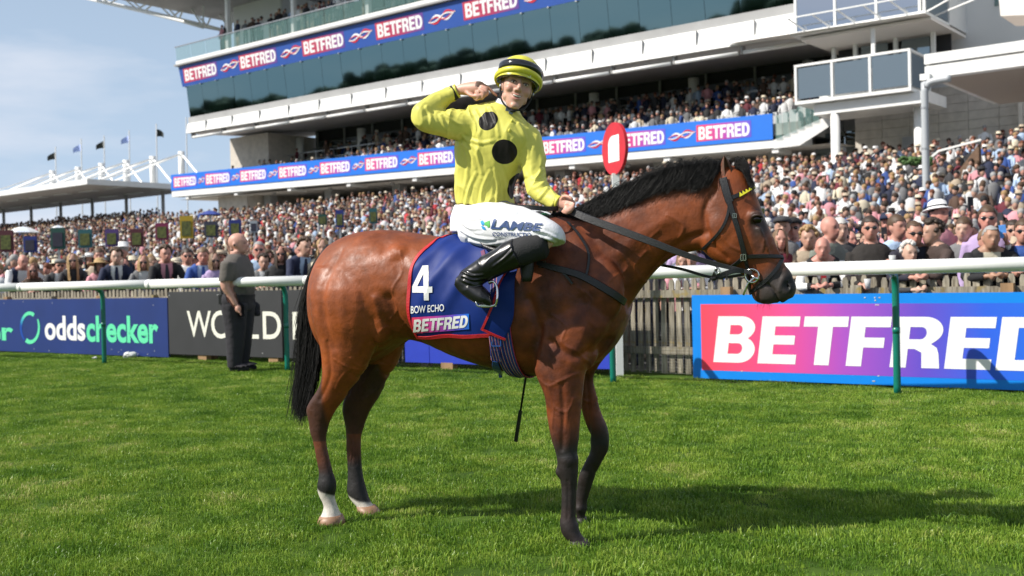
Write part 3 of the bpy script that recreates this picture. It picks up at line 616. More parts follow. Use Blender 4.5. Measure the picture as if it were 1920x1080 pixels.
# ---- paling fence
m, t, b = nodes_mat('weathered_wood'); c = t.nodes.new('ShaderNodeTexCoord'); mp_ = t.nodes.new('ShaderNodeMapping'); mp_.inputs['Scale'].default_value = (14, 14, 1.6); n = t.nodes.new('ShaderNodeTexNoise'); n.inputs['Scale'].default_value = 3; n.inputs['Detail'].default_value = 8
oi = t.nodes.new('ShaderNodeObjectInfo'); ads = t.nodes.new('ShaderNodeVectorMath'); ads.operation = 'ADD'; t.links.new(c.outputs['Object'], ads.inputs[0]); t.links.new(oi.outputs['Random'], ads.inputs[1]); t.links.new(ads.outputs[0], mp_.inputs[0]); t.links.new(mp_.outputs[0], n.inputs['Vector'])
r = t.nodes.new('ShaderNodeValToRGB'); r.color_ramp.elements[0].color = (.12, .10, .07, 1); r.color_ramp.elements[0].position = .3; r.color_ramp.elements[1].color = (.40, .36, .28, 1); r.color_ramp.elements[1].position = .72; t.links.new(n.outputs[0], r.inputs[0])
hs = t.nodes.new('ShaderNodeHueSaturation'); mr = t.nodes.new('ShaderNodeMapRange'); mr.inputs[3].default_value = .75; mr.inputs[4].default_value = 1.25; t.links.new(oi.outputs['Random'], mr.inputs[0]); t.links.new(mr.outputs[0], hs.inputs['Value']); t.links.new(r.outputs[0], hs.inputs['Color'])
n2 = t.nodes.new('ShaderNodeTexNoise'); n2.inputs['Scale'].default_value = 9; n2.inputs['Detail'].default_value = 4; t.links.new(c.outputs['Object'], n2.inputs['Vector']); r2 = t.nodes.new('ShaderNodeValToRGB'); r2.color_ramp.elements[0].position = .56; r2.color_ramp.elements[1].position = .66; r2.color_ramp.elements[1].color = (.7, .7, .7, 1); t.links.new(n2.outputs[0], r2.inputs[0])
mx = t.nodes.new('ShaderNodeMix'); mx.data_type = 'RGBA'; mx.inputs['B'].default_value = (.28, .20, .045, 1); t.links.new(r2.outputs[0], mx.inputs['Factor']); t.links.new(hs.outputs[0], mx.inputs['A']); t.links.new(mx.outputs['Result'], b.inputs['Base Color'])
b.inputs['Roughness'].default_value = .85; bp = t.nodes.new('ShaderNodeBump'); bp.inputs['Strength'].default_value = .4; bp.inputs['Distance'].default_value = .01; t.links.new(n.outputs[0], bp.inputs['Height']); t.links.new(bp.outputs[0], b.inputs['Normal']); WOOD = m
FO = .42
FN = empty('paling_fence', (fen(0, FO)).tolist(), 'weathered wooden paling fence with lichen along the front of the crowd', 'fence')
pk = [(-.033, 0, 0), (.033, 0, 0), (.033, 0, 1.08), (.020, 0, 1.125), (-.020, 0, 1.125), (-.033, 0, 1.08)]
def pick_mesh(k):
    q = random.Random(k); V = []; tl_ = q.uniform(-.012, .012)
    for y in (-.011, .011):
        for (x, _, z) in pk: V.append(fdir*(x+tl_*z)+fnor*y+UPV_*(z+.03))
    F = [[5, 4, 3, 2, 1, 0], [6, 7, 8, 9, 10, 11]]+[[i, (i+1) % 6, 6+(i+1) % 6, 6+i] for i in range(6)]; return mesh('paling', V, F, WOOD)
UPV_ = np.array([0, 0, 1.]); pms = [pick_mesh(k) for k in range(6)]
s0 = (fenpx(-60, FO)-fen(0, FO))@fdir; s1 = (fenpx(2320, FO)-fen(0, FO))@fdir; q = random.Random(5); s = s1; npk = 0; far = []
while s > s0-2:
    if npk < 292: o = link('paling', pms[q.randrange(6)], FN, (fdir*s+[0, 0, q.uniform(-.02, .015)]).tolist()); npk += 1
    else: far.append(s)
    s -= q.uniform(.101, .109)
if far:
    mb = MB()
    for s in far: mb.box(fen(0, FO)+fdir*s+[0, 0, .58], (.033, .011, .55), (fdir, fnor, UPV_))
    mb.part('distant_palings', WOOD, FN)['kind'] = 'stuff'
for zz in (.985, .30):
    s = s1
    while s > s0-2:
        mb = MB(); mb.box(fdir*(s-1.5)+fnor*-.035+[0, 0, zz]+fen(0, FO), (1.495, .022, .045), (fdir, fnor, UPV_)); mb.part('fence_rail', WOOD, FN); s -= 3.0
OAK = mat('new_timber', (.33, .20, .10), .8, var=.3, vscale=9, stretch=(1, 1, .2))
s = s1-.4
k = 0
while s > s0-2:
    mb = MB(); mb.box(fdir*s+fnor*-.105+[0, 0, .53]+fen(0, FO), (.060, .05, .53), (fdir, fnor, UPV_)); mb.part('fence_post', OAK if k % 2 else WOOD, FN); s -= 1.5; k += 1
# wire mesh on the open length beside the big board
m, t, b = nodes_mat('wire_mesh'); b.inputs['Base Color'].default_value = (.25, .25, .24, 1); b.inputs['Metallic'].default_value = .6; b.inputs['Roughness'].default_value = .5; WIRE = m
sa = (fenpx(1150, FO)-fen(0, FO))@fdir; sb = (fenpx(1302, FO)-fen(0, FO))@fdir
mb = MB()
for i in range(int((sb-sa)/.035)+1): p = fen(0, FO)+fdir*(sa+i*.035)-fnor*.065; mb.bar(p+[0, 0, .02], p+[0, 0, .64], .0018, .0018, fnor)
for j in range(18): p = fen(0, FO)-fnor*.067+[0, 0, .03+j*.035]; mb.bar(p+fdir*sa, p+fdir*sb, .0018, .0018)
mb.part('wire_netting', WIRE, FN)['kind'] = 'stuff'
# ---- advertising boards: (px left, px right, bottom z, height, offset from line)
def board(name, pa, pb, z0, h, o, m, label, cat='advertising board', frame=None, feet=True):
    A = fenpx(pa, o); B = fenpx(pb, o); E = empty(name, ((A+B)/2).tolist(), label, cat, 'advertising boards in front of the fence'); mb = MB(); L = np.linalg.norm(B-A)
    mb.box((A+B)/2+[0, 0, z0+h/2]+fnor*.03, (L/2, .018, h/2), (fdir, fnor, UPV_)); mb.part('panel', m, E); return E, A, B, L
def on_board(E, A, L, z0, h, V2, F, m, u0, u1, v0, v1, name='lettering', off=.0015, label=None):
    """unit print placed in metres along the board"""
    v = unit(V2) if V2 is not None else V2; P = A+np.multiply.outer(u0+(u1-u0)*v[:, 0], fdir)+np.multiply.outer(z0+v0+(v1-v0)*v[:, 1], UPV_)+fnor*(.012-off); return part(name, P, F, m, E, label=label)
def ub(px, py, A, o):                                                # picture point to metres on the board
    d = ray(px, py); k = ((A-CAMP)@fnor)/(d@fnor); p = CAMP+d*k; return (p-A)@fdir, p[2]
def screws(E, A, L, z0, h, n, seed):
    q = random.Random(seed); mb = MB()
    for i in range(n):
        u = q.choice([q.uniform(0, L), L*.47+q.uniform(-.05, .05)]); z = z0+h*q.choice([.04, .06, .1, .93, .96, .88]); mb.box(A+fdir*u+fnor*.010+[0, 0, z], (.008, .002, .006), (fdir, fnor, UPV_))
    mb.part('screw_heads', mat('screw_grey', (.5, .5, .5), .5), E)['kind'] = 'stuff'
CYANB = mat('board_cyan', srgb(5, 128, 222), .4, var=.03); NAVYB = mat('board_navy', srgb(24, 48, 112), .5, var=.10, vscale=2); CHAR = mat('board_charcoal', srgb(50, 50, 53), .55, var=.12, vscale=3); MINT = mat('print_mint', srgb(95, 214, 165), .5); ROYAL = mat('board_royal', srgb(36, 58, 175), .5, var=.06)
# the big one
E, A, B, L = board('advertising_board', 1297, 2130, .02, .955, 0., CYANB, 'large blue and pink gradient BETFRED board at the foot of the paling fence')
a0 = ub(1313, 572, A, 0)[0]; g = gradm('board_gradient', A+fdir*a0-wpos(E), A+fdir*(a0+3.9)-wpos(E)+[0, 0, 0], [(0, srgb(240, 68, 88)), (.22, srgb(228, 72, 130)), (.42, srgb(160, 75, 185)), (.62, srgb(95, 72, 190)), (.78, srgb(40, 92, 215)), (1, srgb(20, 110, 220))], .45)
part('gradient_field', [A+fdir*a0+UPV_*.115+fnor*.0105, A+fdir*(L-.05)+UPV_*.115+fnor*.0105, A+fdir*(L-.05)+UPV_*.87+fnor*.0105, A+fdir*a0+UPV_*.87+fnor*.0105], [[0, 1, 2, 3]], g, E)
u0 = ub(1337, 680, A, 0)[0]; zt = ub(1350, 593, A, 0)[1]; zb = ub(1340, 679, A, 0)[1]; u1 = ub(1856, 690, A, 0)[0]
v, f, wd = betfred(.12); # E ends at 1857
x_ = 0
for ch in 'BETFRED':
    adv, lo = glyph(ch); vv, ff = curve_mesh(lo); vv = vv+[x_, 0]; vv[:, 0] += .12*vv[:, 1]; sx = (u1-u0)/(.88+.80+.84+.76+.90+.72+.0); 
    part('letter', A+np.multiply.outer(u0+vv[:, 0]*sx, fdir)+np.multiply.outer(zb+vv[:, 1]*(zt-zb), UPV_)+fnor*.0085, ff, PRINTW, E); x_ += adv
screws(E, A, L, .02, .95, 16, 1)
# oddschecker board
E, A, B, L = board('advertising_board', -330, 313, .03, .985, -.02, NAVYB, 'navy oddschecker board with green and white lettering at the left of the fence')
def put(s, pa, pb, yt, yb_, m, bold, **k):
    v, f = text2d(s, 1, bold, k.pop('shear', 0)); u0, _ = ub(pa, (yt+yb_)/2, A, 0); u1, _ = ub(pb, (yt+yb_)/2, A, 0); zt = ub((pa+pb)/2, yt, A, 0)[1]; zb = ub((pa+pb)/2, yb_, A, 0)[1]
    return on_board(E, A, L, 0, 0, v, f, m, u0, u1, zb, zt, off=.004, **k)
put('odds', 83, 159, 592, 638.5, PRINTW, .030); put('checker', 161, 296, 592, 643, MINT, .030); put('checker', -140, 24, 603, 637, MINT, .030)
def ringpt(cx, cy, rx, ry, a0, a1, w0, w1, n=30):
    o = [];
    for k in range(n+1): a = math.radians(a0+(a1-a0)*k/n); o.append((cx+rx*math.cos(a), cy-ry*math.sin(a)))
    for k in range(n, -1, -1): a = math.radians(a0+(a1-a0)*k/n); f = k/n; w_ = w0+(w1-w0)*f; o.append((cx+(rx-w_)*math.cos(a), cy-(ry-w_*1.2)*math.sin(a)))
    return o
def px_part(pts, m, name):
    P = [];
    for x, y in pts: u, z = ub(x, y, A, 0); P.append(A+fdir*u+UPV_*z+fnor*.008)
    v, f = curve_mesh([[(p@fdir, p[2]) for p in P]]); base = P[0]; u_ = base@fdir
    W = np.array([base+fdir*(q[0]-u_)+UPV_*(q[1]-base[2]) for q in v]); return part(name, W, f, m, E)
wp = A-wpos(E); uc = ub(55, 615, A, 0); gl = gradm('emblem_gradient', wp+fdir*(uc[0]-.18)+UPV_*uc[1], wp+fdir*(uc[0]-.10)+UPV_*(uc[1]+.22), [(0, srgb(20, 70, 160)), (.5, srgb(60, 160, 190)), (1, srgb(95, 214, 165))])
px_part(ringpt(55, 614, 18.5, 30, 60, 235, 6, 3.0), gl, 'emblem'); px_part(ringpt(55.5, 615, 18.5, 30, 35, -120, 2.5, 7.), MINT, 'emblem')
screws(E, A, L, .03, .98, 46, 2)
# black WORLD POOL boards
E, A, B, L = board('advertising_board', 315, 527, .09, 1.02, -.06, CHAR, 'charcoal board lettered WORL with the steward standing in front of it')
put('W', 350, 395, 583, 632, PRINTC, .006); put('O', 395, 432, 582, 635, PRINTC, .010); put('R', 434, 459, 583, 634, PRINTC, .008); put('L', 462, 484, 583, 635, PRINTC, .008); put('D', 492, 526, 584, 636, PRINTC, .012)
screws(E, A, L, .09, 1.0, 8, 3)
E, A, B, L = board('advertising_board', 538, 745, .09, 1.02, -.06, CHAR, 'charcoal board lettered P, mostly hidden by the horse\'s tail and hindquarters')
put('P', 548, 574, 585, 637, PRINTC, .012); put('OOL', 577, 690, 585, 640, PRINTC, .012)
E, A, B, L = board('advertising_board', 757, 802, .09, .93, -.04, ROYAL, 'narrow blue board seen between the hind legs, left of its longer neighbour')
E, A, B, L = board('advertising_board', 803, 1140, .09, .93, -.04, ROYAL, 'long blue board low behind the horse\'s belly')
mb = MB()
for px in (382, 515, 840, 985): mb = MB(); c = fenpx(px, .02); mb.box(c+[0, 0, .05], (.10, .05, .05), (fdir, fnor, UPV_)); o = mb.part('wooden_foot', OAK, FN)
# ---- winning post disc
WP = empty('winning_post', ground(1157, 712).tolist(), 'round red winning post sign with a white slot on a white pole behind the horse', 'winning post')
pc_ = atY(1153, 279, 12.85); base = pc_.copy(); base[2] = 0; WP.location = base.tolist()
dn = np.array([-.86, -.52, 0.]); dn = np.array([-.78, -.62, 0]); 
vd = pc_-CAMP; vd = vd/np.linalg.norm(vd)
# disc turned away from the viewer so that it shows as a narrow ellipse
ang = math.atan2(-vd[1], -vd[0])-math.radians(63.5); dn = np.array([math.cos(ang), math.sin(ang), 0]); dx_ = np.array([-dn[1], dn[0], 0])
RR = 49*12.85/2000
V, F = tube([pc_-dn*.020, pc_+dn*.020], RR, 48); part('disc', V, F, RED, WP)
for sg in (1, -1):
    V = [pc_+dn*sg*.023+dx_*x*RR+UPV_*z*RR for x, z in [(-.44, -.50), (.50, -.50), (.50, .50), (-.05, .50)]+[(-.05-.39*math.sin(a), .14+.36*math.cos(a)) for a in np.linspace(0.2, 1.57, 7)]]
    part('slot', V, [list(range(len(V)))], WHITE, WP)
mb = MB(); mb.box(base+[0, 0, (pc_[2]-RR)/2], (.042, .042, (pc_[2]-RR)/2+.02)); mb.part('pole', WHITE, WP)
# litter
for px, py, sz, lab in ((178, 674, .05, 'crumpled white and brown cup on the grass near the blue board'), (243, 672, .12, 'flattened clear plastic bottle lying below the blue board'), (700, 688, .04, 'small white scrap of litter under the boards behind the hind legs')):
    p = ground(px, py); q = random.Random(px); V, F = ellipsoid(p+[0, 0, sz*.45], (sz, sz*.5, sz*.42), 14, 9); V = V+np.array([[mnoise.noise(Vector(v_)*22)*sz*.35 for _ in range(3)] for v_ in V])
    tag(part('litter', V, F, mat('litter_white', (.7, .7, .7), .3, var=.3, vscale=30), smooth=True, base=p), lab, 'litter')
# steward
# ================================================================== PEOPLE
CRQ = random.Random(21)
def pmat(name, key, rough=.8, attr=True, sss=0.):
    """colour from the person's own property, shaded by a painted tint"""
    m = bpy.data.materials.new(name); m.use_nodes = True; t = m.node_tree; b = t.nodes['Principled BSDF']; b.inputs['Roughness'].default_value = rough
    a = t.nodes.new('ShaderNodeAttribute'); a.attribute_type = 'OBJECT'; a.attribute_name = key; out_ = a.outputs['Color']
    if attr:
        c = t.nodes.new('ShaderNodeAttribute'); c.attribute_name = 'tint'; x = t.nodes.new('ShaderNodeVectorMath'); x.operation = 'MULTIPLY'; t.links.new(a.outputs['Color'], x.inputs[0]); t.links.new(c.outputs['Color'], x.inputs[1]); out_ = x.outputs[0]
    t.links.new(out_, b.inputs['Base Color'])
    if not attr:
        n = t.nodes.new('ShaderNodeTexNoise'); n.inputs['Scale'].default_value = 9; n.inputs['Detail'].default_value = 4; c = t.nodes.new('ShaderNodeTexCoord'); t.links.new(c.outputs['Object'], n.inputs['Vector'])
        bp = t.nodes.new('ShaderNodeBump'); bp.inputs['Strength'].default_value = .6; bp.inputs['Distance'].default_value = .03; t.links.new(n.outputs[0], bp.inputs['Height']); t.links.new(bp.outputs[0], b.inputs['Normal'])
    return m
PSKIN = pmat('person_skin', 'skin_rgb', .55); PCLOTH = pmat('person_cloth', 'rgb', .85, attr=False); PHAIR = pmat('person_hair', 'rgb', .6, attr=False)
def yl(rows, m=12, n=12):
    """local loft rows: x, y, z, half width, half depth"""
    rg = [(np.array([x, y, z]), np.array([a, 0, 0]), np.array([0, d, 0]), 2.3) for x, y, z, a, d in smooth_rings(rows, m)]; return loft(rg, n)
def tb(pts, rs, m=10, n=9):
    P = spline(pts, m); return tube(P, np.interp(np.linspace(0, 1, m), np.linspace(0, 1, len(rs)), rs), n)
def build_pose(kind, fem=False, heavy=0., gen_voxel=.016):
    """standing figure facing -y; returns parts"""
    g = 1+heavy; L = {'lean': .16, 'leanfar': .24}.get(kind, .0); sh = -L; ab = heavy*.10
    mb = MB()
    W = .90 if fem else 1.
    mb.add(*yl([(0, .0, .80, .16*g, .11), (0, .01, .92, .175*g*(1.05 if fem else 1), .115+ab*.6), (0, sh*.3-ab*.5, 1.06, .155*g*W, .11+ab), (0, sh*.62-ab*.3, 1.22, .178*g*W, .12+ab*.6), (0, sh*.85, 1.35, .195*g*W, .115+ab*.2), (0, sh*.97, 1.44, .168*W, .09), (0, sh*1.02, 1.475, .10, .07), (0, sh*1.05, 1.505, .065, .06)], 18, 18))
    hy = sh*1.2-.02; hz = 1.625-L*.28
    mb.add(*tb([(0, sh*1.02, 1.44), (0, hy+.02, hz-.08)], [.058*(W if fem else 1.05)*g**.5]*2, 4, 10))
    mb.ell((0, hy+.010, hz+.030), (.077, .097, .098), 16, 12); mb.add(*yl([(0, hy-.030, hz-.108, .026, .035), (0, hy-.026, hz-.085, .048, .055), (0, hy-.018, hz-.045, .062, .070), (0, hy-.010, hz, .069, .080), (0, hy-.005, hz+.05, .068, .085)], 10, 14))
    mb.ell((0, hy-.100, hz-.022), (.014, .018, .018), 8, 6); mb.ell((0, hy-.090, hz-.058), (.024, .010, .010), 8, 6)
    for s in (1, -1): mb.ell((s*.077, hy+.01, hz-.01), (.010, .020, .030), 8, 6); mb.ell((s*.030, hy-.082, hz+.028), (.022, .010, .008), 8, 6)
    for s in (1, -1): mb.add(*tb([(s*.085*g, 0, .86), (s*.10, .0, .48), (s*.105, .02, .08)], [.092*g, .060*g, .042], 8, 10)); mb.ell((s*.105, -.04, .045), (.045, .12, .045), 10, 6)
    S = [np.array([s*.19*W*g**.6, sh*.93, 1.385]) for s in (1, -1)]; rr = [.052*g*W, .047*g*W, .040*g*W, .030*W]
    hands = []
    def arm(s, el, wr):
        i = 0 if s > 0 else 1; el = np.array(el); wr = np.array(wr); mb.add(*tb([S[i], (S[i]+el)/2, el, (el+wr)/2, wr], [.055*g*W, .05*g*W, .043*g*W, .037*W, .027*W], 12, 10))
        d = wr-el; d /= np.linalg.norm(d); mb.ell(wr+d*.055, (.036, .038, .052), 8, 6); hands.append(wr+d*.055)
        for k in range(4): o_ = np.cross(d, [0, 0, 1.]); n_ = np.linalg.norm(o_); o_ = o_/n_ if n_ > .1 else np.array([1., 0, 0]); a_ = wr+d*.085+o_*(k-1.5)*.018; mb.add(*tb([a_, a_+d*.035, a_+d*.05-np.array([0, 0, .02])], [.010, .009, .007], 4, 5))
    if kind in ('lean', 'leanfar'):
        arm(1, (.27, sh-.16, 1.14), (.06, sh-.36, 1.16)); arm(-1, (-.27, sh-.15, 1.14), (-.10, sh-.38, 1.15))
    elif kind == 'stand': arm(1, (.26, .03, 1.10), (.24, -.08, .86)); arm(-1, (-.26, .03, 1.10), (-.24, -.08, .86))
    elif kind == 'cup': arm(1, (.25, -.02, 1.10), (.15, -.28, 1.22)); arm(-1, (-.27, .0, 1.12), (-.14, -.26, 1.02))
    elif kind == 'phone': arm(1, (.27, -.10, 1.22), (.16, -.28, 1.60)); arm(-1, (-.26, .03, 1.10), (-.14, -.22, 1.04))
    elif kind == 'raise': arm(1, (.36, -.12, 1.46), (.28, -.20, 1.78)); arm(-1, (-.26, -.02, 1.10), (-.14, -.24, 1.06))
    elif kind == 'fold': arm(1, (.27, -.04, 1.12), (-.02, -.22, 1.16)); arm(-1, (-.27, -.04, 1.12), (.02, -.23, 1.10))
    elif kind == 'shade': arm(1, (.36, -.12, 1.50), (.13, -.16, 1.68)); arm(-1, (-.26, .03, 1.10), (-.22, -.10, .88))
    V, F = mb.VF(); hc_ = np.array([0, hy, hz-.03]); hm = np.clip((V[:, 2]-(hz-.16))/.06, 0, 1)*(np.linalg.norm(V-hc_, axis=1) < .19); V = V+(V-hc_)*(.11*hm)[:, None]; V, F = remeshed(V, F, gen_voxel, 3, .4); n = vnormals(V, F); X, Y, Z = V.T
    hd_ = np.array([[0, hy, hz]]); dh = np.linalg.norm((V-hd_)*[1, 1, .8], axis=1); head = (Z > hz-.13) & (dh < .15)
    neck = (Z > 1.480-L*.1) & (np.abs(X) < .072) & (~head) & (np.linalg.norm((V-[0, sh*1.03, 1.47])[:, :2], axis=1) < .085)
    hand = np.zeros(len(V), bool)
    for h in hands: hand |= np.linalg.norm(V-h, axis=1) < .085
    arms = (np.abs(X) > .20*W*g**.5) & (Z > .9) & (~head) & (~hand)
    torso_ = (Z > .86) & ~head & ~neck & ~hand
    vx = .005+.30*(Z-1.06); front_ = Y < sh*.8-.02
    vee = torso_ & front_ & (np.abs(X) < np.clip(vx, 0, .085)) & (Z > 1.08)
    low = (Z <= .90) & ~hand
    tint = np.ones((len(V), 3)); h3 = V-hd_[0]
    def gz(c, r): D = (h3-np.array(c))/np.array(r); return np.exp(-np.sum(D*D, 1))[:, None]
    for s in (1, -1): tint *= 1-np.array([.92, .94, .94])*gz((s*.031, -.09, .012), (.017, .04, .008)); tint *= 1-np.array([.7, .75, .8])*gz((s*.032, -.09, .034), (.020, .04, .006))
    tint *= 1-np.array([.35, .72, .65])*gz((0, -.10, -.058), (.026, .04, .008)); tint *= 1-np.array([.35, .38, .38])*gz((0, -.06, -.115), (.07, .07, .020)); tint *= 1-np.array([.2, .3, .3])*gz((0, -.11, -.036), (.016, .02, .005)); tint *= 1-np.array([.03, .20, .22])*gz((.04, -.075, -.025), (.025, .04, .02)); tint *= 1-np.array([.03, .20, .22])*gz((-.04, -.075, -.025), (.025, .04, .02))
    D = dict(V=V, F=F, n=n, hy=hy, hz=hz, hands=hands, tint=tint, sh=sh)
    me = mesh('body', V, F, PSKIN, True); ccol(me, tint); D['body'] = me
    def cl(name, keep, off): x, f = sub(V, F, keep, off, n); return mesh(name, x, f, PCLOTH, True)
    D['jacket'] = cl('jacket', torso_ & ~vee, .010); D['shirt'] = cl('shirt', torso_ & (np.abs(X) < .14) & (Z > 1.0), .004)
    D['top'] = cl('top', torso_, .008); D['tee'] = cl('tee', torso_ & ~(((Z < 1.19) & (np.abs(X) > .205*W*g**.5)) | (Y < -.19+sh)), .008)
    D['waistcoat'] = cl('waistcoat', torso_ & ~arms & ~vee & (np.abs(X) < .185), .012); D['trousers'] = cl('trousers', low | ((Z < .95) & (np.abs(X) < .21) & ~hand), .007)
    mb = MB(); zt = 1.425; 
    P = [(0, sh*.92-.105, zt), (0, sh*.85-.13-ab*.8, 1.30), (0, sh*.7-.135-ab*1.2, 1.14)]
    mb.add(*[np.array([[P[0][0]-.018, P[0][1], P[0][2]], [P[0][0]+.018, P[0][1], P[0][2]], [-.03, P[1][1], P[1][2]], [.03, P[1][1], P[1][2]], [-.034, P[2][1], P[2][2]], [.034, P[2][1], P[2][2]]]), [[0, 1, 3, 2], [2, 3, 5, 4]]]); V_, F_ = mb.VF(); V_, F_ = solid_(V_, F_, .01); D['tie'] = mesh('tie', V_, F_, PCLOTH)
    return D
def solid_(V, F, th):
    n = len(V); W = np.concatenate([V, V+[0, th, 0]]); return W, [list(f) for f in F]+[[i+n for i in f][::-1] for f in F]
def hairmesh(kind, seed):
    q = random.Random(seed); mb = MB()
    if kind == 'short':
        mb.ell((0, .015, .050), (.083, .104, .092), 18, 12)
        V, F = mb.VF(); V, F = sub(V, F, (V[:, 2] > .015+.55*(-(V[:, 1]-.0))) & (V[:, 2] > -.03), 0); 
    elif kind == 'crop':
        mb.ell((0, .012, .042), (.080, .101, .092), 18, 12); V, F = mb.VF(); V, F = sub(V, F, (V[:, 2] > .025-.62*V[:, 1]) & (V[:, 2] > -.05), 0)
    elif kind == 'curly':
        for i in range(60):
            a = q.uniform(0, 6.28); ph = q.uniform(-.15, 1.5); d = np.array([math.cos(a)*math.cos(ph)*.085, math.sin(a)*math.cos(ph)*.10, math.sin(ph)*.095])
            if d[1] < -.03 and d[2] < .055: continue
            mb.ell(d+[0, .012, .045], (.026,)*3, 6, 5)
        V, F = mb.VF()
    elif kind in ('long', 'bob'):
        e = -.30 if kind == 'long' else -.13; N_r = 9; n = 18; V = []
        for i in range(N_r+4):
            if i < 4: ph = math.radians(85-22*i); z = .045+.098*math.sin(ph); r = math.cos(ph)
            else: z = .045-(i-3)*(.045-e)/N_r; r = 1+.10*math.sin((i-3)/N_r*2.6)
            for j in range(n):
                a = math.radians(-58+296*j/(n-1)); V.append([.086*r*math.cos(a), .015+.104*r*math.sin(a), z])
        V = np.array(V); m_ = N_r+4; F = [[i*n+j, (i+1)*n+j, (i+1)*n+j+1, i*n+j+1] for i in range(m_-1) for j in range(n-1)]; F += [list(range(n))]
    V = np.array(V)+np.array([[mnoise.noise(Vector(v_)*28+Vector((seed, 0, 0)))*.010]*3 for v_ in V]); return mesh('hair', V, F, PHAIR, True)
HAIRS = {k: [hairmesh(k, s) for s in (1, 2)] for k in ('short', 'crop', 'curly', 'long', 'bob')}
def hatmesh(kind):
    if kind == 'boater': prof = [(0, .135), (.080, .135), (.085, .13), (.086, .075), (.150, .068), (.152, .060), (.080, .058)]
    elif kind == 'panama': prof = [(0, .145), (.05, .150), (.078, .13), (.090, .07), (.130, .055), (.134, .048), (.08, .05)]
    elif kind == 'wide': prof = [(0, .140), (.06, .142), (.085, .11), (.092, .07), (.20, .04), (.202, .034), (.085, .05)]
    else: prof = [(0, .125), (.06, .118), (.095, .085), (.100, .062), (.085, .052)]
    n = 22; V = [[r*math.cos(2*math.pi*j/n), r*1.12*math.sin(2*math.pi*j/n)+.012-(.02 if (kind == 'cap' and r > .05) else 0), z] for r, z in [(max(r, .002), z) for r, z in prof] for j in range(n)]
    F = [[i*n+j, (i+1)*n+j, (i+1)*n+(j+1) % n, i*n+(j+1) % n] for i in range(len(prof)-1) for j in range(n)]
    if kind == 'cap':
        k = len(V); V += [[-.07, -.08, .062], [.07, -.08, .062], [.05, -.155, .050], [-.05, -.155, .050]]; F += [[k, k+1, k+2, k+3]]
    return mesh('hat', V, F, PCLOTH, True)
HATS = {k: hatmesh(k) for k in ('boater', 'panama', 'wide', 'cap')}
BANDM = mat('hat_band', (.02, .02, .03), .7)
V, F = tube([(0, .012, .070), (0, .012, .092)], .0885, 22); V[:, 1] = .012+(V[:, 1]-.012)*1.12; BANDH = mesh('hat_band', V, F, BANDM)
GLM = mat('sunglass_lens', (.008, .008, .010), .08, spec=.8); mb = MB()
for s in (1, -1): mb.ell((s*.031, -.086, .012), (.025, .010, .018), 10, 6); mb.bar((s*.054, -.078, .018), (s*.076, .02, .016), .004, .006)
mb.bar((-.01, -.094, .016), (.01, -.094, .016), .005, .005); SUNG = mesh('sunglasses', *mb.VF(), GLM, True)
mb = MB(); mb.box((0, 0, 0), (.036, .005, .075)); PHONE = mesh('phone', *mb.VF(), PCLOTH)
V, F = tube([(0, 0, -.05), (0, 0, .06)], [.026, .038], 12, True); CUP = mesh('cup', V, F, mat('plastic_cup', (.62, .62, .62), .25, alpha=.8), True)
POSES = {}
for nm, kd, fe, hv in (('lean_m', 'lean', 0, .02), ('lean_f', 'lean', 1, -.05), ('lean_h', 'leanfar', 0, .15), ('stand_m', 'stand', 0, 0), ('stand_f', 'stand', 1, -.05), ('stand_h', 'stand', 0, .22), ('cup_m', 'cup', 0, .06), ('cup_f', 'cup', 1, -.04), ('phone_m', 'phone', 0, .02), ('raise_f', 'raise', 1, -.05), ('fold_m', 'fold', 0, .04), ('shade_m', 'shade', 0, 0)):
    POSES[nm] = build_pose(kd, bool(fe), hv)
SKINS = [((.52, .30, .22), 'fair'), ((.56, .28, .21), 'fair'), ((.60, .28, .22), 'ruddy'), ((.42, .23, .15), 'tanned'), ((.60, .38, .29), 'pale'), ((.16, .08, .05), 'dark skinned')]
COLS = {'white': (.70, .70, .70), 'pale blue': (.38, .50, .68), 'navy': (.012, .018, .050), 'black': (.012, .012, .014), 'grey': (.16, .16, .165), 'cream': (.62, .55, .42), 'pink': (.62, .28, .32), 'blue': (.03, .08, .30), 'brown': (.08, .045, .03), 'olive': (.09, .085, .05), 'burgundy': (.12, .012, .025), 'beige': (.42, .34, .25), 'charcoal': (.035, .035, .04), 'red': (.45, .02, .03), 'green': (.03, .14, .06), 'yellow': (.6, .5, .12), 'lilac': (.40, .30, .50)}
HCOL = {'dark brown': (.035, .02, .012), 'brown': (.075, .042, .022), 'fair': (.32, .20, .09), 'grey': (.30, .29, .28), 'black': (.010, .009, .009), 'auburn': (.13, .04, .018), 'white': (.55, .53, .50), 'light brown': (.16, .095, .05)}
usedlab = {}
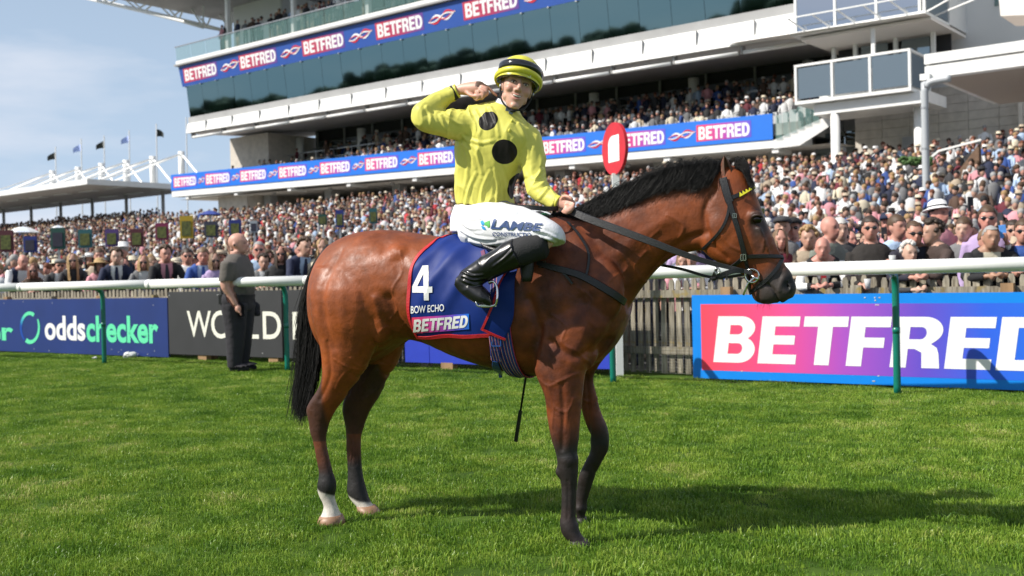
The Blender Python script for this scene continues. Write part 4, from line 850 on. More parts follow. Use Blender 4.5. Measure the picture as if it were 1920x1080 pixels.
def person(pos, yaw, scale, pose, skin, look, outfit, label, group, tilt=0.):
    """look: dict hair=(kind,colour) hat=(kind,colour) glasses; outfit: dict top/jacket/shirt/tie"""
    D = POSES[pose]; E = empty('person', pos, label, 'person', group, rz=yaw); E.scale = (scale,)*3; E.rotation_euler.x = CRQ.gauss(0, .035); E.rotation_euler.y = CRQ.gauss(0, .035); hb_ = (0, D['hy'], D['hz'])
    def add(name, me, col=None, loc=(0, 0, 0), rot=None, par=None, key='rgb'):
        o = link(name, me, par or E, loc)
        if col is not None: o[key] = [*map(float, col)]
        if rot: o.rotation_euler = rot
        if name in ('hair', 'hat', 'sunglasses'): o.scale = (1.11, 1.11, 1.11)
        return o
    b = add('body', D['body'], tuple(x_*.86 for x_ in skin), key='skin_rgb')
    if outfit.get('jacket'): add('jacket', D['jacket'], outfit['jacket']); add('shirt', D['shirt'], outfit.get('shirt', COLS['white']))
    elif outfit.get('waistcoat'): add('waistcoat', D['waistcoat'], outfit['waistcoat']); add('shirt', D['top'], outfit.get('shirt', COLS['white']))
    elif outfit.get('tee'): add('tee_shirt', D['tee'], outfit['tee'])
    else: add('top', D['top'], outfit.get('top', COLS['white']))
    if outfit.get('tie'): add('tie', D['tie'], outfit['tie'])
    if outfit.get('legs', 1): add('trousers', D['trousers'], outfit.get('trousers', (.03, .03, .04)))
    if look.get('hair'): k, c = look['hair']; add('hair', HAIRS[k][int(abs(pos[0]*7)) % 2], HCOL[c], hb_)
    if look.get('hat'): k, c = look['hat']; h = add('hat', HATS[k], COLS.get(c, c) if isinstance(c, str) else c, hb_, (math.radians(-6), 0, 0)); (add('hat_band', BANDH, None, par=h) if k in ('boater', 'panama') else None)
    if look.get('glasses'): add('sunglasses', SUNG, None, hb_)
    if pose.startswith('phone') or look.get('phone'): p = D['hands'][0]; add('phone', PHONE, look.get('phone', (.03, .03, .035)), (p[0]-.02, p[1]-.02, p[2]+.07))
    return E, D
def held(pos, yaw, scale, D, hand, label, group='drinks held by people at the fence'):
    p = D['hands'][hand]; c, s = math.cos(yaw), math.sin(yaw); q = np.array([p[0]*c-p[1]*s, p[0]*s+p[1]*c, p[2]])*scale; o = link('cup', CUP, None, (np.array(pos)+q+[0, 0, .04]).tolist()); tag(o, label, 'cup', group)
def face_yaw(p, turn=0.): return math.atan2(-p[0], p[1])*-1*0+math.atan2(p[0], p[1])*-1+turn
def place(px, py, o, pose, size=1.10, zfix=True):
    """stand a figure behind the fence so that its head shows at the picture point"""
    d = ray(px, py); q = fen(0, o); k = ((q-CAMP)@fnor)/(d@fnor); hp = CAMP+d*k; D = POSES[pose]; s = hp[2]/D['hz']; s = s if zfix else size
    yaw = math.atan2(-hp[0], hp[1]); c, sn = math.cos(yaw), math.sin(yaw); off = np.array([-D['hy']*-sn*-1, 0, 0])*0
    p = np.array([hp[0]-(-sn)*D['hy']*s, hp[1]-c*D['hy']*s, 0.]); return p.tolist(), s, yaw
Cc = COLS; G1 = 'people leaning on the fence'
occupied = []
FRONT = [ # px, py, offset, pose, skin, look, outfit, label, turn
 (24, 492, .95, 'lean_h', 2, {}, dict(waistcoat=Cc['navy'], shirt=Cc['white']), 'bald man in white sleeves and navy waistcoat leaning at the far left of the rail', .3),
 (66, 510, .9, 'lean_f', 1, dict(hair=('bob', 'auburn'), glasses=1), dict(top=Cc['brown']), 'woman with auburn bob and sunglasses between the bald man and flat cap man', 0),
 (103, 499, .9, 'lean_m', 1, dict(hat=('cap', 'grey'), hair=('crop', 'brown'), glasses=1), dict(jacket=Cc['charcoal'], shirt=Cc['white'], tie=Cc['charcoal']), 'man in grey flat cap, sunglasses and dark blazer at the left of the rail', 0),
 (143, 490, .95, 'lean_f', 0, dict(hair=('long', 'fair'), glasses=1), dict(top=Cc['charcoal']), 'woman with long fair hair, sunglasses and dark top left of the straw hat', 0),
 (187, 500, .85, 'lean_f', 1, dict(hat=('wide', (.42, .28, .13)), hair=('bob', 'dark brown')), dict(top=Cc['pink']), 'woman under a wide tan straw hat at the left part of the rail', 0),
 (218, 482, .9, 'lean_m', 4, dict(hair=('curly', 'brown')), dict(jacket=Cc['navy'], shirt=Cc['white'], tie=Cc['navy']), 'young man in navy suit and tie right beside the wide tan straw hat', 0),
 (270, 494, .9, 'lean_f', 1, dict(hair=('bob', 'fair'), glasses=1), dict(jacket=Cc['grey'], shirt=Cc['white']), 'woman with fair bob, sunglasses and grey jacket between two suited young men', 0),
 (310, 478, .9, 'lean_m', 1, dict(hair=('curly', 'brown')), dict(jacket=Cc['black'], shirt=Cc['pink'], tie=Cc['charcoal']), 'young man in black suit with pink shirt leaning on the fence', .2),
 (350, 482, 1.4, 'stand_m', 1, dict(hair=('short', 'dark brown'), glasses=1), dict(top=Cc['white']), 'man in white shirt and sunglasses behind the black and blue suits', 0),
 (381, 480, .9, 'lean_m', 2, dict(hair=('short', 'light brown')), dict(jacket=Cc['blue'], shirt=Cc['pale blue'], tie=Cc['blue']), 'man in bright blue suit and tie left of the steward', 0),
 (402, 478, 1.5, 'raise_f', 0, dict(hair=('bob', 'light brown')), dict(tee=Cc['beige']), 'woman in beige raising one arm just left of the steward', 0),
 (484, 470, 1.3, 'stand_m', 2, dict(hair=('crop', 'grey'), glasses=1), dict(top=Cc['pale blue']), 'man in pale blue shirt and glasses just right of the steward', 0),
 (495, 494, .9, 'lean_m', 0, dict(hair=('curly', 'dark brown')), dict(jacket=Cc['grey'], shirt=Cc['white']), 'dark haired boy in pale grey suit right of the steward', 0),
 (528, 478, 1.0, 'shade_m', 1, dict(hair=('long', 'dark brown'), glasses=1), dict(tee=Cc['black']), 'woman in black and sunglasses with raised hand, right of the boy', 0),
 (545, 464, .95, 'lean_m', 0, dict(hair=('curly', 'brown')), dict(jacket=Cc['navy'], shirt=Cc['pale blue'], tie=Cc['navy']), 'tall young man in navy suit nearest the horse\'s tail', .5),
 (592, 466, 1.3, 'stand_f', 0, dict(hair=('long', 'fair')), dict(top=Cc['cream']), 'woman with fair hair and cream top just above the horse\'s croup', 0),
 (1461, 452, 1.15, 'cup_f', 1, dict(hair=('long', 'light brown')), dict(top=Cc['burgundy']), 'woman in burgundy top holding a drink beside the horse\'s nose', .2),
 (1458, 428, 1.7, 'stand_m', 0, dict(hat=('cap', 'charcoal'), hair=('crop', 'grey')), dict(top=Cc['grey']), 'man in dark flat cap behind the woman in burgundy', 0),
 (1484, 430, 2.0, 'stand_m', 1, dict(hat=('cap', 'black'), hair=('short', 'brown'), glasses=1), dict(jacket=Cc['navy'], shirt=Cc['pale blue']), 'man in black cap, sunglasses and navy jacket near the horse\'s nose', 0),
 (1521, 448, 1.35, 'lean_f', 0, dict(hair=('curly', 'fair')), dict(top=Cc['beige']), 'woman with curly fair hair right of the woman in burgundy', 0),
 (1557, 430, .95, 'stand_h', 2, {}, dict(top=(.17, .19, .16)), 'big bald man in grey green shirt turned away to the right', .9),
 (1546, 464, .62, 'lean_h', 2, {}, dict(waistcoat=Cc['black'], shirt=Cc['white'], tie=Cc['red']), 'bald man in black waistcoat, white sleeves and red tie at the fence', 0),
 (1590, 432, 1.5, 'shade_m', 4, dict(hair=('short', 'white')), dict(top=Cc['charcoal']), 'white haired man with hand to face behind the bald men', .3),
 (1641, 430, .62, 'cup_m', 1, dict(hair=('short', 'dark brown'), glasses=1), dict(top=(.02, .016, .014)), 'man in glasses and black jacket holding two plastic cups', .1),
 (1669, 428, 1.5, 'stand_m', 1, dict(hair=('short', 'brown')), dict(top=Cc['pale blue']), 'man in pale blue shirt behind the two plastic cups', .7),
 (1696, 476, .55, 'lean_f', 4, dict(hair=('curly', 'white')), dict(top=Cc['charcoal']), 'white haired woman bending low over the fence', .4),
 (1713, 437, .75, 'lean_m', 1, dict(hair=('crop', 'brown'), glasses=1), dict(top=(.018, .016, .03)), 'man in sunglasses and dark navy shirt behind the bending woman', .2),
 (1769, 438, .62, 'lean_m', 0, dict(hair=('curly', 'dark brown')), dict(top=(.055, .035, .03)), 'young man with thick dark curls and brown sweater looking down left', -.9),
 (1846, 450, .6, 'lean_h', 3, dict(hair=('crop', 'grey')), dict(jacket=Cc['black'], shirt=Cc['cream']), 'grey haired man in black blazer and open cream shirt at the right', .2),
 (1810, 432, 1.6, 'stand_m', 4, dict(hair=('short', 'brown')), dict(top=Cc['grey']), 'brown haired man just behind the black blazer and dark curls', -.2),
 (1851, 412, 1.5, 'stand_m', 2, dict(hair=('short', 'brown'), glasses=1), dict(top=Cc['lilac']), 'man in lilac top and sunglasses behind the grey haired man', 0),
 (1881, 452, 1.0, 'phone_m', 1, dict(hair=('short', 'light brown'), phone=(.10, .30, .75)), dict(top=Cc['white']), 'person holding up a bright blue phone near the right edge', .2),
 (1919, 438, .8, 'lean_m', 1, dict(hair=('short', 'brown'), glasses=1), dict(jacket=Cc['navy'], shirt=Cc['blue']), 'man in navy jacket and sunglasses cut by the right edge', 0),
 (1440, 470, 1.0, 'lean_f', 0, dict(hair=('long', 'brown')), dict(top=Cc['pink']), 'woman in pink hidden behind the horse\'s muzzle', 0),
 (1270, 492, .8, 'lean_f', 0, dict(hair=('long', 'light brown')), dict(top=Cc['pink']), 'woman in pink behind the reins under the horse\'s neck', 0),
 (1300, 488, .8, 'lean_m', 0, dict(hair=('short', 'grey')), dict(top=Cc['white']), 'grey haired man in white seen under the horse\'s jaw', 0),
]
for px, py, o, pose, sk_i, look, outfit, lab, turn in FRONT:
    p, s, yaw = place(px, py, o, pose); E, D = person(p, yaw+turn, s, pose, SKINS[sk_i][0], look, outfit, lab, G1); occupied.append((px, py, p, lab))
    if 'two plastic cups' in lab and 'behind' not in lab: held(p, yaw+turn, s, D, 0, 'clear plastic cup in the right raised hand of the black jacketed man'); held(p, yaw+turn, s, D, 1, 'clear plastic cup held lower by the man in the black jacket')
    if 'burgundy top' in lab: held(p, yaw+turn, s, D, 0, 'cup held by the woman in burgundy by the horse\'s nose')
# ---- random onlookers
def randlook(q):
    fem = q.random() < .42; sk_ = SKINS[min(5, int(abs(q.gauss(0, 1.7))))]; hc = q.choice(['dark brown', 'brown', 'brown', 'light brown', 'grey', 'black', 'fair' if fem else 'dark brown', 'auburn' if fem else 'grey', 'white' if not fem else 'fair'])
    look = {}; words = []
    hk = q.choice(['long', 'long', 'bob']) if fem else q.choice(['short', 'short', 'curly', 'short', 'crop'])
    bald = (not fem) and q.random() < .06
    if not bald: look['hair'] = (hk, hc); words.append(f'{"long " if hk=="long" else "curly " if hk=="curly" else ""}{hc} hair')
    else: words.append('bald head')
    if q.random() < (.30 if fem else .16): k = q.choice(['boater', 'panama', 'wide' if fem else 'cap']); c = q.choice(['cream', 'cream', 'white', 'beige']) if k != 'cap' else q.choice(['grey', 'navy', 'charcoal']); look['hat'] = (k, c); words[-1] = f'{c} {"flat cap" if k=="cap" else "wide hat" if k=="wide" else "banded hat"}'
    if q.random() < .45: look['glasses'] = 1; words.append('sunglasses')
    if fem: c = q.choice(['white', 'cream', 'pink', 'black', 'beige', 'pale blue', 'red', 'yellow', 'green', 'lilac', 'white']); out_ = {'tee' if q.random() < .5 else 'top': COLS[c]}; dress = f'{c} top'
    else:
        k = q.random()
        if k < .38: c = q.choice(['navy', 'navy', 'charcoal', 'grey', 'blue', 'black', 'beige']); s2 = q.choice(['white', 'white', 'pale blue', 'pink']); out_ = dict(jacket=COLS[c], shirt=COLS[s2]); dress = f'{c} jacket over {s2} shirt'; 
        else: c = q.choice(['white', 'white', 'pale blue', 'pale blue', 'navy', 'grey', 'black', 'cream', 'pink', 'olive', 'blue']); out_ = {'top' if q.random() < .6 else 'tee': COLS[c]}; dress = f'{c} shirt'
        if 'jacket' in out_ and q.random() < .6: out_['tie'] = COLS[q.choice(['navy', 'burgundy', 'blue', 'charcoal'])]; dress += ' and tie'
    out_['trousers'] = COLS[q.choice(['navy', 'charcoal', 'beige', 'grey'])]
    pose = q.choice(['stand_f', 'stand_f', 'cup_f', 'raise_f']) if fem else q.choice(['stand_m', 'stand_m', 'stand_m', 'cup_m', 'stand_h', 'fold_m', 'phone_m', 'shade_m'])
    return ('woman' if fem else 'man'), sk_, look, out_, pose, dress, words
labels_seen = set()
LAND = [(60, 'the far left'), (200, 'the left'), (330, 'the left'), (450, 'the steward'), (580, 'the horse\'s tail'), (760, 'the horse\'s croup'), (1010, 'the rider'), (1180, 'the red post'), (1300, 'the horse\'s mane'), (1440, 'the horse\'s head'), (1557, 'the white column'), (1741, 'the drainpipe'), (1900, 'the right edge')]
def mklabel(kind, dress, words, px, row, pose):
    land = min(LAND, key=lambda t_: abs(t_[0]-px)); act = {'cup': 'hands raised', 'phon': 'filming', 'rais': 'arm raised', 'fold': 'arms folded', 'shad': 'shading eyes'}.get(pose[:4], '')
    side = 'left of' if px < land[0]-12 else 'right of' if px > land[0]+12 else 'level with'
    near = ('at' if 'left' in land[1] or 'edge' in land[1] else side)+' '+land[1]
    w0 = words[0]; sg_ = ' and sunglasses' if len(words) > 1 else ''; dr = [dress, dress.replace(' shirt and tie', ' shirt'), dress.split(' over ')[0]]
    opts = []
    for sz in ('', 'one of the nearer, ', 'one farther back, '):
        for ex in ('', act+', ' if act else ''):
            for d_ in dr:
                for g_ in (sg_, ''): opts.append(f'{kind} in {d_}, {w0}{g_}, {ex}{sz}{near}')
    for lab in opts:
        if lab not in labels_seen and len(lab.split()) <= 16: labels_seen.add(lab); return lab
    for lab in opts:
        if len(lab.split()) <= 16: return lab
    return f'{kind} in {dr[2]} {near}'
def projp(p):
    d = np.array(p)-CAMP; z = d@FW; return 960+FPX*(d@CR)/z, 540-FPX*(d@CU)/z
cnt = len(FRONT); q = random.Random(33)
taken = [np.array(o_[2][:2]) for o_ in occupied]; cand = []
o_ = 1.0
while o_ < 14.5:
    s_ = -26+q.uniform(0, .5)
    while s_ < 16:
        p = fen(0, o_+q.uniform(-.16, .16))+fdir*(s_+q.uniform(-.1, .1)); x, y = projp(p+[0, 0, 1.6])
        if -30 < x < 2400 and not (640 < x < 830 and y > 440): cand.append((np.linalg.norm(p), p, x, y, o_))
        s_ += q.uniform(.50, .70)
    o_ += q.uniform(.55, .72)
# people standing on the right hand terrace and under the balcony, nearest first
cand.sort(key=lambda c: c[0]); IND = []; rest = []
def free(p, r=.42): return all((p[0]-t_[0])**2+(p[1]-t_[1])**2 > r*r for t_ in taken)
for c in cand:
    if not free(c[1]): continue
    taken.append(c[1][:2].copy())
    (IND if len(IND) < 300-len(FRONT)-12 and c[2] < 1945 else rest).append(c)
for d_, p, x, y, o_ in IND:
    kind, sk_, look, out_, pose, dress, words = randlook(q); sc_ = q.gauss(1.02, .045)*(.96 if kind == 'woman' else 1.0); 
    lab = mklabel(kind, dress, words, x, f'row {o_}', pose); row = 'spectators packed behind the fence'
    person(p.tolist(), math.atan2(-p[0], p[1])+q.gauss(0, .45), sc_, pose, sk_[0], look, out_, lab, row)
# ---- the mass of the crowd: every figure small, one piece per area
def lowfig(hi=True, far=False):
    mb = MB(); C = []
    def a(VF, k): V, F = VF; mb.add(V, F); C.extend([k]*len(V))
    n = 8 if hi else 5 if far else 6; nv = 4 if far else 6
    a(yl([(0, 0, .75, .15, .10), (0, 0, 1.1, .16, .11), (0, -.01, 1.36, .20, .11), (0, 0, 1.47, .07, .06)], 4, n), 1)
    a(ellipsoid((0, -.012, 1.60), (.070, .085, .105), n, nv), 0)
    V, F = ellipsoid((0, .012, 1.676), (.090, .104, .098), n, nv); a((V, F), 2)
    for s in (() if far else (1, -1)): a(tube([(s*.20, 0, 1.38), (s*.27, -.02, 1.10), (s*.14, -.22, 1.06)], [.052, .045, .035], 5), 1)
    if hi:
        for s in (1, -1): a(tube([(s*.09, 0, .85), (s*.10, 0, .05)], [.09, .055], 5), 3)
    V, F = mb.VF(); return V, F, np.array(C)
LF = [lowfig(True), lowfig(False), lowfig(False, True)]
def lowhat():
    V, F = tube([(0, .0, 1.70), (0, 0, 1.712), (0, 0, 1.715), (0, 0, 1.79), (0, 0, 1.80)], [.14, .14, .09, .085, .02], 8); return V, F
LHAT = lowhat()
m = bpy.data.materials.new('crowd'); m.use_nodes = True; b = m.node_tree.nodes['Principled BSDF']; a_ = m.node_tree.nodes.new('ShaderNodeAttribute'); a_.attribute_name = 'tint'; m.node_tree.links.new(a_.outputs['Color'], b.inputs['Base Color']); b.inputs['Roughness'].default_value = .8; CROWDM = m
def crowd(name, spots, seed, bright=.5, lo=0, dark=0.):
    q = random.Random(seed); VV = []; FF = []; CC = []; n = 0
    top_l = ['white', 'white', 'cream', 'pale blue', 'white', 'pink', 'navy', 'navy', 'black', 'grey', 'beige', 'charcoal', 'blue', 'brown', 'white', 'navy', 'charcoal', 'red' if q.random() < .3 else 'grey', 'burgundy']
    dark_l = ['navy', 'black', 'charcoal', 'navy', 'grey', 'brown', 'navy', 'white', 'blue']
    for p, yaw, sit in spots:
        V, F, C = LF[lo]; s = q.gauss(1.02, .05); V = V*s; yw = yaw+q.gauss(0, .5); V = V@np.array([[math.cos(yw), math.sin(yw), 0], [-math.sin(yw), math.cos(yw), 0], [0, 0, 1]])
        if sit: V = V-[0, 0, .52]
        V = V+p; tc_ = np.array(COLS[q.choice(dark_l if q.random() < dark else top_l)])*q.uniform(.8, 1.15); pal = np.array([tuple(.78*x_ for x_ in SKINS[min(5, int(abs(q.gauss(0, 1.6))))][0]), tc_*.9, HCOL[q.choice(list(HCOL)[:6])] if q.random() > .1 else (.3, .3, .3), COLS[q.choice(['navy', 'charcoal', 'beige', 'grey'])]])
        VV.append(V); CC.append(pal[C]); FF += [[i+n for i in f] for f in F]; n += len(V)
        if q.random() < .17: Vh, Fh = LHAT; Vh = Vh*s+p-([0, 0, .52] if sit else [0, 0, 0]); VV.append(Vh); CC.append(np.tile(COLS[q.choice(['cream', 'white', 'cream', 'beige', 'black'])], (len(Vh), 1))); FF += [[i+n for i in f] for f in Fh]; n += len(Vh)
    me = mesh(name, np.concatenate(VV), FF, CROWDM, True); ccol(me, np.concatenate(CC)); o = link(name, me); o['kind'] = 'stuff'; return o
def vis(p, m_=380): x, y = projp(p); return -.4*m_ < x < 1920+m_ and -40 < y < 700
YW = math.atan2(-BN[0], BN[1])
flat = [(c[1], math.atan2(-c[1][0], c[1][1]), 0) for c in rest]
terr = []; q = random.Random(5)
uu = -60.
# flat ground between the packed rows and the foot of the terrace
for gy in np.arange(14, 75, .62):
    for gx in np.arange(-58, 36, .56):
        p = np.array([gx+q.uniform(-.22, .22), gy+q.uniform(-.2, .2), 0.]); o_ = (p-fen(0))@fnor; v_ = (p-BR0)@BN
        if o_ < 14.6 or v_ > -22.2: continue
        if vis(p+[0, 0, 1.6]) and q.random() < .86: flat.append((p, YW, 0))
for k in range(24):
    v_ = -22+.917*(k+.5); u = -100.
    while u < 30:
        u += abs(q.gauss(.47, .12))+.05
        if q.random() < .04+.22*max(0, mnoise.noise(Vector((u*.22, v_*.35, 0)))): continue
        p = b3(u, v_+q.uniform(-.2, .2), .2*(k+1))
        if vis(p+[0, 0, 1.6]): terr.append((p, YW, 0))
crowd('enclosure_crowd', flat, 1, lo=1); crowd('terrace_crowd', [t_ for t_ in terr if t_[0][1] < 48], 2, lo=1, dark=.12); crowd('terrace_crowd', [t_ for t_ in terr if t_[0][1] >= 48], 3, lo=2, dark=.12)
under = []
for i in range(420): p = b3(q.uniform(-43, 6.5), q.uniform(.5, 7.5), 4.8); under.append((p, YW+q.uniform(-1, 1), 0))
crowd('concourse_crowd', under, 4, lo=1, dark=.7)
far_s = []
for k in range(8):
    for i in range(120): far_s.append((b3(-62-i*.48+q.uniform(-.2, .2), .8+k*.95, 4.8+.2*k), YW, 0))
crowd('far_stand_crowd', far_s, 8, lo=2, dark=.55)
for k in range(8): bpart('step', CONC, FS, (-115, -61.5, .3+k*.95, .3+(k+1)*.95, 4.0, 4.8+.2*k))
bal = []
for k in range(6):
    u = -45.5
    while u < 1.0:
        dens = .42 if u < -32 else .60
        u += q.uniform(.5, .62)
        if q.random() < (.88 if (u > -15) else .62 if u > -31 else .22): bal.append((b3(u, .62+.85*k, 8.15+.28*k), YW, 1 if k < 5 else 0))
for i in range(150): u = q.triangular(-43, 0, -8) if q.random() < .6 else q.uniform(-40, 1); bal.append((b3(u, q.uniform(5.6, 8.5), 9.75), YW+q.gauss(0, .6), 0))
crowd('balcony_crowd', bal, 5, dark=.35)
topb = [(b3(q.uniform(-43, -14), q.uniform(-.05, .5), 17.90), YW, 0) for i in range(90)]+[(b3(q.uniform(-14, 1), q.uniform(-.05, .5), 17.90), YW, 0) for i in range(40)]
crowd('top_balcony_crowd', topb, 6, dark=.4)
rt = []
for i in range(210): u = q.uniform(8.6, 29); v_ = q.uniform(-.5, 4); rt.append((b3(u, v_, 5.0 if v_ < 1.2 else 5.4), YW, 0))
crowd('upper_right_crowd', rt, 7, dark=.2)
# ---- bookmakers' boards and umbrellas in the ring
BK = [(12, 452, 26, 40, 'burgundy', 'dark red bookmaker board cut by the left edge'), (57, 458, 24, 30, 'blue', 'blue bookmaker board under the pale umbrella'), (109, 447, 26, 40, 'green', 'green bookmaker board with white top, second from left'), (160, 447, 25, 34, 'teal', 'teal bookmaker board with a purple top strip'), (210, 446, 24, 32, 'purple', 'purple framed bookmaker board with olive screen left of the burgundy one'), (257, 446, 23, 34, 'burgundy', 'burgundy topped bookmaker board with teal sides'), (304, 434, 24, 32, 'magenta', 'magenta topped bookmaker board left of the yellow one'), (350, 426, 24, 42, 'yellow', 'bookmaker board with a bright yellow header'), (396, 430, 24, 30, 'grey', 'grey bookmaker board under the blue umbrella'), (441, 427, 22, 30, 'blue', 'blue topped bookmaker board with green figures right of the blue umbrella'), (476, 425, 13, 22, 'pale', 'small pale grey sign board above the steward'), (605, 412, 16, 20, 'green', 'small green bookmaker board above the horse\'s tail'), (637, 410, 15, 32, 'blue', 'narrow blue board above the horse\'s croup'), (700, 405, 15, 28, 'teal', 'teal board above the croup, with yellow panel'), (1428, 395, 12, 16, 'pale', 'small pale board just behind the horse\'s forehead')]
BC = {'burgundy': srgb(96, 22, 44), 'blue': srgb(22, 50, 150), 'green': srgb(20, 90, 80), 'teal': srgb(30, 110, 120), 'purple': srgb(90, 60, 140), 'magenta': srgb(150, 30, 90), 'yellow': srgb(215, 180, 30), 'grey': srgb(60, 64, 90), 'pale': srgb(190, 200, 210)}
OLV = mat('board_screen_olive', srgb(86, 92, 40), .5, var=.6, vscale=14); DKS = mat('board_screen_dark', srgb(42, 40, 58), .5, var=.3, vscale=10)
for i, (px, py, w_, h_, c, lab) in enumerate(BK):
    Yd = 33.; p = atY(px, py, Yd); W2 = w_*Yd/2000/2; H2 = h_*Yd/2000/2; E = empty('bookmaker_board', (p[0], p[1], 0), lab, 'board', 'bookmakers\' boards above the crowd'); cm = mat('bookie_'+c, tuple(.55*x_ for x_ in BC[c]), .6); ax = (np.array([1, 0, 0]), np.array([0, 1, 0]), BZ)
    mb = MB(); mb.box(p, (W2, .04, H2), ax); mb.part('frame', cm, E); mb = MB(); mb.box(p+[0, -.045, -H2*.12], (W2*.72, .008, H2*.66), ax); mb.part('screen', OLV if i not in (1, 2, 10) else DKS, E)
    mb = MB(); mb.bar((p[0], p[1]+.06, 0), (p[0], p[1]+.06, p[2]), .05, .05, (0, 1, 0)); mb.part('pole', STEEL, E)
def umbrella(px, py, w_, c, c2, lab):
    Yd = 34.; p = atY(px, py, Yd); R = w_*Yd/2000/2; E = empty('umbrella', (p[0], p[1], 0), lab, 'umbrella'); n = 8
    for k in range(n):
        V = []; 
        for j in range(5): r = R*j/4; z = p[2]+R*.42*math.cos(j/4*1.45); V += [[p[0]+r*math.cos(a), p[1]+r*math.sin(a), z] for a in (2*math.pi*k/n, 2*math.pi*(k+1)/n)]
        part('canopy_panel', V, [[2*j, 2*j+1, 2*j+3, 2*j+2] for j in range(4)], mat('umbrella_'+(c if k % 2 else c2), {'white': (.75, .75, .75), 'lightblue': (.6, .66, .75), 'blue': (.03, .05, .25), 'blue2': (.04, .07, .30)}[c if k % 2 else c2], .6), E, smooth=True)
    V, F = tube([(p[0], p[1], 0), (p[0], p[1], p[2]+R*.5)], .025, 6); part('pole', V, F, STEEL, E)
umbrella(44, 438, 62, 'white', 'lightblue', 'pale white umbrella over the bookmakers at the far left'); umbrella(394, 404, 44, 'blue', 'blue2', 'dark blue umbrella in the crowd left of the steward'); umbrella(109, 428, 26, 'white', 'lightblue', 'small white canopy over the green bookmaker board')
# ---- steward on the track
D = build_pose('stand', False, .30, .011)
px, py = 450, 697; p = ground(px, py); p = np.array([p[0], p[1], 0]); p = p+rnor*.0
yaw = math.atan2(-p[0], p[1])+1.15; S_ = (697-445)*np.linalg.norm(p)/2000/1.77
E = empty('person', p.tolist(), 'heavy bald steward in grey short sleeved shirt and black trousers, back half turned', 'person', rz=yaw); E.scale = (S_*1.13, S_*1.13, S_)
o = link('body', D['body'], E); o['skin_rgb'] = [.55, .29, .22]
def cl2(name, keep, off, col):
    x, f = sub(D['V'], D['F'], keep, off, D['n']); o = link(name, mesh(name, x, f, PCLOTH, True), E); o['rgb'] = list(col)
V = D['V']; X, Y, Z = V.T; hd_ = (Z > D['hz']-.13) & (np.linalg.norm((V-[0, D['hy'], D['hz']])*[1, 1, .8], axis=1) < .15)
cl2('shirt', (Z > .93) & ~hd_ & (Z < 1.50) & ~((np.abs(X) > .20) & (Z < 1.16)), .020, (.10, .088, .078)); cl2('trousers', (Z < .99) & ((np.abs(X) < .235)) & (Z > .06), .034, (.022, .020, .026)); cl2('shoe', Z < .085, .008, (.01, .01, .01)); cl2('belt', (Z > .945) & (Z < .995) & (np.abs(X) < .25), .026, (.01, .01, .01))
mb = MB(); mb.box((-.20, .10, .93), (.025, .03, .06)); mb.box((-.20, .10, 1.02), (.008, .008, .05)); o = link('radio', mesh('radio', *mb.VF(), BLACK), E); mb = MB(); mb.ell((.0, D['hy']+.0, D['hz']), (.01, .01, .01)); mb = MB(); mb.ell((-.085, D['hy']+.01, D['hz']-.01), (.012, .016, .020), 8, 6); link('earpiece', mesh('earpiece', *mb.VF(), BLACK), E)
mb = MB(); q = random.Random(3)
for i in range(5): mb.ell((.20+q.uniform(-.03, .03), .17+q.uniform(-.02, .03), .93-i*.02), (.03, .025, .03), 8, 6)
link('blue_gloves', mesh('blue_gloves', *mb.VF(), mat('glove_blue', (.02, .12, .45), .6), True), E)
# white padded bridle cloth tied on the fence, and a hand below the rail
# ================================================================== HORSE
HC = np.array([-.254, 5.3125, 0.]); HF = np.array([.9309, -.3653, 0.]); HN = np.array([-.3653, -.9309, 0.]); UPV = np.array([0, 0, 1.])
def HP(px, py, t=0.):
    d = ray(px, py); k = (t-(CAMP-HC)@HN)/(d@HN); return CAMP+d*k
def toH(P):
    P = np.asarray(P, float)-HC; return np.stack([P@HF, P@HN, P[..., 2]], -1)
def fromH(s, t, z): return HC+np.multiply.outer(s, HF)+np.multiply.outer(t, HN)+np.multiply.outer(z, UPV)
hb = MB()
# torso: x, top y, bottom y, half width, exponent
TOR = [(592, 528, 588, .07), (604, 492, 632, .15), (630, 456, 668, .22), (670, 437, 686, .265), (712, 431, 672, .28), (755, 433, 640, .275), (800, 440, 642, .275),
       (860, 447, 668, .295), (920, 444, 688, .30), (975, 430, 700, .285), (1020, 412, 706, .255), (1060, 402, 704, .235), (1100, 412, 692, .225), (1135, 440, 668, .20), (1162, 486, 632, .16), (1179, 535, 590, .08)]
rg = []
for x, yt, yb, wd in smooth_rings(TOR, 44):
    a = HP(x, yt); b = HP(x, yb); e = 2.25
    rg.append(((a+b)/2, (a-b)/2, HN*wd, e))
hb.add(*loft(rg, 32))
# neck: top x,y  bottom x,y  half width
NEK = [(1020, 418, 1120, 640, .20), (1052, 402, 1168, 592, .17), (1100, 392, 1198, 548, .128), (1160, 368, 1228, 510, .105), (1220, 345, 1262, 482, .092), (1280, 326, 1300, 472, .084), (1335, 316, 1330, 466, .08), (1366, 318, 1350, 440, .07)]
rg = []
for x0, y0, x1, y1, wd in smooth_rings(NEK, 24):
    a = HP(x0, y0); b = HP(x1, y1); rg.append(((a+b)/2, (a-b)/2, HN*wd, 2.0))
hb.add(*loft(rg, 26))
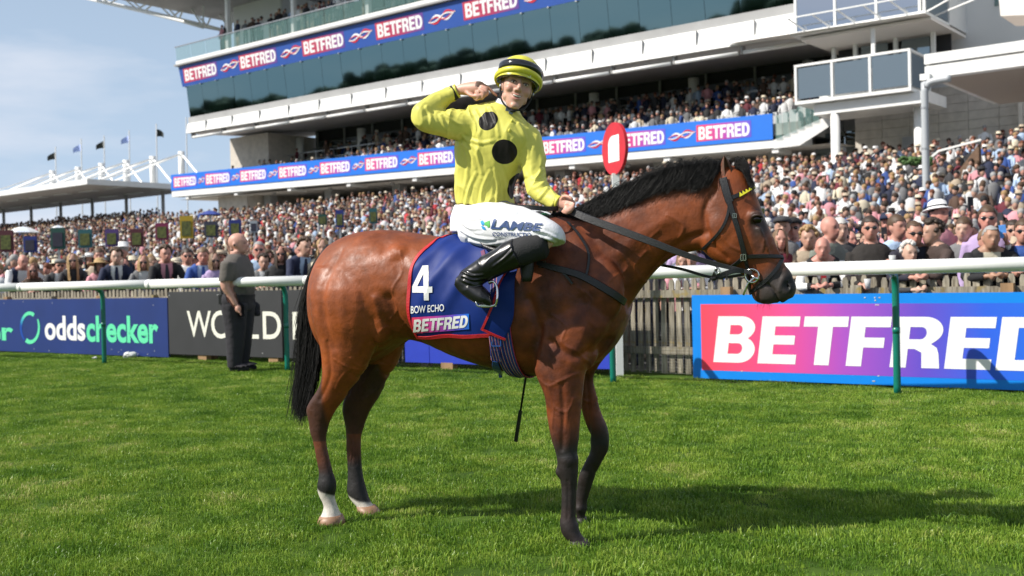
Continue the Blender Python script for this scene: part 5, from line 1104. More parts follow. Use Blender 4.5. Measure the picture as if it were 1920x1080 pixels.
# head, poll to lips
HED = [(1352, 312, 1312, 380, .055), (1376, 310, 1306, 415, .075), (1399, 328, 1308, 446, .086), (1415, 360, 1318, 470, .092), (1428, 392, 1338, 488, .090), (1441, 425, 1362, 500, .078), (1453, 453, 1384, 509, .063),
       (1465, 480, 1400, 524, .054), (1476, 503, 1406, 543, .052), (1488, 522, 1411, 558, .056), (1494, 540, 1420, 567, .054), (1488, 558, 1440, 571, .038)]
rg = []
for x0, y0, x1, y1, wd in smooth_rings(HED, 30):
    a = HP(x0, y0); b = HP(x1, y1); rg.append(((a+b)/2, (a-b)/2, HN*wd, 2.3))
hb.add(*loft(rg, 24))
# brow ridge, cheek ridge, jaw muscle, nostril rims, lips
for sg in (1, -1):
    c = HP(1417, 404, .078*sg); hb.ell(c, (.034, .020, .028), 12, 8, (HF, HN, UPV))
    c = HP(1355, 425, .055*sg); hb.ell(c, (.085, .045, .10), 14, 10, (HF, HN, UPV))
    c = HP(1478, 536, .040*sg); hb.ell(c, (.024, .016, .036), 12, 8, (HF, HN, UPV))
    V, F = tube([HP(1422, 425, .074*sg), HP(1434, 455, .060*sg), HP(1444, 485, .042*sg)], [.012, .010, .006], 8); hb.add(V, F)
hb.ell(HP(1433, 562, 0), (.036, .030, .020), 12, 8, (HF, HN, UPV))
hb.ell(HP(1462, 560, 0), (.034, .034, .022), 12, 8, (HF, HN, UPV))
# legs: y, x left, x right, lateral, depth/width
def leg(rows, m, lat=0.):
    rg = []
    for y, xl, xr, t, dr in smooth_rings(rows, m):
        a = HP(xl, y, t); b = HP(xr, y, t); rg.append(((a+b)/2, (b-a)/2, HN*np.linalg.norm(b-a)/2*dr, 2.15))
    hb.add(*loft(rg, 18))
leg([(500, 592, 716, .13, .62), (545, 587, 728, .155, .72), (600, 592, 722, .165, .72), (640, 603, 708, .165, .72), (678, 608, 691, .16, .78), (710, 606, 673, .155, .78), (731, 597, 656, .152, .72),
     (753, 582, 641, .15, .62), (769, 576, 629, .148, .60), (790, 580, 618, .146, .68), (812, 583, 612, .145, .74), (828, 588, 611, .144, .76), (860, 594, 617, .143, .76),
     (887, 599, 624, .142, .8), (905, 597, 629, .142, .85), (918, 597, 629, .142, .85), (930, 600, 626, .142, .85), (946, 608, 630, .142, .95), (958, 607, 634, .143, 1.0), (968, 603, 638, .143, 1.0), (976, 602, 640, .143, 1.0)], 64)
leg([(560, 625, 762, -.13, .62), (620, 668, 762, -.14, .7), (660, 676, 752, -.14, .74), (690, 668, 738, -.14, .76), (710, 660, 724, -.14, .74), (742, 648, 711, -.138, .62), (769, 643, 694, -.136, .60),
     (796, 648, 683, -.134, .68), (817, 650, 677, -.132, .76), (833, 650, 676, -.13, .76), (866, 652, 677, -.128, .76), (893, 653, 680, -.127, .8), (912, 652, 684, -.126, .85), (926, 654, 688, -.126, .85),
     (939, 662, 692, -.126, .95), (950, 672, 699, -.126, 1.0), (960, 678, 707, -.126, 1.0)], 56)
leg([(545, 1010, 1152, .10, .55), (600, 998, 1150, .125, .60), (640, 996, 1128, .145, .62), (672, 1000, 1108, .158, .70), (699, 1005, 1097, .165, .76), (740, 1022, 1092, .172, .84), (780, 1027, 1088, .178, .84), (820, 1034, 1085, .184, .86),
     (850, 1043, 1082, .188, .88), (872, 1046, 1084, .19, .90), (895, 1050, 1083, .192, .90), (920, 1053, 1081, .194, .86), (960, 1052, 1079.5, .197, .88), (978, 1050, 1081, .199, .92), (988, 1051, 1084, .2, .92),
     (1000, 1054, 1088, .2, .92), (1009, 1062, 1094, .2, .98), (1017, 1070, 1102, .2, 1.0), (1024, 1074, 1108, .2, 1.0)], 62)
leg([(600, 1060, 1160, -.10, .6), (650, 1075, 1148, -.13, .7), (700, 1090, 1114, -.16, 1.1), (740, 1088, 1118, -.18, 1.0), (772, 1092, 1126, -.195, .95), (800, 1101, 1138, -.205, .92), (822, 1107, 1142, -.21, .90), (845, 1107, 1140, -.215, .90),
     (862, 1099, 1131, -.218, .90), (890, 1086, 1117, -.222, .84), (920, 1081, 1107, -.225, .84), (940, 1079, 1101, -.226, .92), (955, 1079, 1099, -.227, .98), (968, 1081, 1097, -.228, 1.15), (980, 1081, 1099, -.228, 1.2)], 54)
# joints
A3 = (HF, HN, UPV)
for (x, y, t, rx, rt, rz_) in ((1066, 862, .192, .050, .048, .050), (1050, 884, .193, .022, .03, .03), (1124, 832, -.212, .046, .045, .050), (1068, 987, .2, .046, .042, .034), (1089, 952, -.228, .034, .040, .034),
        (613, 912, .142, .046, .040, .036), (668, 925, -.126, .044, .040, .036), (600, 785, .147, .050, .040, .060), (581, 770, .148, .020, .022, .035), (668, 792, -.136, .050, .042, .060), (650, 772, -.137, .020, .022, .035), (640, 668, .155, .05, .045, .06)):
    hb.ell(HP(x, y, t), (rx, rt, rz_), 12, 9, A3)
# muscle masses
for sg in (1, -1):
    A3 = (HF, HN, UPV)
    hb.ell(HP(1120, 545, .135*sg), (.13, .075, .16), 16, 10, A3)
    hb.ell(HP(1045, 560, .165*sg), (.15, .080, .17), 16, 10, A3)
    hb.ell(HP(1085, 650, .12*sg), (.10, .07, .12), 14, 10, A3)
    hb.ell(HP(655, 540, .165*sg), (.17, .10, .20), 16, 10, A3)
    hb.ell(HP(712, 590, .175*sg), (.09, .075, .14), 14, 10, A3)
    hb.ell(HP(748, 486, .17*sg), (.10, .085, .08), 16, 10, A3)
hV, hF_ = hb.VF()
hV, hF_ = remeshed(hV, hF_, .0065, 18, .5)
h_nrm = vnormals(hV, hF_)
# relief: grooves and ridges drawn on the near side and mirrored
Hl = toH(hV)
def surf_line(pts, t):
    return np.array([toH(HP(x, y, t)) for x, y in pts])
def dist_poly(Q, pl):
    D = np.full(len(Q), 9.)
    for a, b in zip(pl[:-1], pl[1:]):
        ab = b-a; u = np.clip(((Q-a)@ab)/(ab@ab), 0, 1); D = np.minimum(D, np.linalg.norm(Q-a-u[:, None]*ab, axis=1))
    return D
disp = np.zeros(len(hV)); Q2 = Hl[:, [0, 2]]
def relief(pts, width, amp, tmin=.03, t=.2):
    pl = surf_line(pts, t)[:, [0, 2]]; pl = spline(pl, max(6, 4*len(pl)))
    D = dist_poly(Q2, pl); m = np.abs(Hl[:, 1]) > tmin
    disp[m] += amp*np.exp(-(D[m]/width)**2)
relief([(1010, 470), (1060, 500), (1130, 545)], .05, .006, .1)
relief([(1000, 560), (1015, 620), (1000, 680)], .022, -.014, .08)          # behind the shoulder
relief([(1040, 640), (1085, 668), (1130, 640)], .018, -.010, .06)
relief([(1092, 560), (1110, 610), (1104, 660)], .016, -.007, .06)
relief([(1180, 560), (1215, 500), (1262, 455), (1312, 435)], .016, -.009, .03)   # jugular groove
relief([(1085, 470), (1140, 480), (1180, 450), (1240, 410)], .03, .006, .04)
relief([(700, 440), (742, 480), (770, 520)], .03, -.008, .1)
relief([(742, 560), (756, 610), (768, 640)], .03, -.020, .1)                # flank
relief([(640, 470), (625, 560), (640, 650)], .022, -.007, .1)
relief([(700, 640), (668, 690), (640, 735)], .016, -.006, .08)
relief([(716, 560), (722, 620), (700, 650)], .020, .008, .08)
relief([(628, 640), (628, 700), (600, 750)], .012, -.005, .08)
relief([(735, 690), (690, 740), (668, 790)], .014, -.008, .0)
relief([(662, 700), (675, 750), (655, 790)], .012, -.006, .0)
relief([(1060, 720), (1062, 790), (1058, 840)], .012, -.007, .1)
relief([(1100, 720), (1112, 770), (1120, 810)], .012, -.005, .0)
relief([(1068, 900), (1068, 970)], .006, -.003, .1)
relief([(606, 830), (612, 890)], .006, -.003, .1)
relief([(664, 835), (668, 890)], .006, -.003, .0)
relief([(1330, 350), (1310, 400), (1325, 455), (1352, 484)], .012, -.008, .03)    # edge of the jaw
relief([(1440, 470), (1452, 520)], .018, -.006, .02)
relief([(1416, 530), (1432, 536), (1444, 549), (1451, 572)], .006, -.011, .0)                 # mouth
relief([(1460, 520), (1452, 545)], .012, .004, .0)
relief([(1462, 505), (1474, 515)], .010, .005, .0)
VE = [[(640, 672), (664, 690), (690, 700), (676, 712), (650, 745), (628, 762)], [(690, 700), (672, 684), (668, 670)], [(664, 690), (648, 705), (632, 730)], [(1015, 710), (1035, 722), (1058, 712), (1085, 700)], [(1035, 722), (1045, 760), (1068, 770), (1080, 745)], [(1068, 770), (1064, 810)], [(1045, 760), (1040, 800), (1048, 840)],
      [(1085, 540), (1110, 560), (1102, 590), (1120, 615)], [(1040, 590), (1066, 610), (1060, 640), (1080, 655)], [(760, 610), (742, 622), (728, 612), (716, 622)], [(756, 470), (764, 510), (748, 545), (752, 580), (736, 600)], [(1200, 470), (1178, 500), (1190, 530)], [(1225, 430), (1205, 452), (1218, 480)], [(1150, 470), (1166, 500), (1140, 530), (1150, 560)],
      [(1095, 705), (1100, 680), (1085, 655)], [(1240, 400), (1270, 420), (1262, 445)], [(1440, 440), (1432, 470), (1446, 490)], [(1428, 440), (1420, 470)], [(1345, 440), (1360, 460), (1382, 470)], [(665, 715), (660, 750), (668, 780)], [(1112, 760), (1120, 800)]]
vein = np.zeros(len(hV))
for v_ in VE:
    pl = surf_line(v_, .2)[:, [0, 2]]; pl = spline(pl, 5*len(pl)); D = dist_poly(Q2, pl); m = Hl[:, 1] > -.3
    vein[m] = np.maximum(vein[m], np.exp(-(D[m]/.0055)**2))
disp += vein*.0032
# ribs, faint
rb_ = (Hl[:, 0] > -.25) & (Hl[:, 0] < .25) & (Hl[:, 2] > .85) & (Hl[:, 2] < 1.3)
disp[rb_] += .0005*np.sin((Hl[rb_, 0]+.25*Hl[rb_, 2])*2*math.pi/.055)
# nostril pits, eye sockets
for sg in (1, -1):
    for (x, y, t, r, a) in ((1479, 533, .052, .019, -.030), (1485, 525, .040, .012, -.012), (1420, 410, .082, .020, -.010)):
        c = toH(HP(x, y, t*sg)); D = np.linalg.norm((Hl-c)*[1, .7, .75], axis=1); disp += a*np.exp(-(D/r)**2)
hV = hV+h_nrm*disp[:, None]
h_nrm = vnormals(hV, hF_)
Hl = toH(hV)
HBVH = BVHTree.FromPolygons(hV.tolist(), hF_)
# coat colour per vertex
def sm(a, b, x): u = np.clip((x-a)/(b-a), 0, 1); return u*u*(3-2*u)
bay = np.array([.255, .060, .012]); dk = np.array([.062, .013, .005]); blk = np.array([.014, .012, .012]); wht = np.array([.62, .57, .50]); grey = np.array([.038, .029, .026])
n1 = np.array([mnoise.fractal(Vector(p)*5, 1, 2, 3) for p in hV[::1]])
s_, t_, z_ = Hl.T
front = s_ > .1
isleg = z_ < .78
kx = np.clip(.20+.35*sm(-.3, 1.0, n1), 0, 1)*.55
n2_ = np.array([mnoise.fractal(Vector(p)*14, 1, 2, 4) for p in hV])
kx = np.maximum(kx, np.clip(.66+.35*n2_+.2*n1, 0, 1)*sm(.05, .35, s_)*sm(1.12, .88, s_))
kx = np.maximum(kx, .75*sm(.92, .80, z_)*sm(-.35, -.2, s_)*(s_ < .5))           # darker shoulder and neck; under the belly, shade put into the colour
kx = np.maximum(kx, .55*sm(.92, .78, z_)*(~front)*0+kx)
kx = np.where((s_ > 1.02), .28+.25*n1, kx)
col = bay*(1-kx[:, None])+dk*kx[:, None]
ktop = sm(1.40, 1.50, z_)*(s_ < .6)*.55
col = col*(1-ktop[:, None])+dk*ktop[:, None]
bl = np.where(front, sm(.58, .42, z_+.04*n1), 0)*(z_ < .8)
bl = np.where(~front & (z_ < .8), sm(.56, .36, z_)*.62+.38*sm(.34, .24, z_), bl)
hk = ~front & (z_ < .8) & (z_ > .42)
back = sm(.0, .03, np.where(t_ > 0, -.70-s_, -.52-s_)+.03); bl = np.where(hk, np.maximum(bl, back*.8), bl)
fc = front & (z_ < .40)
bl = np.where(fc, .97-.08*np.abs(n1), bl); bl = np.clip(bl, 0, 1)
col = col*(1-bl[:, None])+blk*bl[:, None]
# white socks behind
zr = z_+.02*n1+.10*(s_+.70)*0
sock = np.where(~front & (t_ > 0), sm(.165, .150, z_+.45*(s_+.69)+.03*n1), 0)
sock = np.where(~front & (t_ < 0), sm(.050, .036, z_+.30*(s_+.56)+.015*n1), sock)*(z_ < .5)
col = col*(1-sock[:, None])+wht*sock[:, None]
# muzzle, eye surround
mz = toH(HP(1462, 545)); D = np.linalg.norm((Hl-mz)*[1, .8, 1], axis=1); k = sm(.15, .075, D+.02*n1)[:, None]; col = col*(1-k)+grey*k
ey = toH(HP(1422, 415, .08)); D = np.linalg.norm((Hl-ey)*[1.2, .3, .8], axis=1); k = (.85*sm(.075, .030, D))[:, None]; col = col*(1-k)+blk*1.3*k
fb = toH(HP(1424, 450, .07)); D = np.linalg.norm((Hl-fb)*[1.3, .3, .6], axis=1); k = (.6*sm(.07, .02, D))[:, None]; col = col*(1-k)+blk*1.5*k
ns_ = toH(HP(1480, 532, .05)); D = np.linalg.norm((Hl-ns_)*[1, .25, .75], axis=1); k = sm(.036, .022, D)[:, None]; col = col*(1-k)+blk*.25*k  # nostrils blackened: shade of the pit put into the coat colour
gr = 1-.12*np.clip(n1, -1, 1)
col = np.clip(col*gr[:, None], .004, 1)
# coat material: short hair sheen, sweat mottling
coat_m = bpy.data.materials.new('bay_coat'); coat_m.use_nodes = True; T_ = coat_m.node_tree; B_ = T_.nodes['Principled BSDF']
at = T_.nodes.new('ShaderNodeAttribute'); at.attribute_name = 'tint'
tcx = T_.nodes.new('ShaderNodeTexCoord')
na = T_.nodes.new('ShaderNodeTexNoise'); na.inputs['Scale'].default_value = 9; na.inputs['Detail'].default_value = 8; na.inputs['Roughness'].default_value = .68; T_.links.new(tcx.outputs['Object'], na.inputs['Vector'])
mr = T_.nodes.new('ShaderNodeMapRange'); mr.inputs[1].default_value = .3; mr.inputs[2].default_value = .7; mr.inputs[3].default_value = .62; mr.inputs[4].default_value = 1.34; T_.links.new(na.outputs[0], mr.inputs[0])
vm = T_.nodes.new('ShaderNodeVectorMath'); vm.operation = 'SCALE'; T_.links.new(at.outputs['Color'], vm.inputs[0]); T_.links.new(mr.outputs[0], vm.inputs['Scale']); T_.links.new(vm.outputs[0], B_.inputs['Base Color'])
nb = T_.nodes.new('ShaderNodeTexNoise'); nb.inputs['Scale'].default_value = 11; nb.inputs['Detail'].default_value = 9; nb.inputs['Roughness'].default_value = .7; T_.links.new(tcx.outputs['Object'], nb.inputs['Vector'])
mr2 = T_.nodes.new('ShaderNodeMapRange'); mr2.inputs[1].default_value = .35; mr2.inputs[2].default_value = .65; mr2.inputs[3].default_value = .42; mr2.inputs[4].default_value = .70; T_.links.new(nb.outputs[0], mr2.inputs[0]); T_.links.new(mr2.outputs[0], B_.inputs['Roughness'])
mpp = T_.nodes.new('ShaderNodeMapping'); mpp.inputs['Scale'].default_value = (1, 1, .35); T_.links.new(tcx.outputs['Object'], mpp.inputs[0])
nc = T_.nodes.new('ShaderNodeTexNoise'); nc.inputs['Scale'].default_value = 170; nc.inputs['Detail'].default_value = 2; T_.links.new(mpp.outputs[0], nc.inputs['Vector'])
nd = T_.nodes.new('ShaderNodeTexNoise'); nd.inputs['Scale'].default_value = 22; nd.inputs['Detail'].default_value = 5; nd.inputs['Distortion'].default_value = .2; T_.links.new(tcx.outputs['Object'], nd.inputs['Vector'])
ad = T_.nodes.new('ShaderNodeMath'); ad.operation = 'MULTIPLY_ADD'; ad.inputs[1].default_value = .12; T_.links.new(nc.outputs[0], ad.inputs[0]); T_.links.new(nd.outputs[0], ad.inputs[2])
bm_ = T_.nodes.new('ShaderNodeBump'); bm_.inputs['Strength'].default_value = .34; bm_.inputs['Distance'].default_value = .012; T_.links.new(ad.outputs[0], bm_.inputs['Height']); T_.links.new(bm_.outputs[0], B_.inputs['Normal'])
B_.inputs['Specular IOR Level'].default_value = .38; B_.inputs['Sheen Weight'].default_value = 0.; B_.inputs['Sheen Roughness'].default_value = .4; B_.inputs['Sheen Tint'].default_value = (1, .75, .6, 1)
HORSE = empty('racehorse', HC.tolist(), 'bay racehorse with black mane and tail standing side on under its rider', 'horse')
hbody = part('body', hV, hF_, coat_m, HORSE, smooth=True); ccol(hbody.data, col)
def vt(name, col, rough=.5, **k): return mat(name, col, rough, **k)
HOOFD = mat('dark_hoof', (.030, .024, .022), .5, var=.3, vscale=40); HOOFL = mat('pale_hoof', (.30, .17, .10), .5, var=.25, vscale=40)
def hoof(rows, t, m):
    rg = []
    for y, xl, xr in rows:
        a = HP(xl, y, t); b = HP(xr, y, t); rg.append(((a+b)/2, (b-a)/2, HN*np.linalg.norm(b-a)/2*1.05, 2.1))
    V, F = loft(rg, 20); part('hoof', V, F, m, HORSE, smooth=True)
hoof([(966, 603, 639), (974, 600, 642), (986, 599, 646)], .144, HOOFL)
hoof([(948, 671, 701), (958, 674, 709), (967, 676, 715)], -.125, HOOFL)
hoof([(1012, 1066, 1099), (1019, 1067, 1106), (1028, 1067, 1113)], .2, HOOFD)
hoof([(970, 1080, 1099), (978, 1078, 1101), (987, 1077, 1103)], -.228, HOOFD)
# ears
EARIN = mat('ear_inside', (.10, .045, .025), .8)
def ear(base, tip, t0, t1, wd, m2, name='ear', yaw=0.):
    a = HP(*base, t0); b = HP(*tip, t1); L = b-a; V = []; n = 12; m = 10
    ax = HF*math.cos(yaw)+HN*math.sin(yaw); ay = -HF*math.sin(yaw)+HN*math.cos(yaw)
    for i in range(m):
        u = i/(m-1); r = wd*math.sin(math.pi*min(1, (.32+.68*u)))**.75*(1-.15*u)+.001
        bend = .012*math.sin(math.pi*u)
        for j in range(n):
            th = math.radians(-150+300*j/(n-1)); V.append(a+L*u-ax*bend+ax*(-math.cos(th)*r*.55)+ay*(math.sin(th)*r))
    V = np.array(V); F = [[i*n+j, i*n+j+1, (i+1)*n+j+1, (i+1)*n+j] for i in range(m-1) for j in range(n-1)]
    inn = V.copy(); c = np.repeat([a+L*(i/(m-1))+ax*.012 for i in range(m)], n, axis=0); inn += (c-inn)*.18
    o = part(name, V, F, coat_m, HORSE, smooth=True); ccol(o.data, np.array([.12, .036, .016])*np.ones((len(V), 1)))
    part('ear_lining', inn, F, EARIN, o, smooth=True)
ear((1370, 352), (1358, 292), .05, .055, .038, None, yaw=1.25)
ear((1388, 350), (1398, 300), -.05, -.06, .030, None, yaw=-.2)
# eyes
EYEM = mat('horse_eye', (.005, .003, .002), .16, spec=.4)
for sg in (1, -1):
    c = HP(1420, 411, .076*sg); V, F = ellipsoid(c, (.022, .016, .019), 16, 12, (HF, HN, UPV)); part('eye', V, F, EYEM, HORSE, smooth=True)
    P = [c+HF*(.024*math.cos(a))+UPV*(.002+.016*math.sin(a))+HN*sg*(.010+.004*math.sin(a)) for a in np.linspace(math.radians(5), math.radians(175), 9)]
    V, F = tube(P, [.002, .005, .0065, .007, .007, .007, .0065, .005, .002], 7); o = part('eyelid', V, F, coat_m, HORSE, smooth=True); ccol(o.data, np.array([.03, .014, .010])*np.ones((len(V), 1)))
# ---- hair
HAIR = bpy.data.materials.new('black_hair'); HAIR.use_nodes = True; b = HAIR.node_tree.nodes['Principled BSDF']
b.inputs['Base Color'].default_value = (.005, .0045, .004, 1); b.inputs['Roughness'].default_value = .52; b.inputs['Specular IOR Level'].default_value = .28
def strands(name, specs, parent, m=HAIR, r0=.0022, seed=1, k=7):
    """specs: list of control polylines (world); built as thin tapered three-sided strands in one piece"""
    mb_V = []; mb_F = []; n = 0
    for P, r in specs:
        Q = spline(P, k); rr = r*np.linspace(1, .25, k); V, F = tube(Q, rr, 3, False); mb_V.append(V); mb_F += [[i+n for i in f] for f in F]; n += len(V)
    return part(name, np.concatenate(mb_V), mb_F, m, parent, smooth=True)
R3 = random.Random(3)
def jit(v, a): return v+np.array([R3.gauss(0, a), R3.gauss(0, a), R3.gauss(0, a)])
# tail: left edge / right edge columns down the fall
TL = [(614, 464), (590, 492), (573, 538), (562, 597), (557, 662), (547, 742), (541, 806)]
TR_ = [(628, 462), (604, 500), (592, 548), (602, 610), (606, 672), (592, 748), (574, 806)]
sp = []
for i in range(2600):
    u = R3.random(); tt = R3.gauss(0, .035); cut = 1-.45*R3.random()**1.6; ye = R3.gauss(0, 14); P = []
    for j, (l, r) in enumerate(zip(TL, TR_)):
        g = j/(len(TL)-1); uu = .5+(u-.5)*(.85+.3*math.sin(2.6*g)-.35*g); x = l[0]+(r[0]-l[0])*uu; y = l[1]+(r[1]-l[1])*uu+ye*g**3-18*g**3*abs(u-.5)*2
        P.append(jit(HP(x, y, tt*(.5+g*.9)), .002+.007*g))
    P = spline(P, 12)[:max(4, int(12*cut))]
    if R3.random() < .10:                                   # flyaway
        q = np.linspace(0, 1, len(P))[:, None]; P = P+(-HF*.05*R3.random()+HN*R3.gauss(0, .02))*q**2
    sp.append((P, .0026))
strands('tail', sp, HORSE)
V, F = tube([HP(622, 466, 0), HP(604, 490, 0), HP(592, 525, 0), HP(588, 570, 0)], [.035, .032, .026, .012], 10); o = part('tail_dock', V, F, HAIR, HORSE, smooth=True)
# mane: crest line, hair lifted and falling both ways
CRE = [(1052, 405), (1100, 396), (1160, 372), (1220, 349), (1280, 329), (1335, 317), (1362, 316)]
TOP = [(1050, 400), (1098, 384), (1150, 350), (1205, 322), (1262, 299), (1318, 296), (1350, 302)]
LOW = [(1054, 424), (1108, 424), (1170, 402), (1232, 378), (1288, 350), (1330, 342), (1356, 345)]
cr = spline(CRE, 60); tp_ = spline(TOP, 60); lw = spline(LOW, 60)
sp = []
for i in range(9500):
    u = R3.random()**.9*59; a = int(u); f = u-a; a2 = min(a+1, 59)
    c = cr[a]*(1-f)+cr[a2]*f; tpp = tp_[a]*(1-f)+tp_[a2]*f; l = lw[a]*(1-f)+lw[a2]*f
    clump = .5+.5*math.sin(u*2.7+1.3*math.sin(u*.9)); cn = mnoise.noise(Vector((u*.55, 3, 0))); cf = mnoise.noise(Vector((u*2.1, 7, 0)))
    tpp = c+(tpp-c)*(.92+.45*cn+.35*cf); l = c+(l-c)*(.82+.5*cf+.35*cn)
    root = HP(c[0], c[1]+5, R3.uniform(-.02, .03))
    if R3.random() < .60:                                    # lies back over the near side
        g = R3.random()**.7; sw = R3.uniform(25, 62)
        e = HP(c[0]-sw, c[1]+(l[1]-c[1])*g*1.0+sw*.42-4*clump, .06+.035*g)
        top_ = HP(c[0]-sw*.25, c[1]+(tpp[1]-c[1])*(.25+.55*R3.random()), R3.uniform(.0, .05)); m_ = HP(c[0]-sw*.62, c[1]+(l[1]-c[1])*g*.55+sw*.18-3, .05+.03*g)+UPV*.006
    else:                                                    # blown up and back
        g = R3.random(); sw = R3.uniform(25, 60); lift = R3.random()**.5*(.62+.38*clump)
        top_ = HP(c[0]-sw*.20, c[1]+(tpp[1]-c[1])*lift, R3.uniform(-.03, .03))
        m_ = HP(c[0]-sw*.6, c[1]+(tpp[1]-c[1])*lift*1.0+sw*.24, R3.uniform(-.06, .03)); e = HP(c[0]-sw, c[1]+(tpp[1]-c[1])*lift*.8+sw*.50, R3.uniform(-.09, .04))
        if R3.random() < .14: e = e+UPV*R3.uniform(.0, .035); m_ = m_+UPV*R3.uniform(0, .014)
    sp.append(([root, jit(top_, .004), jit(m_, .005), jit(e, .008)], .0014))
strands('mane', sp, HORSE, k=6)
sp = []
for i in range(1500):
    u = R3.random(); root = HP(1377+8*u, 320+10*u, R3.uniform(-.05, .03)); a = HP(1384+R3.uniform(-4, 14)*u, 300+R3.uniform(-3, 14), R3.uniform(-.05, .03))
    g = R3.random(); e = HP(1396+14*g, 322+34*g*R3.uniform(.6, 1.1), R3.uniform(-.05, .06)); sp.append(([jit(root, .004), jit(a, .005), jit((a+e)/2+HF*.008, .004), jit(e+(e-a)*.25*R3.random(), .006)], .0013))
strands('forelock', sp, HORSE)
sp = []
for i in range(40):
    a = HP(R3.uniform(1420, 1450), R3.uniform(556, 566), R3.uniform(-.01, .045)); d = -UPV*R3.uniform(.02, .05)+HF*R3.gauss(-.01, .012)+HN*R3.uniform(0, .02); sp.append(([a, a+d*.5, a+d+HF*.004], .0005))
strands('whisker', sp, HORSE, k=4)['kind'] = 'stuff'
# ================================================================== TACK
LEATH = mat('black_leather', (.010, .010, .011), .38, var=.2, vscale=60, bump=.15, bscale=200)
LEATHG = mat('rubber_rein', (.022, .022, .025), .5, bump=.3, bscale=300)
CHROME = mat('polished_steel', (.72, .72, .72), .18, metal=1.)
YEL = srgb(214, 208, 20); SILKY = (.68, .60, .035)
YELM = mat('yellow_trim', (.62, .58, .02), .5)
CAMV = Vector(CAMP)
def hit(px, py, bvh=None, off=0., t=None):
    d = ray(px, py); r = (bvh or HBVH).ray_cast(CAMV, Vector(d).normalized())
    for jx, jy in ((.3, .1), (-.3, .2), (.1, -.4)):
        if r[0] is None: r = (bvh or HBVH).ray_cast(CAMV, Vector(ray(px+jx, py+jy)).normalized())
    if r[0] is None: return HP(px, py, .0 if t is None else t), HN.copy()
    n = np.array(r[1]);
    if n@d > 0: n = -n
    return np.array(r[0])+n*off, n
def strap(name, pts, wid, parent, m=LEATH, thick=.004, off=.003, bvh=None, n=None, free=None, label=None, k=None):
    """a leather strap laid over the surface; free: list of lateral distances to hang in the air instead"""
    m_ = n or max(6, int(sum(math.dist(a, b) for a, b in zip(pts[:-1], pts[1:]))/7))
    if free is not None:
        Q = spline([HP(x, y, t) for (x, y), t in zip(pts, free)], m_); NN = np.tile(HN-.0*UPV, (m_, 1))
    else:
        q = spline(pts, m_); H = [hit(x, y, bvh, off) for x, y in q]; Q = np.array([h[0] for h in H]); NN = np.array([h[1] for h in H])
        for _ in range(3):
            Q[1:-1] = .5*Q[1:-1]+.25*(Q[:-2]+Q[2:]); NN[1:-1] = .34*NN[1:-1]+.33*(NN[:-2]+NN[2:])
    T = np.gradient(Q, axis=0); T /= np.linalg.norm(T, axis=1)[:, None]+1e-9
    NN = NN-T*np.sum(NN*T, 1)[:, None]; NN /= np.linalg.norm(NN, axis=1)[:, None]+1e-9
    B = np.cross(T, NN); ww = np.broadcast_to(np.asarray(wid, float), (m_,)) if np.ndim(wid) == 0 else np.interp(np.linspace(0, 1, m_), np.linspace(0, 1, len(wid)), wid)
    V = []
    for cb, cn in ((-.5, 0), (-.42, 1), (.42, 1), (.5, 0), (.42, -.4), (-.42, -.4)):
        V.append(Q+B*(ww*cb)[:, None]+NN*(thick*cn))
    V = np.stack(V, 1).reshape(-1, 3); V, F = gridtube(V, m_, 6)
    return part(name, V, F, m, parent, smooth=False, label=label)
BR = empty('bridle', HP(1380, 420).tolist(), 'black leather bridle with a yellow notched browband on the horse\'s head', 'bridle')
strap('headpiece', [(1356, 335), (1360, 352), (1364, 368), (1369, 380)], .036, BR, off=.008)
strap('cheekpiece', [(1366, 374), (1374, 400), (1382, 424), (1388, 446), (1393, 466), (1397, 480)], [.026, .024, .022, .026], BR, off=.006, thick=.006)
strap('throat_lash', [(1368, 380), (1365, 405), (1352, 432), (1334, 452), (1319, 466)], .014, BR, off=.004)
strap('browband', [(1362, 374), (1378, 370), (1394, 361), (1412, 352)], .020, BR, off=.006)
for i in range(6):
    x = 1388+5*i; y = 367-2.9*i; c, n = hit(x, y-1, off=.012); T = HF*.8-UPV*-.4; T = T/np.linalg.norm(T); U_ = np.cross(n, T); U_ *= np.sign(U_[2])
    V = [c-T*.009-U_*.008, c+T*.009-U_*.008, c+U_*.013, c-T*.009-U_*.008+n*.003, c+T*.009-U_*.008+n*.003, c+U_*.013+n*.003]
    part('browband_notch', V, [[0, 1, 2], [5, 4, 3], [0, 3, 4, 1], [1, 4, 5, 2], [2, 5, 3, 0]], YELM, BR)
strap('noseband', [(1398, 481), (1414, 480), (1432, 480), (1452, 480), (1466, 483)], .018, BR, off=.005, thick=.006)
strap('noseband', [(1467, 484), (1460, 498), (1450, 512), (1436, 526), (1422, 538), (1408, 549)], .018, BR, off=.005, thick=.006)
strap('noseband', [(1395, 480), (1386, 490), (1372, 499)], .018, BR, off=.005, thick=.006)
strap('chin_strap', [(1396, 482), (1402, 498), (1404, 520), (1408, 546)], .016, BR, off=.006)
def ringm(name, c, r, m, parent, tr=.004, ax=HF, ay=UPV, n=24, label=None, sy=1.):
    P = [c+ax*r*math.cos(a)+ay*r*sy*math.sin(a) for a in np.linspace(0, 2*math.pi, n+1)]
    V, F = tube(P, tr, 6, False); return part(name, V, F, m, parent, smooth=True, label=label)
c, n = hit(1412, 516, off=.012); ringm('bit_ring', c, .030, CHROME, BR, .0045)
mb = MB(); a, _ = hit(1410, 515, off=.008); b_, _ = hit(1422, 524, off=.01); mb.tube([a, (a+b_)/2, b_], .007, 8); mb.part('mouthpiece', CHROME, BR, smooth=True)
mb = MB(); mb.tube([hit(1418, 518, off=.018)[0], hit(1408, 530, off=.02)[0], HP(1394, 553, .07)], .005, 8); mb.part('bit_cheek', CHROME, BR, smooth=True)
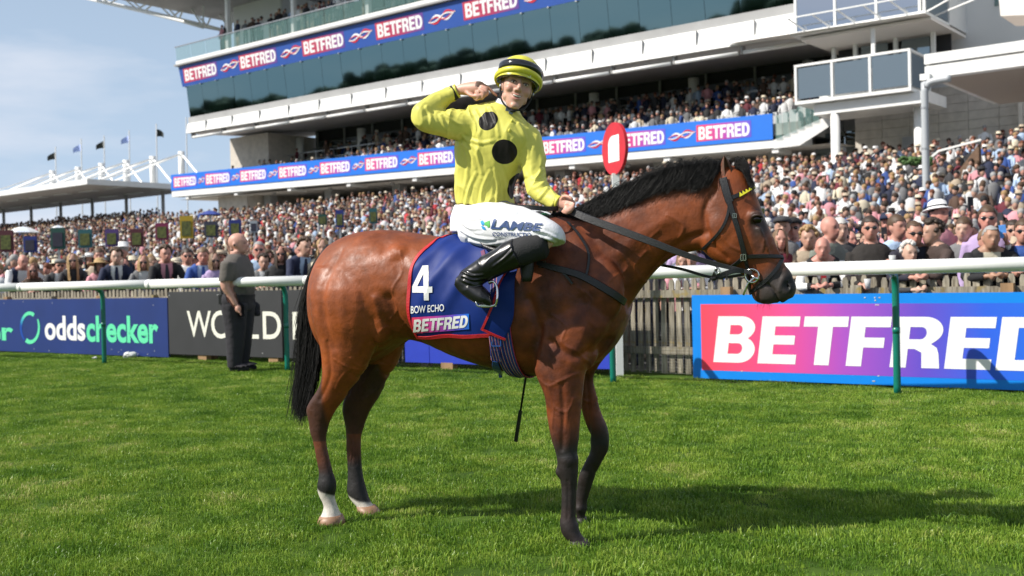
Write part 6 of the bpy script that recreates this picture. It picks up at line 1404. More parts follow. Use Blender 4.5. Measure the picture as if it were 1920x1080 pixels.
for (x, y, s) in ((1394, 481, 1.), (1378, 405, .7)):
    c, n = hit(x, y, off=.014); mb = MB()
    for (u0, v0, u1, v1) in ((-1, -1, 1, -1), (1, -1, 1, 1), (1, 1, -1, 1), (-1, 1, -1, -1), (0, -1, 0, 1)):
        mb.bar(c+HF*u0*.011*s+UPV*v0*.013*s, c+HF*u1*.011*s+UPV*v1*.013*s, .0035, .0035, HN)
    mb.part('buckle', CHROME, BR)
# reins
RN = empty('reins', HP(1200, 440, .1).tolist(), 'black rubber grip reins running from the rider\'s hand to the bit', 'reins')
strap('rein', [(1050, 380), (1066, 393), (1100, 409), (1160, 431), (1220, 453), (1280, 476), (1330, 492), (1366, 501), (1410, 512)], [.022, .034, .036, .034, .030, .024, .020, .018], RN, LEATHG, free=[.16, .17, .20, .21, .20, .17, .13, .10, .082], thick=.005, n=46, label='broad near side rein with rubber grip')
strap('rein', [(1240, 497), (1280, 505), (1330, 519), (1366, 519), (1402, 513)], .014, RN, LEATH, free=[-.14, -.14, -.13, -.115, -.09], thick=.004, n=30, label='narrow far side rein')
RB = empty('rein_loop', HP(1345, 508, .1).tolist(), 'black leather martingale loop and buckle hanging where the reins cross behind the chin', 'strap')
strap('strap', [(1336, 522), (1340, 512), (1345, 500)], .014, RB, free=[.12, .135, .12], n=8)
strap('strap', [(1334, 524), (1352, 516), (1376, 508), (1394, 508)], .022, RB, free=[.115, .12, .11, .09], n=12)
strap('strap', [(1362, 508), (1363, 525)], .007, RB, free=[.13, .13], n=5); strap('strap', [(1342, 520), (1333, 523), (1329, 529)], .010, RB, free=[.13, .13, .13], n=6)
c = HP(1345, 508, .14); ringm('ring', c, .012, CHROME, RB, .003)
# breastgirth
BG = empty('breastgirth', HP(1090, 520, .2).tolist(), 'black breastgirth strap across the horse\'s shoulder and chest', 'breastgirth')
strap('strap', [(1008, 493), (1024, 498), (1050, 505), (1085, 515), (1115, 530), (1145, 548), (1160, 559), (1168, 565)], [.020, .030, .034, .036, .036], BG, off=.010, thick=.006, label='wide strap round the chest')
strap('neck_strap', [(1064, 418), (1078, 432), (1092, 452), (1104, 474), (1103, 500), (1097, 524)], .012, BG, off=.005)
strap('strap', [(1040, 502), (1058, 510), (1074, 532)], .012, BG, off=.008, label='loose strap end')
c, n = hit(1018, 496, off=.012); mb = MB()
for (u0, v0, u1, v1) in ((-1, -1, 1, -1), (1, -1, 1, 1), (1, 1, -1, 1), (-1, 1, -1, -1)): mb.bar(c+HF*u0*.016+UPV*v0*.014, c+HF*u1*.016+UPV*v1*.014, .004, .004, HN)
mb.part('buckle', CHROME, BG)
# ---- saddle cloth
def latz(s, z, off=0., sg=1):
    o = HC+HF*s+HN*sg*1.2+UPV*z; r = HBVH.ray_cast(Vector(o), Vector(-HN*sg))
    if r[0] is None: return None
    return np.array(r[0])+HN*sg*off
AXZ = 1.12
def wrap(s, th, off):
    """point of the trunk at angle th round its axis (0 = near side level, 90 = spine)"""
    d = HN*math.cos(th)+UPV*math.sin(th); o = HC+HF*s+UPV*AXZ+d*1.0; r = HBVH.ray_cast(Vector(o), Vector(-d))
    p = np.array(r[0]) if r[0] is not None else HC+HF*s+UPV*AXZ+d*.3
    return p+d*off
CLOTHB = bpy.data.materials.new('blue_satin_cloth'); CLOTHB.use_nodes = True; T_ = CLOTHB.node_tree; B_ = T_.nodes['Principled BSDF']
B_.inputs['Base Color'].default_value = (.003, .022, .165, 1); B_.inputs['Roughness'].default_value = .55; B_.inputs['Specular IOR Level'].default_value = .25
tcx = T_.nodes.new('ShaderNodeTexCoord'); nb = T_.nodes.new('ShaderNodeTexNoise'); nb.inputs['Scale'].default_value = 420; T_.links.new(tcx.outputs['Object'], nb.inputs['Vector'])
bm_ = T_.nodes.new('ShaderNodeBump'); bm_.inputs['Strength'].default_value = .12; bm_.inputs['Distance'].default_value = .003; T_.links.new(nb.outputs[0], bm_.inputs['Height']); T_.links.new(bm_.outputs[0], B_.inputs['Normal'])
REDB = mat('red_binding', (.50, .012, .02), .55, bump=.2, bscale=300)
def cedge(px, py, t=.30):
    h = toH(HP(px, py, t)); return h
SCL = empty('saddle_cloth', HP(850, 560).tolist(), 'blue saddle cloth with red edging, a white number 4 and lettering', 'saddle cloth')
# outline on the near side, from pixels to trunk (s, z)
LE = [(800, 450), (782, 470), (772, 500), (767, 540), (765, 590), (768, 632)]      # rear edge, top to bottom
FE = [(905, 448), (930, 470), (950, 510), (952, 560), (942, 600), (930, 628)]       # front edge
def wrinkle(s, z):
    g = .5+.5*math.sin(38*(s*.85+(1.25-z)*.55)+2.2*math.sin(7*z)+1.3*math.sin(11*s))
    return .010*g*g*sm(.98, 1.22, z)+.004*math.sin(23*z+31*s)+.0035*math.sin(17*s-9*z)
def cloth_pt(u, v, extra=0.):
    """u rear to front, v from lower edge (0) to spine (1)"""
    l = spline(LE[::-1], 41)[int(round(v*40))]; f = spline(FE[::-1], 41)[int(round(v*40))]
    x = l[0]+(f[0]-l[0])*u; y = l[1]+(f[1]-l[1])*u+2.0*math.sin(3.1*u)
    return x, y
def th_of(s, z, sg=1):
    p = latz(s, z, 0, sg)
    if p is None: return math.radians(80)
    h = toH(p); return math.atan2(h[2]-AXZ, abs(h[1]))
NU, NV = 60, 46
def cloth_grid(LEp, FEp, nu, nv, off, over=True, drop=0.):
    """near side rows up to the spine, then mirrored down the far side"""
    rows = []; Lr = spline(LEp[::-1], nv); Fr = spline(FEp[::-1], nv)
    for j in range(nv):
        row = []
        for i in range(nu):
            u = i/(nu-1); x = Lr[j][0]+(Fr[j][0]-Lr[j][0])*u; y = Lr[j][1]+(Fr[j][1]-Lr[j][1])*u
            h = toH(HP(x, y, .28)); s, z = h[0], h[2]; th = th_of(s, min(z, 1.40))
            th = min(th, math.radians(70)) if z < 1.40 else math.radians(70)
            row.append((s, th, z))
        rows.append(row)
    top = rows[-1]; R = []
    for row in rows[:-1]: R.append([(s, th) for s, th, z in row])
    s_top = [t[0] for t in top]; th_top = [t[1] for t in top]
    if over:
        for k in range(0, 13):
            R.append([(s, th*(1-k/12)+(math.pi-th)*k/12) for s, th in zip(s_top, th_top)])
        for row in rows[:-1][::-1]: R.append([(s, math.pi-th) for s, th, z in row])
    V = []
    for row in R:
        for s, th in row:
            p = wrap(s, th, off); z = p[2]; V.append(wrap(s, th, off+wrinkle(s, z)))
    nr = len(R); F = [[j*nu+i, j*nu+i+1, (j+1)*nu+i+1, (j+1)*nu+i] for j in range(nr-1) for i in range(nu-1)]
    return np.array(V), F, nr
def relax(V, nr, nu, it):
    G = V.reshape(nr, nu, 3).copy()
    for _ in range(it):
        G[1:-1, 1:-1] = .4*G[1:-1, 1:-1]+.15*(G[:-2, 1:-1]+G[2:, 1:-1]+G[1:-1, :-2]+G[1:-1, 2:])
    return G.reshape(-1, 3)
cV, cF, nr = cloth_grid(LE, FE, NU, NV, .016); cV = relax(cV, nr, NU, 2)
G = cV.reshape(nr, NU, 3)
for _ in range(4):
    for q in (G[:, 0], G[:, -1], G[0], G[-1]): q[1:-1] = .5*q[1:-1]+.25*(q[:-2]+q[2:])
def solid(V, F, th):
    nrm = vnormals(V, F); n = len(V); W = np.concatenate([V, V-nrm*th]); FF = [list(f) for f in F]+[[i+n for i in f][::-1] for f in F]
    from collections import Counter
    ed = Counter(); di = {}
    for f in F:
        for a, b in zip(f, f[1:]+f[:1]): ed[tuple(sorted((a, b)))] += 1; di[tuple(sorted((a, b)))] = (a, b)
    for e, c in ed.items():
        if c == 1: a, b = di[e]; FF.append([b, a, a+n, b+n])
    return W, FF
W_, F_ = solid(cV, cF, .003); part('cloth', W_, F_, CLOTHB, SCL, smooth=True)
CB = BVHTree.FromPolygons(cV.tolist(), cF)
def ribbon(name, line, wid, m, parent, bvh, off=.003, **k): return strap(name, line, wid, parent, m, thick=.002, off=off, bvh=bvh, **k)
def edge_ribbon(path, inward, wid, m, parent, name='binding'):
    P = np.array(path); I = np.array(inward); A = P+I*wid; nrm = np.cross(np.gradient(P, axis=0), I); nrm /= np.linalg.norm(nrm, axis=1)[:, None]
    s = np.sign(np.sum(nrm*(P-(HC+UPV*1.1)), 1))[:, None]; nrm = nrm*s
    V = np.stack([P-I*.003+nrm*.001, P-I*.002+nrm*.005, A+nrm*.005, A+nrm*.001], 1).reshape(-1, 3); V, F = gridtube(V, len(P), 4); return part(name, V, F, m, parent, smooth=False)
inn = G[:, 2]-G[:, 0]; inn /= np.linalg.norm(inn, axis=1)[:, None]; edge_ribbon(G[:, 0], inn, .016, REDB, SCL)
inn = G[2, :]-G[0, :]; inn /= np.linalg.norm(inn, axis=1)[:, None]; edge_ribbon(G[0, :], inn, .016, REDB, SCL)
def drape2d(name, V2, F, m, parent, bvh, off=.003, cuts=2, thick=None, label=None, fb=.3):
    """flat print laid on a surface: V2 are points of the picture plane"""
    me = mesh('d', np.c_[V2, np.zeros(len(V2))], F); bm = bmesh.new(); bm.from_mesh(me); bmesh.ops.triangulate(bm, faces=bm.faces)
    for _ in range(cuts):
        L = [e for e in bm.edges if e.calc_length() > 5]
        if not L: break
        bmesh.ops.subdivide_edges(bm, edges=L, cuts=1); bmesh.ops.triangulate(bm, faces=bm.faces)
    v = np.array([x.co[:] for x in bm.verts]); f = [[q.index for q in p.verts] for p in bm.faces]; bm.free(); bpy.data.meshes.remove(me)
    P = np.array([hit(x, y, bvh, off)[0] for x, y, _ in v])
    ok = np.array([any(bvh.ray_cast(CAMV, Vector(ray(x+a, y+b)).normalized())[0] is not None for a, b in ((0, 0), (.3, .1), (-.3, .2), (.1, -.4))) for x, y, _ in v])
    f = [q for q in f if all(ok[i] for i in q)]
    ids = sorted({i for q in f for i in q}); rm = {a: k for k, a in enumerate(ids)}; P = P[ids]; f = [[rm[i] for i in q] for q in f]
    me = mesh(name, P-wpos(parent), f, m); o = link(name, me, parent)
    if label: o['label'] = label
    return o
v, f = curve_mesh([[(.55, 0), (.78, 0), (.78, .22), (.95, .22), (.95, .40), (.78, .40), (.78, 1), (.50, 1), (0, .40), (0, .22), (.55, .22)], [(.24, .40), (.55, .40), (.55, .78)]])
drape2d('number', quadmap(unit(v), [(774, 563), (811, 563), (810, 498), (773, 498)]), f, PRINTW, SCL, CB, label='white number 4')
v, f = text2d('BOW ECHO', 1, .012); drape2d('lettering', quadmap(unit(v), [(771, 588), (833, 583), (833, 570), (771, 574)]), f, PRINTW, SCL, CB, cuts=1)
GST = [(0, srgb(232, 62, 90)), (.38, srgb(205, 70, 165)), (.62, srgb(140, 70, 190)), (.82, srgb(70, 80, 200)), (1, srgb(20, 110, 215))]
sc0 = wpos(SCL); gm = gradm('badge_gradient', HP(770, 605, .3)-sc0, HP(881, 600, .3)-sc0, GST)
gx, gy = np.meshgrid(np.linspace(0, 1, 16), np.linspace(0, 1, 5)); v = np.c_[gx.ravel(), gy.ravel()]; f = [[j*16+i, j*16+i+1, (j+1)*16+i+1, (j+1)*16+i] for j in range(4) for i in range(15)]
drape2d('badge', quadmap(v, [(773, 625), (880, 617), (880, 588), (773, 595)]), f, gm, SCL, CB, off=.004, cuts=0)
v, f, _ = betfred(.10); drape2d('lettering', quadmap(unit(v), [(776, 622), (877, 613.5), (879, 591), (776, 599)]), f, PRINTW, SCL, CB, off=.0055)
# forward flap of the cloth over the girth
LE2 = [(958, 505), (942, 535), (930, 570), (918, 595), (908, 612)]; FE2 = [(972, 500), (969, 530), (967, 570), (962, 600), (948, 630)]
V2, F2, nr2 = cloth_grid(LE2, FE2, 14, 26, .034, over=False); V2 = relax(V2, nr2, 14, 1)
W_, F_ = solid(V2, F2, .003); part('front_flap', W_, F_, CLOTHB, SCL, smooth=True)
G2 = V2.reshape(nr2, 14, 3)
inn = G2[:, 2]-G2[:, 0]; inn /= np.linalg.norm(inn, axis=1)[:, None]; edge_ribbon(G2[:, 0], inn, .009, REDB, SCL)
inn = G2[2, :]-G2[0, :]; inn /= np.linalg.norm(inn, axis=1)[:, None]; edge_ribbon(G2[0, :], inn, .009, REDB, SCL)
# ------------------------------------------------------------------ saddle and girth
SAD = empty('racing_saddle', HP(900, 440).tolist(), 'small black racing saddle with a green pad under the rider', 'saddle')
GREEN = mat('green_pad', (.012, .20, .07), .8, bump=.3, bscale=120); GIRM = bpy.data.materials.new('striped_webbing'); GIRM.use_nodes = True
V, F, n_ = cloth_grid([(842, 444), (846, 452), (850, 458)], [(985, 425), (990, 445), (995, 465)], 20, 6, .034); part('pad', *solid(V, F, .012), GREEN, SAD, smooth=True)
V, F, n_ = cloth_grid([(872, 442), (885, 462), (905, 478)], [(975, 425), (990, 470), (988, 500)], 20, 8, .055); part('seat', *solid(V, F, .02), LEATH, SAD, smooth=True)
rg = [((HP(988, 468+60*u, .33)), HF*.028*(.7+.5*math.sin(3*u)), HN*.012, 2.4) for u in np.linspace(0, 1, 8)]
V, F = loft([(c, a, HN*.02+0*a, 2.4) for c, a, b, e in rg], 12); part('knee_roll', V, F, LEATH, SAD, smooth=True)
T_ = GIRM.node_tree; B_ = T_.nodes['Principled BSDF']; B_.inputs['Roughness'].default_value = .7
tcx = T_.nodes.new('ShaderNodeTexCoord'); dp = T_.nodes.new('ShaderNodeVectorMath'); dp.operation = 'DOT_PRODUCT'; dp.inputs[1].default_value = HF; T_.links.new(tcx.outputs['Object'], dp.inputs[0])
ml = T_.nodes.new('ShaderNodeMath'); ml.operation = 'MULTIPLY'; ml.inputs[1].default_value = 1/.014; T_.links.new(dp.outputs['Value'], ml.inputs[0])
fr_ = T_.nodes.new('ShaderNodeMath'); fr_.operation = 'FRACT'; T_.links.new(ml.outputs[0], fr_.inputs[0])
r = T_.nodes.new('ShaderNodeValToRGB'); r.color_ramp.interpolation = 'CONSTANT'; e = r.color_ramp.elements; e[0].color = (.02, .035, .20, 1); e[1].position = .45; e[1].color = (.45, .03, .06, 1)
for p_, c_ in ((.62, (.55, .53, .56, 1)), (.72, (.02, .035, .20, 1))): x = e.new(p_); x.color = c_
T_.links.new(fr_.outputs[0], r.inputs[0]); T_.links.new(r.outputs[0], B_.inputs['Base Color'])
GI = empty('girth', HP(935, 650, .3).tolist(), 'striped blue and red webbing girth buckled round the horse behind its elbow', 'girth')
def belly(name, xc, wid, m, z0=1.2, off=.008, th0=.5, th1=-math.pi-.5, n=44, label=None):
    s0 = toH(HP(xc, 660, .25))[0]; V = []
    for th in np.linspace(th0, th1, n):
        for ds, o in ((-wid/2, 0), (-wid/2, .006), (wid/2, .006), (wid/2, 0)): V.append(wrap(s0+ds+.02*math.sin(th)*0, th, off+o))
    V, F = gridtube(np.array(V), n, 4); return part(name, V, F, m, GI, label=label)
belly('webbing', 952, .05, GIRM); belly('surcingle', 937, .035, GIRM, off=.014)
NAVY = mat('blue_leather', (.01, .05, .20), .4)
strap('buckle_guard', [(932, 668), (934, 685), (938, 700)], [.026, .048, .036], GI, NAVY, off=.032, thick=.006)
strap('billet', [(938, 698), (939, 708)], .018, GI, NAVY, off=.02, thick=.006)
strap('billet', [(929, 627), (931, 645), (933, 668)], .048, GI, GIRM, off=.030, thick=.005)
c = hit(934, 636, off=.036)[0]; mb = MB()
for (u0, v0, u1, v1) in ((-1, -1, 1, -1), (1, -1, 1, 1), (1, 1, -1, 1), (-1, 1, -1, -1)): mb.bar(c+HF*u0*.022+UPV*v0*.016, c+HF*u1*.022+UPV*v1*.016, .005, .005, HN)
mb.part('buckle', NAVY, GI)
# stirrup: iron and leather
ST = empty('stirrup', HP(920, 550, .38).tolist(), 'small steel stirrup on striped webbing holding the rider\'s near boot', 'stirrup')
TT = .40
P = spline([HP(916, 530, TT), HP(925, 528, TT), HP(932, 540, TT), HP(932, 560, TT+.01), HP(926, 573, TT+.01), HP(898, 574, TT+.03), HP(893, 566, TT+.03)], 30)
V, F = tube(P, .0055, 8); part('iron', V, F, CHROME, ST, smooth=True)
mb = MB(); mb.bar(HP(898, 573, TT+.03), HP(927, 573, TT-.02), .05, .008); mb.part('tread', CHROME, ST)
strap('leather', [(905, 470), (912, 500), (921, 532)], .022, ST, mat('maroon_webbing', (.16, .03, .10), .7), free=[.34, .37, TT-.005], n=10)
# ================================================================== RIDER
RD = empty('person', HP(905, 430).tolist(), 'smiling rider in yellow silks with black spots, pointing a finger at his helmet', 'person')
SKIN = bpy.data.materials.new('skin_rider'); SKIN.use_nodes = True; b = SKIN.node_tree.nodes['Principled BSDF']
a_ = SKIN.node_tree.nodes.new('ShaderNodeAttribute'); a_.attribute_name = 'tint'; SKIN.node_tree.links.new(a_.outputs['Color'], b.inputs['Base Color'])
b.inputs['Roughness'].default_value = .5; b.inputs['Subsurface Weight'].default_value = .15; b.inputs['Subsurface Radius'].default_value = (.01, .004, .002)
def PX(x, y, t): return HP(x, y, t)
SCH = 1/378.
def limb(rows, m=24, n=18, grow=0., kx=1., ky=1.):
    """rows: px, py, t, radius in px, depth ratio"""
    R_ = smooth_rings(rows, m); C_ = np.array([HP(x, y, t) for x, y, t, r, d in R_]); T, A, B = frames(C_)
    rg = []
    for c, T1, (x, y, t, r, d) in zip(C_, T, R_):
        # side axis across the picture, depth axis towards the viewer
        dp = HN-T1*(HN@T1); dp /= np.linalg.norm(dp); sd = np.cross(T1, dp); rr = r*SCH+grow; rg.append((c, sd*rr, dp*(r*SCH*d+grow), 2.0))
    return loft(rg, n)
TORS = [(897, 436, .0, 44, 0, .115), (902, 412, .0, 50, 2, .115), (909, 388, .0, 50, 4, .100), (908, 362, .01, 50, 3, .098), (911, 335, .02, 52, 4, .102), (918, 300, .03, 59, 9, .113), (926, 270, .04, 65, 16, .12),
        (933, 245, .05, 66, 22, .115), (938, 227, .05, 60, 24, .10), (943, 213, .05, 42, 18, .08), (948, 203, .05, 25, 12, .065), (951, 197, .05, 17, 8, .055)]
def torso(r0, r1, grow=0., m=30, n=30):
    rg = []
    for x, y, t, ax_, ay_, d in smooth_rings(TORS[r0:r1], m):
        c = HP(x, y, t); a = (HP(x+ax_, y+ay_, t)-HP(x-ax_, y-ay_, t))/2; L = np.linalg.norm(a); a = a*(L+grow)/L; rg.append((c, a, HN*(d+grow), 2.3))
    return loft(rg, n)
ARM_R = [(902, 236, .06, 30, .9), (880, 236, .10, 30, .92), (845, 232, .15, 26, .95), (815, 229, .19, 23, 1.), (797, 224, .205, 21, 1.), (797, 212, .20, 21, 1.), (814, 198, .16, 19, 1.), (834, 184, .12, 15, .95), (852, 173, .09, 11.5, .9)]
ARM_L = [(978, 254, .03, 27, .95), (992, 268, .04, 25, 1.), (999, 295, .05, 22, 1.), (1003, 325, .06, 20, 1.), (1008, 350, .08, 19.5, 1.), (1020, 366, .11, 17, 1.), (1034, 374, .13, 13, .95), (1046, 379, .15, 10.5, .9)]
LEG_R = [(893, 428, .10, 42, .9), (915, 424, .17, 41, .9), (950, 424, .24, 37, .95), (990, 431, .29, 32, .95), (1018, 440, .31, 27.5, 1.), (1029, 449, .315, 21, 1.), (1020, 458, .33, 20, 1.), (985, 470, .355, 20, 1.), (950, 485, .37, 18, 1.), (915, 504, .39, 14, 1.), (888, 520, .40, 12, 1.)]
LEG_L = [(903, 424, -.10, 40, .9), (950, 420, -.22, 34, .95), (1000, 420, -.29, 27, .95), (1030, 423, -.31, 20, 1.), (1010, 445, -.33, 18, 1.), (960, 475, -.36, 17, 1.), (900, 510, -.38, 12, 1.)]
NECK = [(949, 212, .05, 17, 1.), (953, 198, .055, 16, 1.), (958, 182, .055, 16.5, 1.1), (964, 166, .04, 18, 1.2)]
# head frame
HDC = HP(968.5, 166, .06)
rz = math.radians(13.5)
e_x = CR*math.cos(rz)-CU*math.sin(rz); e_z = CR*math.sin(rz)+CU*math.cos(rz); e_y = -FW
yaw = math.radians(9); e_x, e_y = e_x*math.cos(yaw)-e_y*math.sin(yaw), e_y*math.cos(yaw)+e_x*math.sin(yaw)
def HD(p): p = np.asarray(p, float); return HDC+p[..., :1]*e_x+p[..., 1:2]*e_y+p[..., 2:3]*e_z
HAX = (e_x, e_y, e_z)
hd = MB()
hd.ell(HD([0, -.018, .035]), (.074, .094, .088), 20, 14, HAX)
rg = []
for z, wd, yf, yb in smooth_rings([(.075, .060, .074, -.05), (.05, .067, .084, -.05), (.02, .069, .084, -.05), (-.01, .068, .082, -.045), (-.04, .058, .083, -.035), (-.068, .046, .083, -.02), (-.092, .033, .080, .0), (-.109, .019, .072, .02)], 22):
    rg.append((HD([0, (yf+yb)/2, z]), e_x*wd, e_y*(yf-yb)/2, 2.15))
hd.add(*loft(rg, 24))
hd.add(*tube([HD([0, .080, .030]), HD([0, .090, .010]), HD([0, .103, -.014]), HD([0, .100, -.026])], [.008, .0095, .0125, .009], 10))
for sg in (1, -1):
    hd.ell(HD([.012*sg, .090, -.022]), (.0085, .011, .008), 10, 7, HAX)
    hd.ell(HD([.037*sg, .060, -.018]), (.024, .021, .022), 12, 8, HAX)
    hd.ell(HD([.030*sg, .070, .036]), (.026, .013, .009), 12, 8, HAX)
    hd.ell(HD([.071*sg, -.004, -.002]), (.008, .018, .030), 10, 8, HAX)
    hd.ell(HD([.044*sg, .026, -.052]), (.016, .032, .022), 12, 8, HAX)
hd.add(*tube([HD([-.026, .074, -.042]), HD([-.012, .086, -.046]), HD([0, .090, -.0475]), HD([.012, .086, -.046]), HD([.026, .074, -.042])], [.003, .0055, .006, .0055, .003], 8))
hd.add(*tube([HD([-.024, .074, -.048]), HD([-.012, .084, -.061]), HD([0, .087, -.065]), HD([.012, .084, -.061]), HD([.024, .074, -.048])], [.003, .006, .0075, .006, .003], 8))
hd.ell(HD([0, .074, -.094]), (.020, .016, .016), 12, 8, HAX)
bd = MB(); bd.V += hd.V; bd.F += hd.F; bd.n = hd.n
bd.add(*limb(NECK, 14, 18)); bd.add(*torso(0, 12, -.012)); bd.add(*limb(ARM_R, 30, 14, -.012)); bd.add(*limb(ARM_L, 26, 14, -.010)); bd.add(*limb(LEG_R, 34, 14, -.024)); bd.add(*limb(LEG_L, 24, 14, -.022))
# pointing hand: wrist, palm, index out, the others curled, thumb under
def fing(pts, r):
    P = spline([HP(*p) for p in pts], 12); V, F = tube(P, np.interp(np.linspace(0, 1, 12), [0, .3, .6, .92, 1], np.array([1, .98, .9, .8, .45])*r), 8); bd.add(V, F); bd.ell(P[-1]-(P[-1]-P[-2])*.4, (r*.72,)*3, 8, 6)
bd.add(*limb([(848, 174, .092, 9.5, .85), (860, 169, .088, 9.5, .8), (872, 167, .085, 11.5, .9), (888, 166.5, .085, 13.5, 1.), (900, 166, .085, 13.5, 1.05), (906, 167, .085, 10, 1.)], 16, 16))
fing([(899, 158, .095), (908, 160, .095), (917, 166, .090), (924, 173, .083), (931, 180, .076)], .0092)
fing([(902, 162, .112), (912, 167, .114), (913, 177, .110), (904, 181, .104)], .0098)
fing([(898, 168, .120), (907, 174, .124), (905, 184, .116), (896, 184, .108)], .0095)
fing([(892, 172, .120), (899, 180, .122), (894, 187, .114), (888, 183, .108)], .0085)
fing([(874, 172, .105), (884, 179, .118), (895, 180, .122), (903, 178, .122)], .0100)
# rein hand
bd.add(*limb([(1046, 379, .150, 9, .85), (1054, 381, .152, 10.5, .8), (1062, 382, .152, 12.5, .8), (1069, 382, .152, 11, .8)], 12, 14))
for k, (dx, dy, dt) in enumerate(((0, 0, .0), (-1, 5, .006), (-3, 10, .008), (-6, 15, .006))):
    fing([(1064+dx, 375+dy*.8, .165+dt), (1074+dx, 377+dy, .172+dt), (1076+dx, 385+dy*.8, .186+dt), (1067+dx, 388+dy*.8, .192+dt), (1059+dx, 384+dy*.8, .186+dt)], .0088-.0005*k)
fing([(1052, 374, .165), (1058, 368, .180), (1066, 369, .192), (1073, 374, .194)], .0095)
bV, bF = bd.VF(); bV, bF = remeshed(bV, bF, .0042, 4, .5)
L3 = np.stack([(bV-HDC)@e_x, (bV-HDC)@e_y, (bV-HDC)@e_z], 1)
bn = vnormals(bV, bF)
def gauss(c, r): D = (L3-np.array(c))/np.array(r); return np.exp(-np.sum(D*D, 1))
dsp = np.zeros(len(bV))
for sg in (1, -1):
    dsp += -.009*gauss((.030*sg, .080, .014), (.017, .03, .010))      # eye sockets
    dsp += -.003*gauss((.0085*sg, .100, -.031), (.005, .01, .004))    # nostrils
    dsp += -.0010*gauss((.032*sg, .085, -.038), (.006, .03, .014))    # smile folds
mx = L3[:, 0]; mz_ = -.053+.011*np.minimum(1, (np.abs(mx)/.026)**2); inm = (np.abs(mx) < .026) & (L3[:, 1] > .05)
gap = np.exp(-((L3[:, 2]-mz_)/(.0045*(1-.75*np.minimum(1, (np.abs(mx)/.026)**2))+.0008))**2)*np.exp(-(mx/.024)**4); dsp += -.010*np.where(L3[:, 1] > .05, gap, 0)
bV = bV+bn*dsp[:, None]
hb_ = sm(.0, .02, L3[:, 2]*0+1)
sk = np.array([.60, .345, .255]); pc = np.tile(sk, (len(bV), 1))
def tintk(c, k): global pc; pc = pc*(1-k[:, None])+np.array(c)*k[:, None]
for sg in (1, -1): tintk((.58, .24, .18), .45*gauss((.042*sg, .075, -.018), (.022, .04, .020)))
tintk((.50, .20, .16), .35*gauss((0, .10, -.015), (.012, .02, .015)))
lipz = np.where(L3[:, 2] > mz_, -.0455, -.0625)
tintk((.45, .14, .12), .8*np.exp(-((L3[:, 2]-lipz)/.0055)**2)*np.exp(-(mx/.022)**4)*(L3[:, 1] > .05))
tintk((.08, .02, .02), np.where(L3[:, 1] > .05, np.clip(gap*1.3, 0, 1), 0))
for sg in (1, -1):
    tintk((.22, .12, .075), .6*np.exp(-((L3[:, 2]-(.0345-.004*(np.abs(mx)/.045)**2))/.0038)**2)*np.exp(-((mx-.031*sg)/.019)**4)*(L3[:, 1] > .05))
    tintk((.34, .17, .13), .6*gauss((.030*sg, .08, .014), (.018, .03, .011)))
    tintk((.15, .05, .04), .8*gauss((.0085*sg, .100, -.031), (.004, .01, .003)))
hands = np.array([(v-HP(900, 170, .1))@(v-HP(900, 170, .1)) < .01 or (v-HP(1060, 382, .16))@(v-HP(1060, 382, .16)) < .006 for v in bV])
tintk((.56, .27, .20), .55*hands.astype(float))
hairk = (L3[:, 2] > .055) | ((L3[:, 1] < -.035) & (L3[:, 2] > -.035) & (np.abs(L3[:, 0]) < .2))
tintk((.09, .05, .03), (hairk & (np.linalg.norm(L3, axis=1) < .2)).astype(float)*.95)
o = part('body', bV, bF, SKIN, RD, smooth=True); ccol(o.data, pc)
TEETH = mat('teeth', (.75, .72, .66), .25); SCLR = mat('eye_white', (.62, .58, .55), .2); IRIS = mat('eye_iris', (.03, .025, .02), .1)
V, F = tube([HD([x, .0865-14*x*x*1.0, -.0495+12*x*x]) for x in np.linspace(-.019, .019, 9)], [.001, .0028, .0036, .0040, .0042, .0040, .0036, .0028, .001], 8); part('teeth', V, F, TEETH, RD, smooth=True)
for sg in (1, -1):
    V, F = ellipsoid(HD([.030*sg, .0685, .014]), (.0115, .011, .0060), 14, 10, HAX); e = part('eye', V, F, SCLR, RD, smooth=True)
    V, F = ellipsoid(HD([.0305*sg, .0765, .0138]), (.0052, .0038, .0050), 12, 8, HAX); part('iris', V, F, IRIS, e, smooth=True)
    P = [HD([.030*sg+.0135*math.cos(a), .077+.003*math.sin(a), .0155+.0055*math.sin(a)]) for a in np.linspace(0, math.pi, 9)]; V, F = tube(P, .0016, 6); part('eyelash', V, F, IRIS, e)
# silks
def creases(V, F, lines, wpx, amp):
    """folds and creases drawn into the cloth on the side towards the track"""
    n = vnormals(V, F); D3 = V-CAMP; zc = D3@FW; P = np.stack([960+FPX*(D3@CR)/zc, 540-FPX*(D3@CU)/zc], 1); face = np.sum(n*D3, 1) < 0; d = np.zeros(len(V))
    for k, pl in enumerate(lines):
        pl = spline(np.array(pl, float), 14); D = dist_poly(P, pl); e = min(1, 1)
        tt = np.linalg.norm(P-pl[0], axis=1)/(np.linalg.norm(pl[-1]-pl[0])+1e-6); fade = np.clip(1.25-tt, 0, 1)**.6
        side = (-1)**k; d += amp*fade*(np.exp(-(D/wpx)**2)-.9*np.exp(-((D-wpx*2.0)/(wpx*1.1))**2))
    return V+n*(d*face)[:, None]
def fabric(V, F, amp, sc, stretch, seed=0, ridge=True):
    n = vnormals(V, F); d = []
    for p in V:
        q = Vector((p[0]*stretch[0]+seed, p[1]*stretch[1], p[2]*stretch[2]))*sc
        q2 = q+Vector((mnoise.noise(q*.7), mnoise.noise(q*.7+Vector((9, 1, 3))), 0))*.9
        h = mnoise.noise(q2); d.append((1-abs(h)*2.2)**2 if ridge else h)
    return V+n*(np.array(d)*amp-amp*.35)[:, None]
sk_ = MB(); sk_.add(*torso(2, 12, .006, 34, 34)); sk_.add(*limb(ARM_R, 40, 20, .003)); sk_.add(*limb(ARM_L, 34, 20, .003))
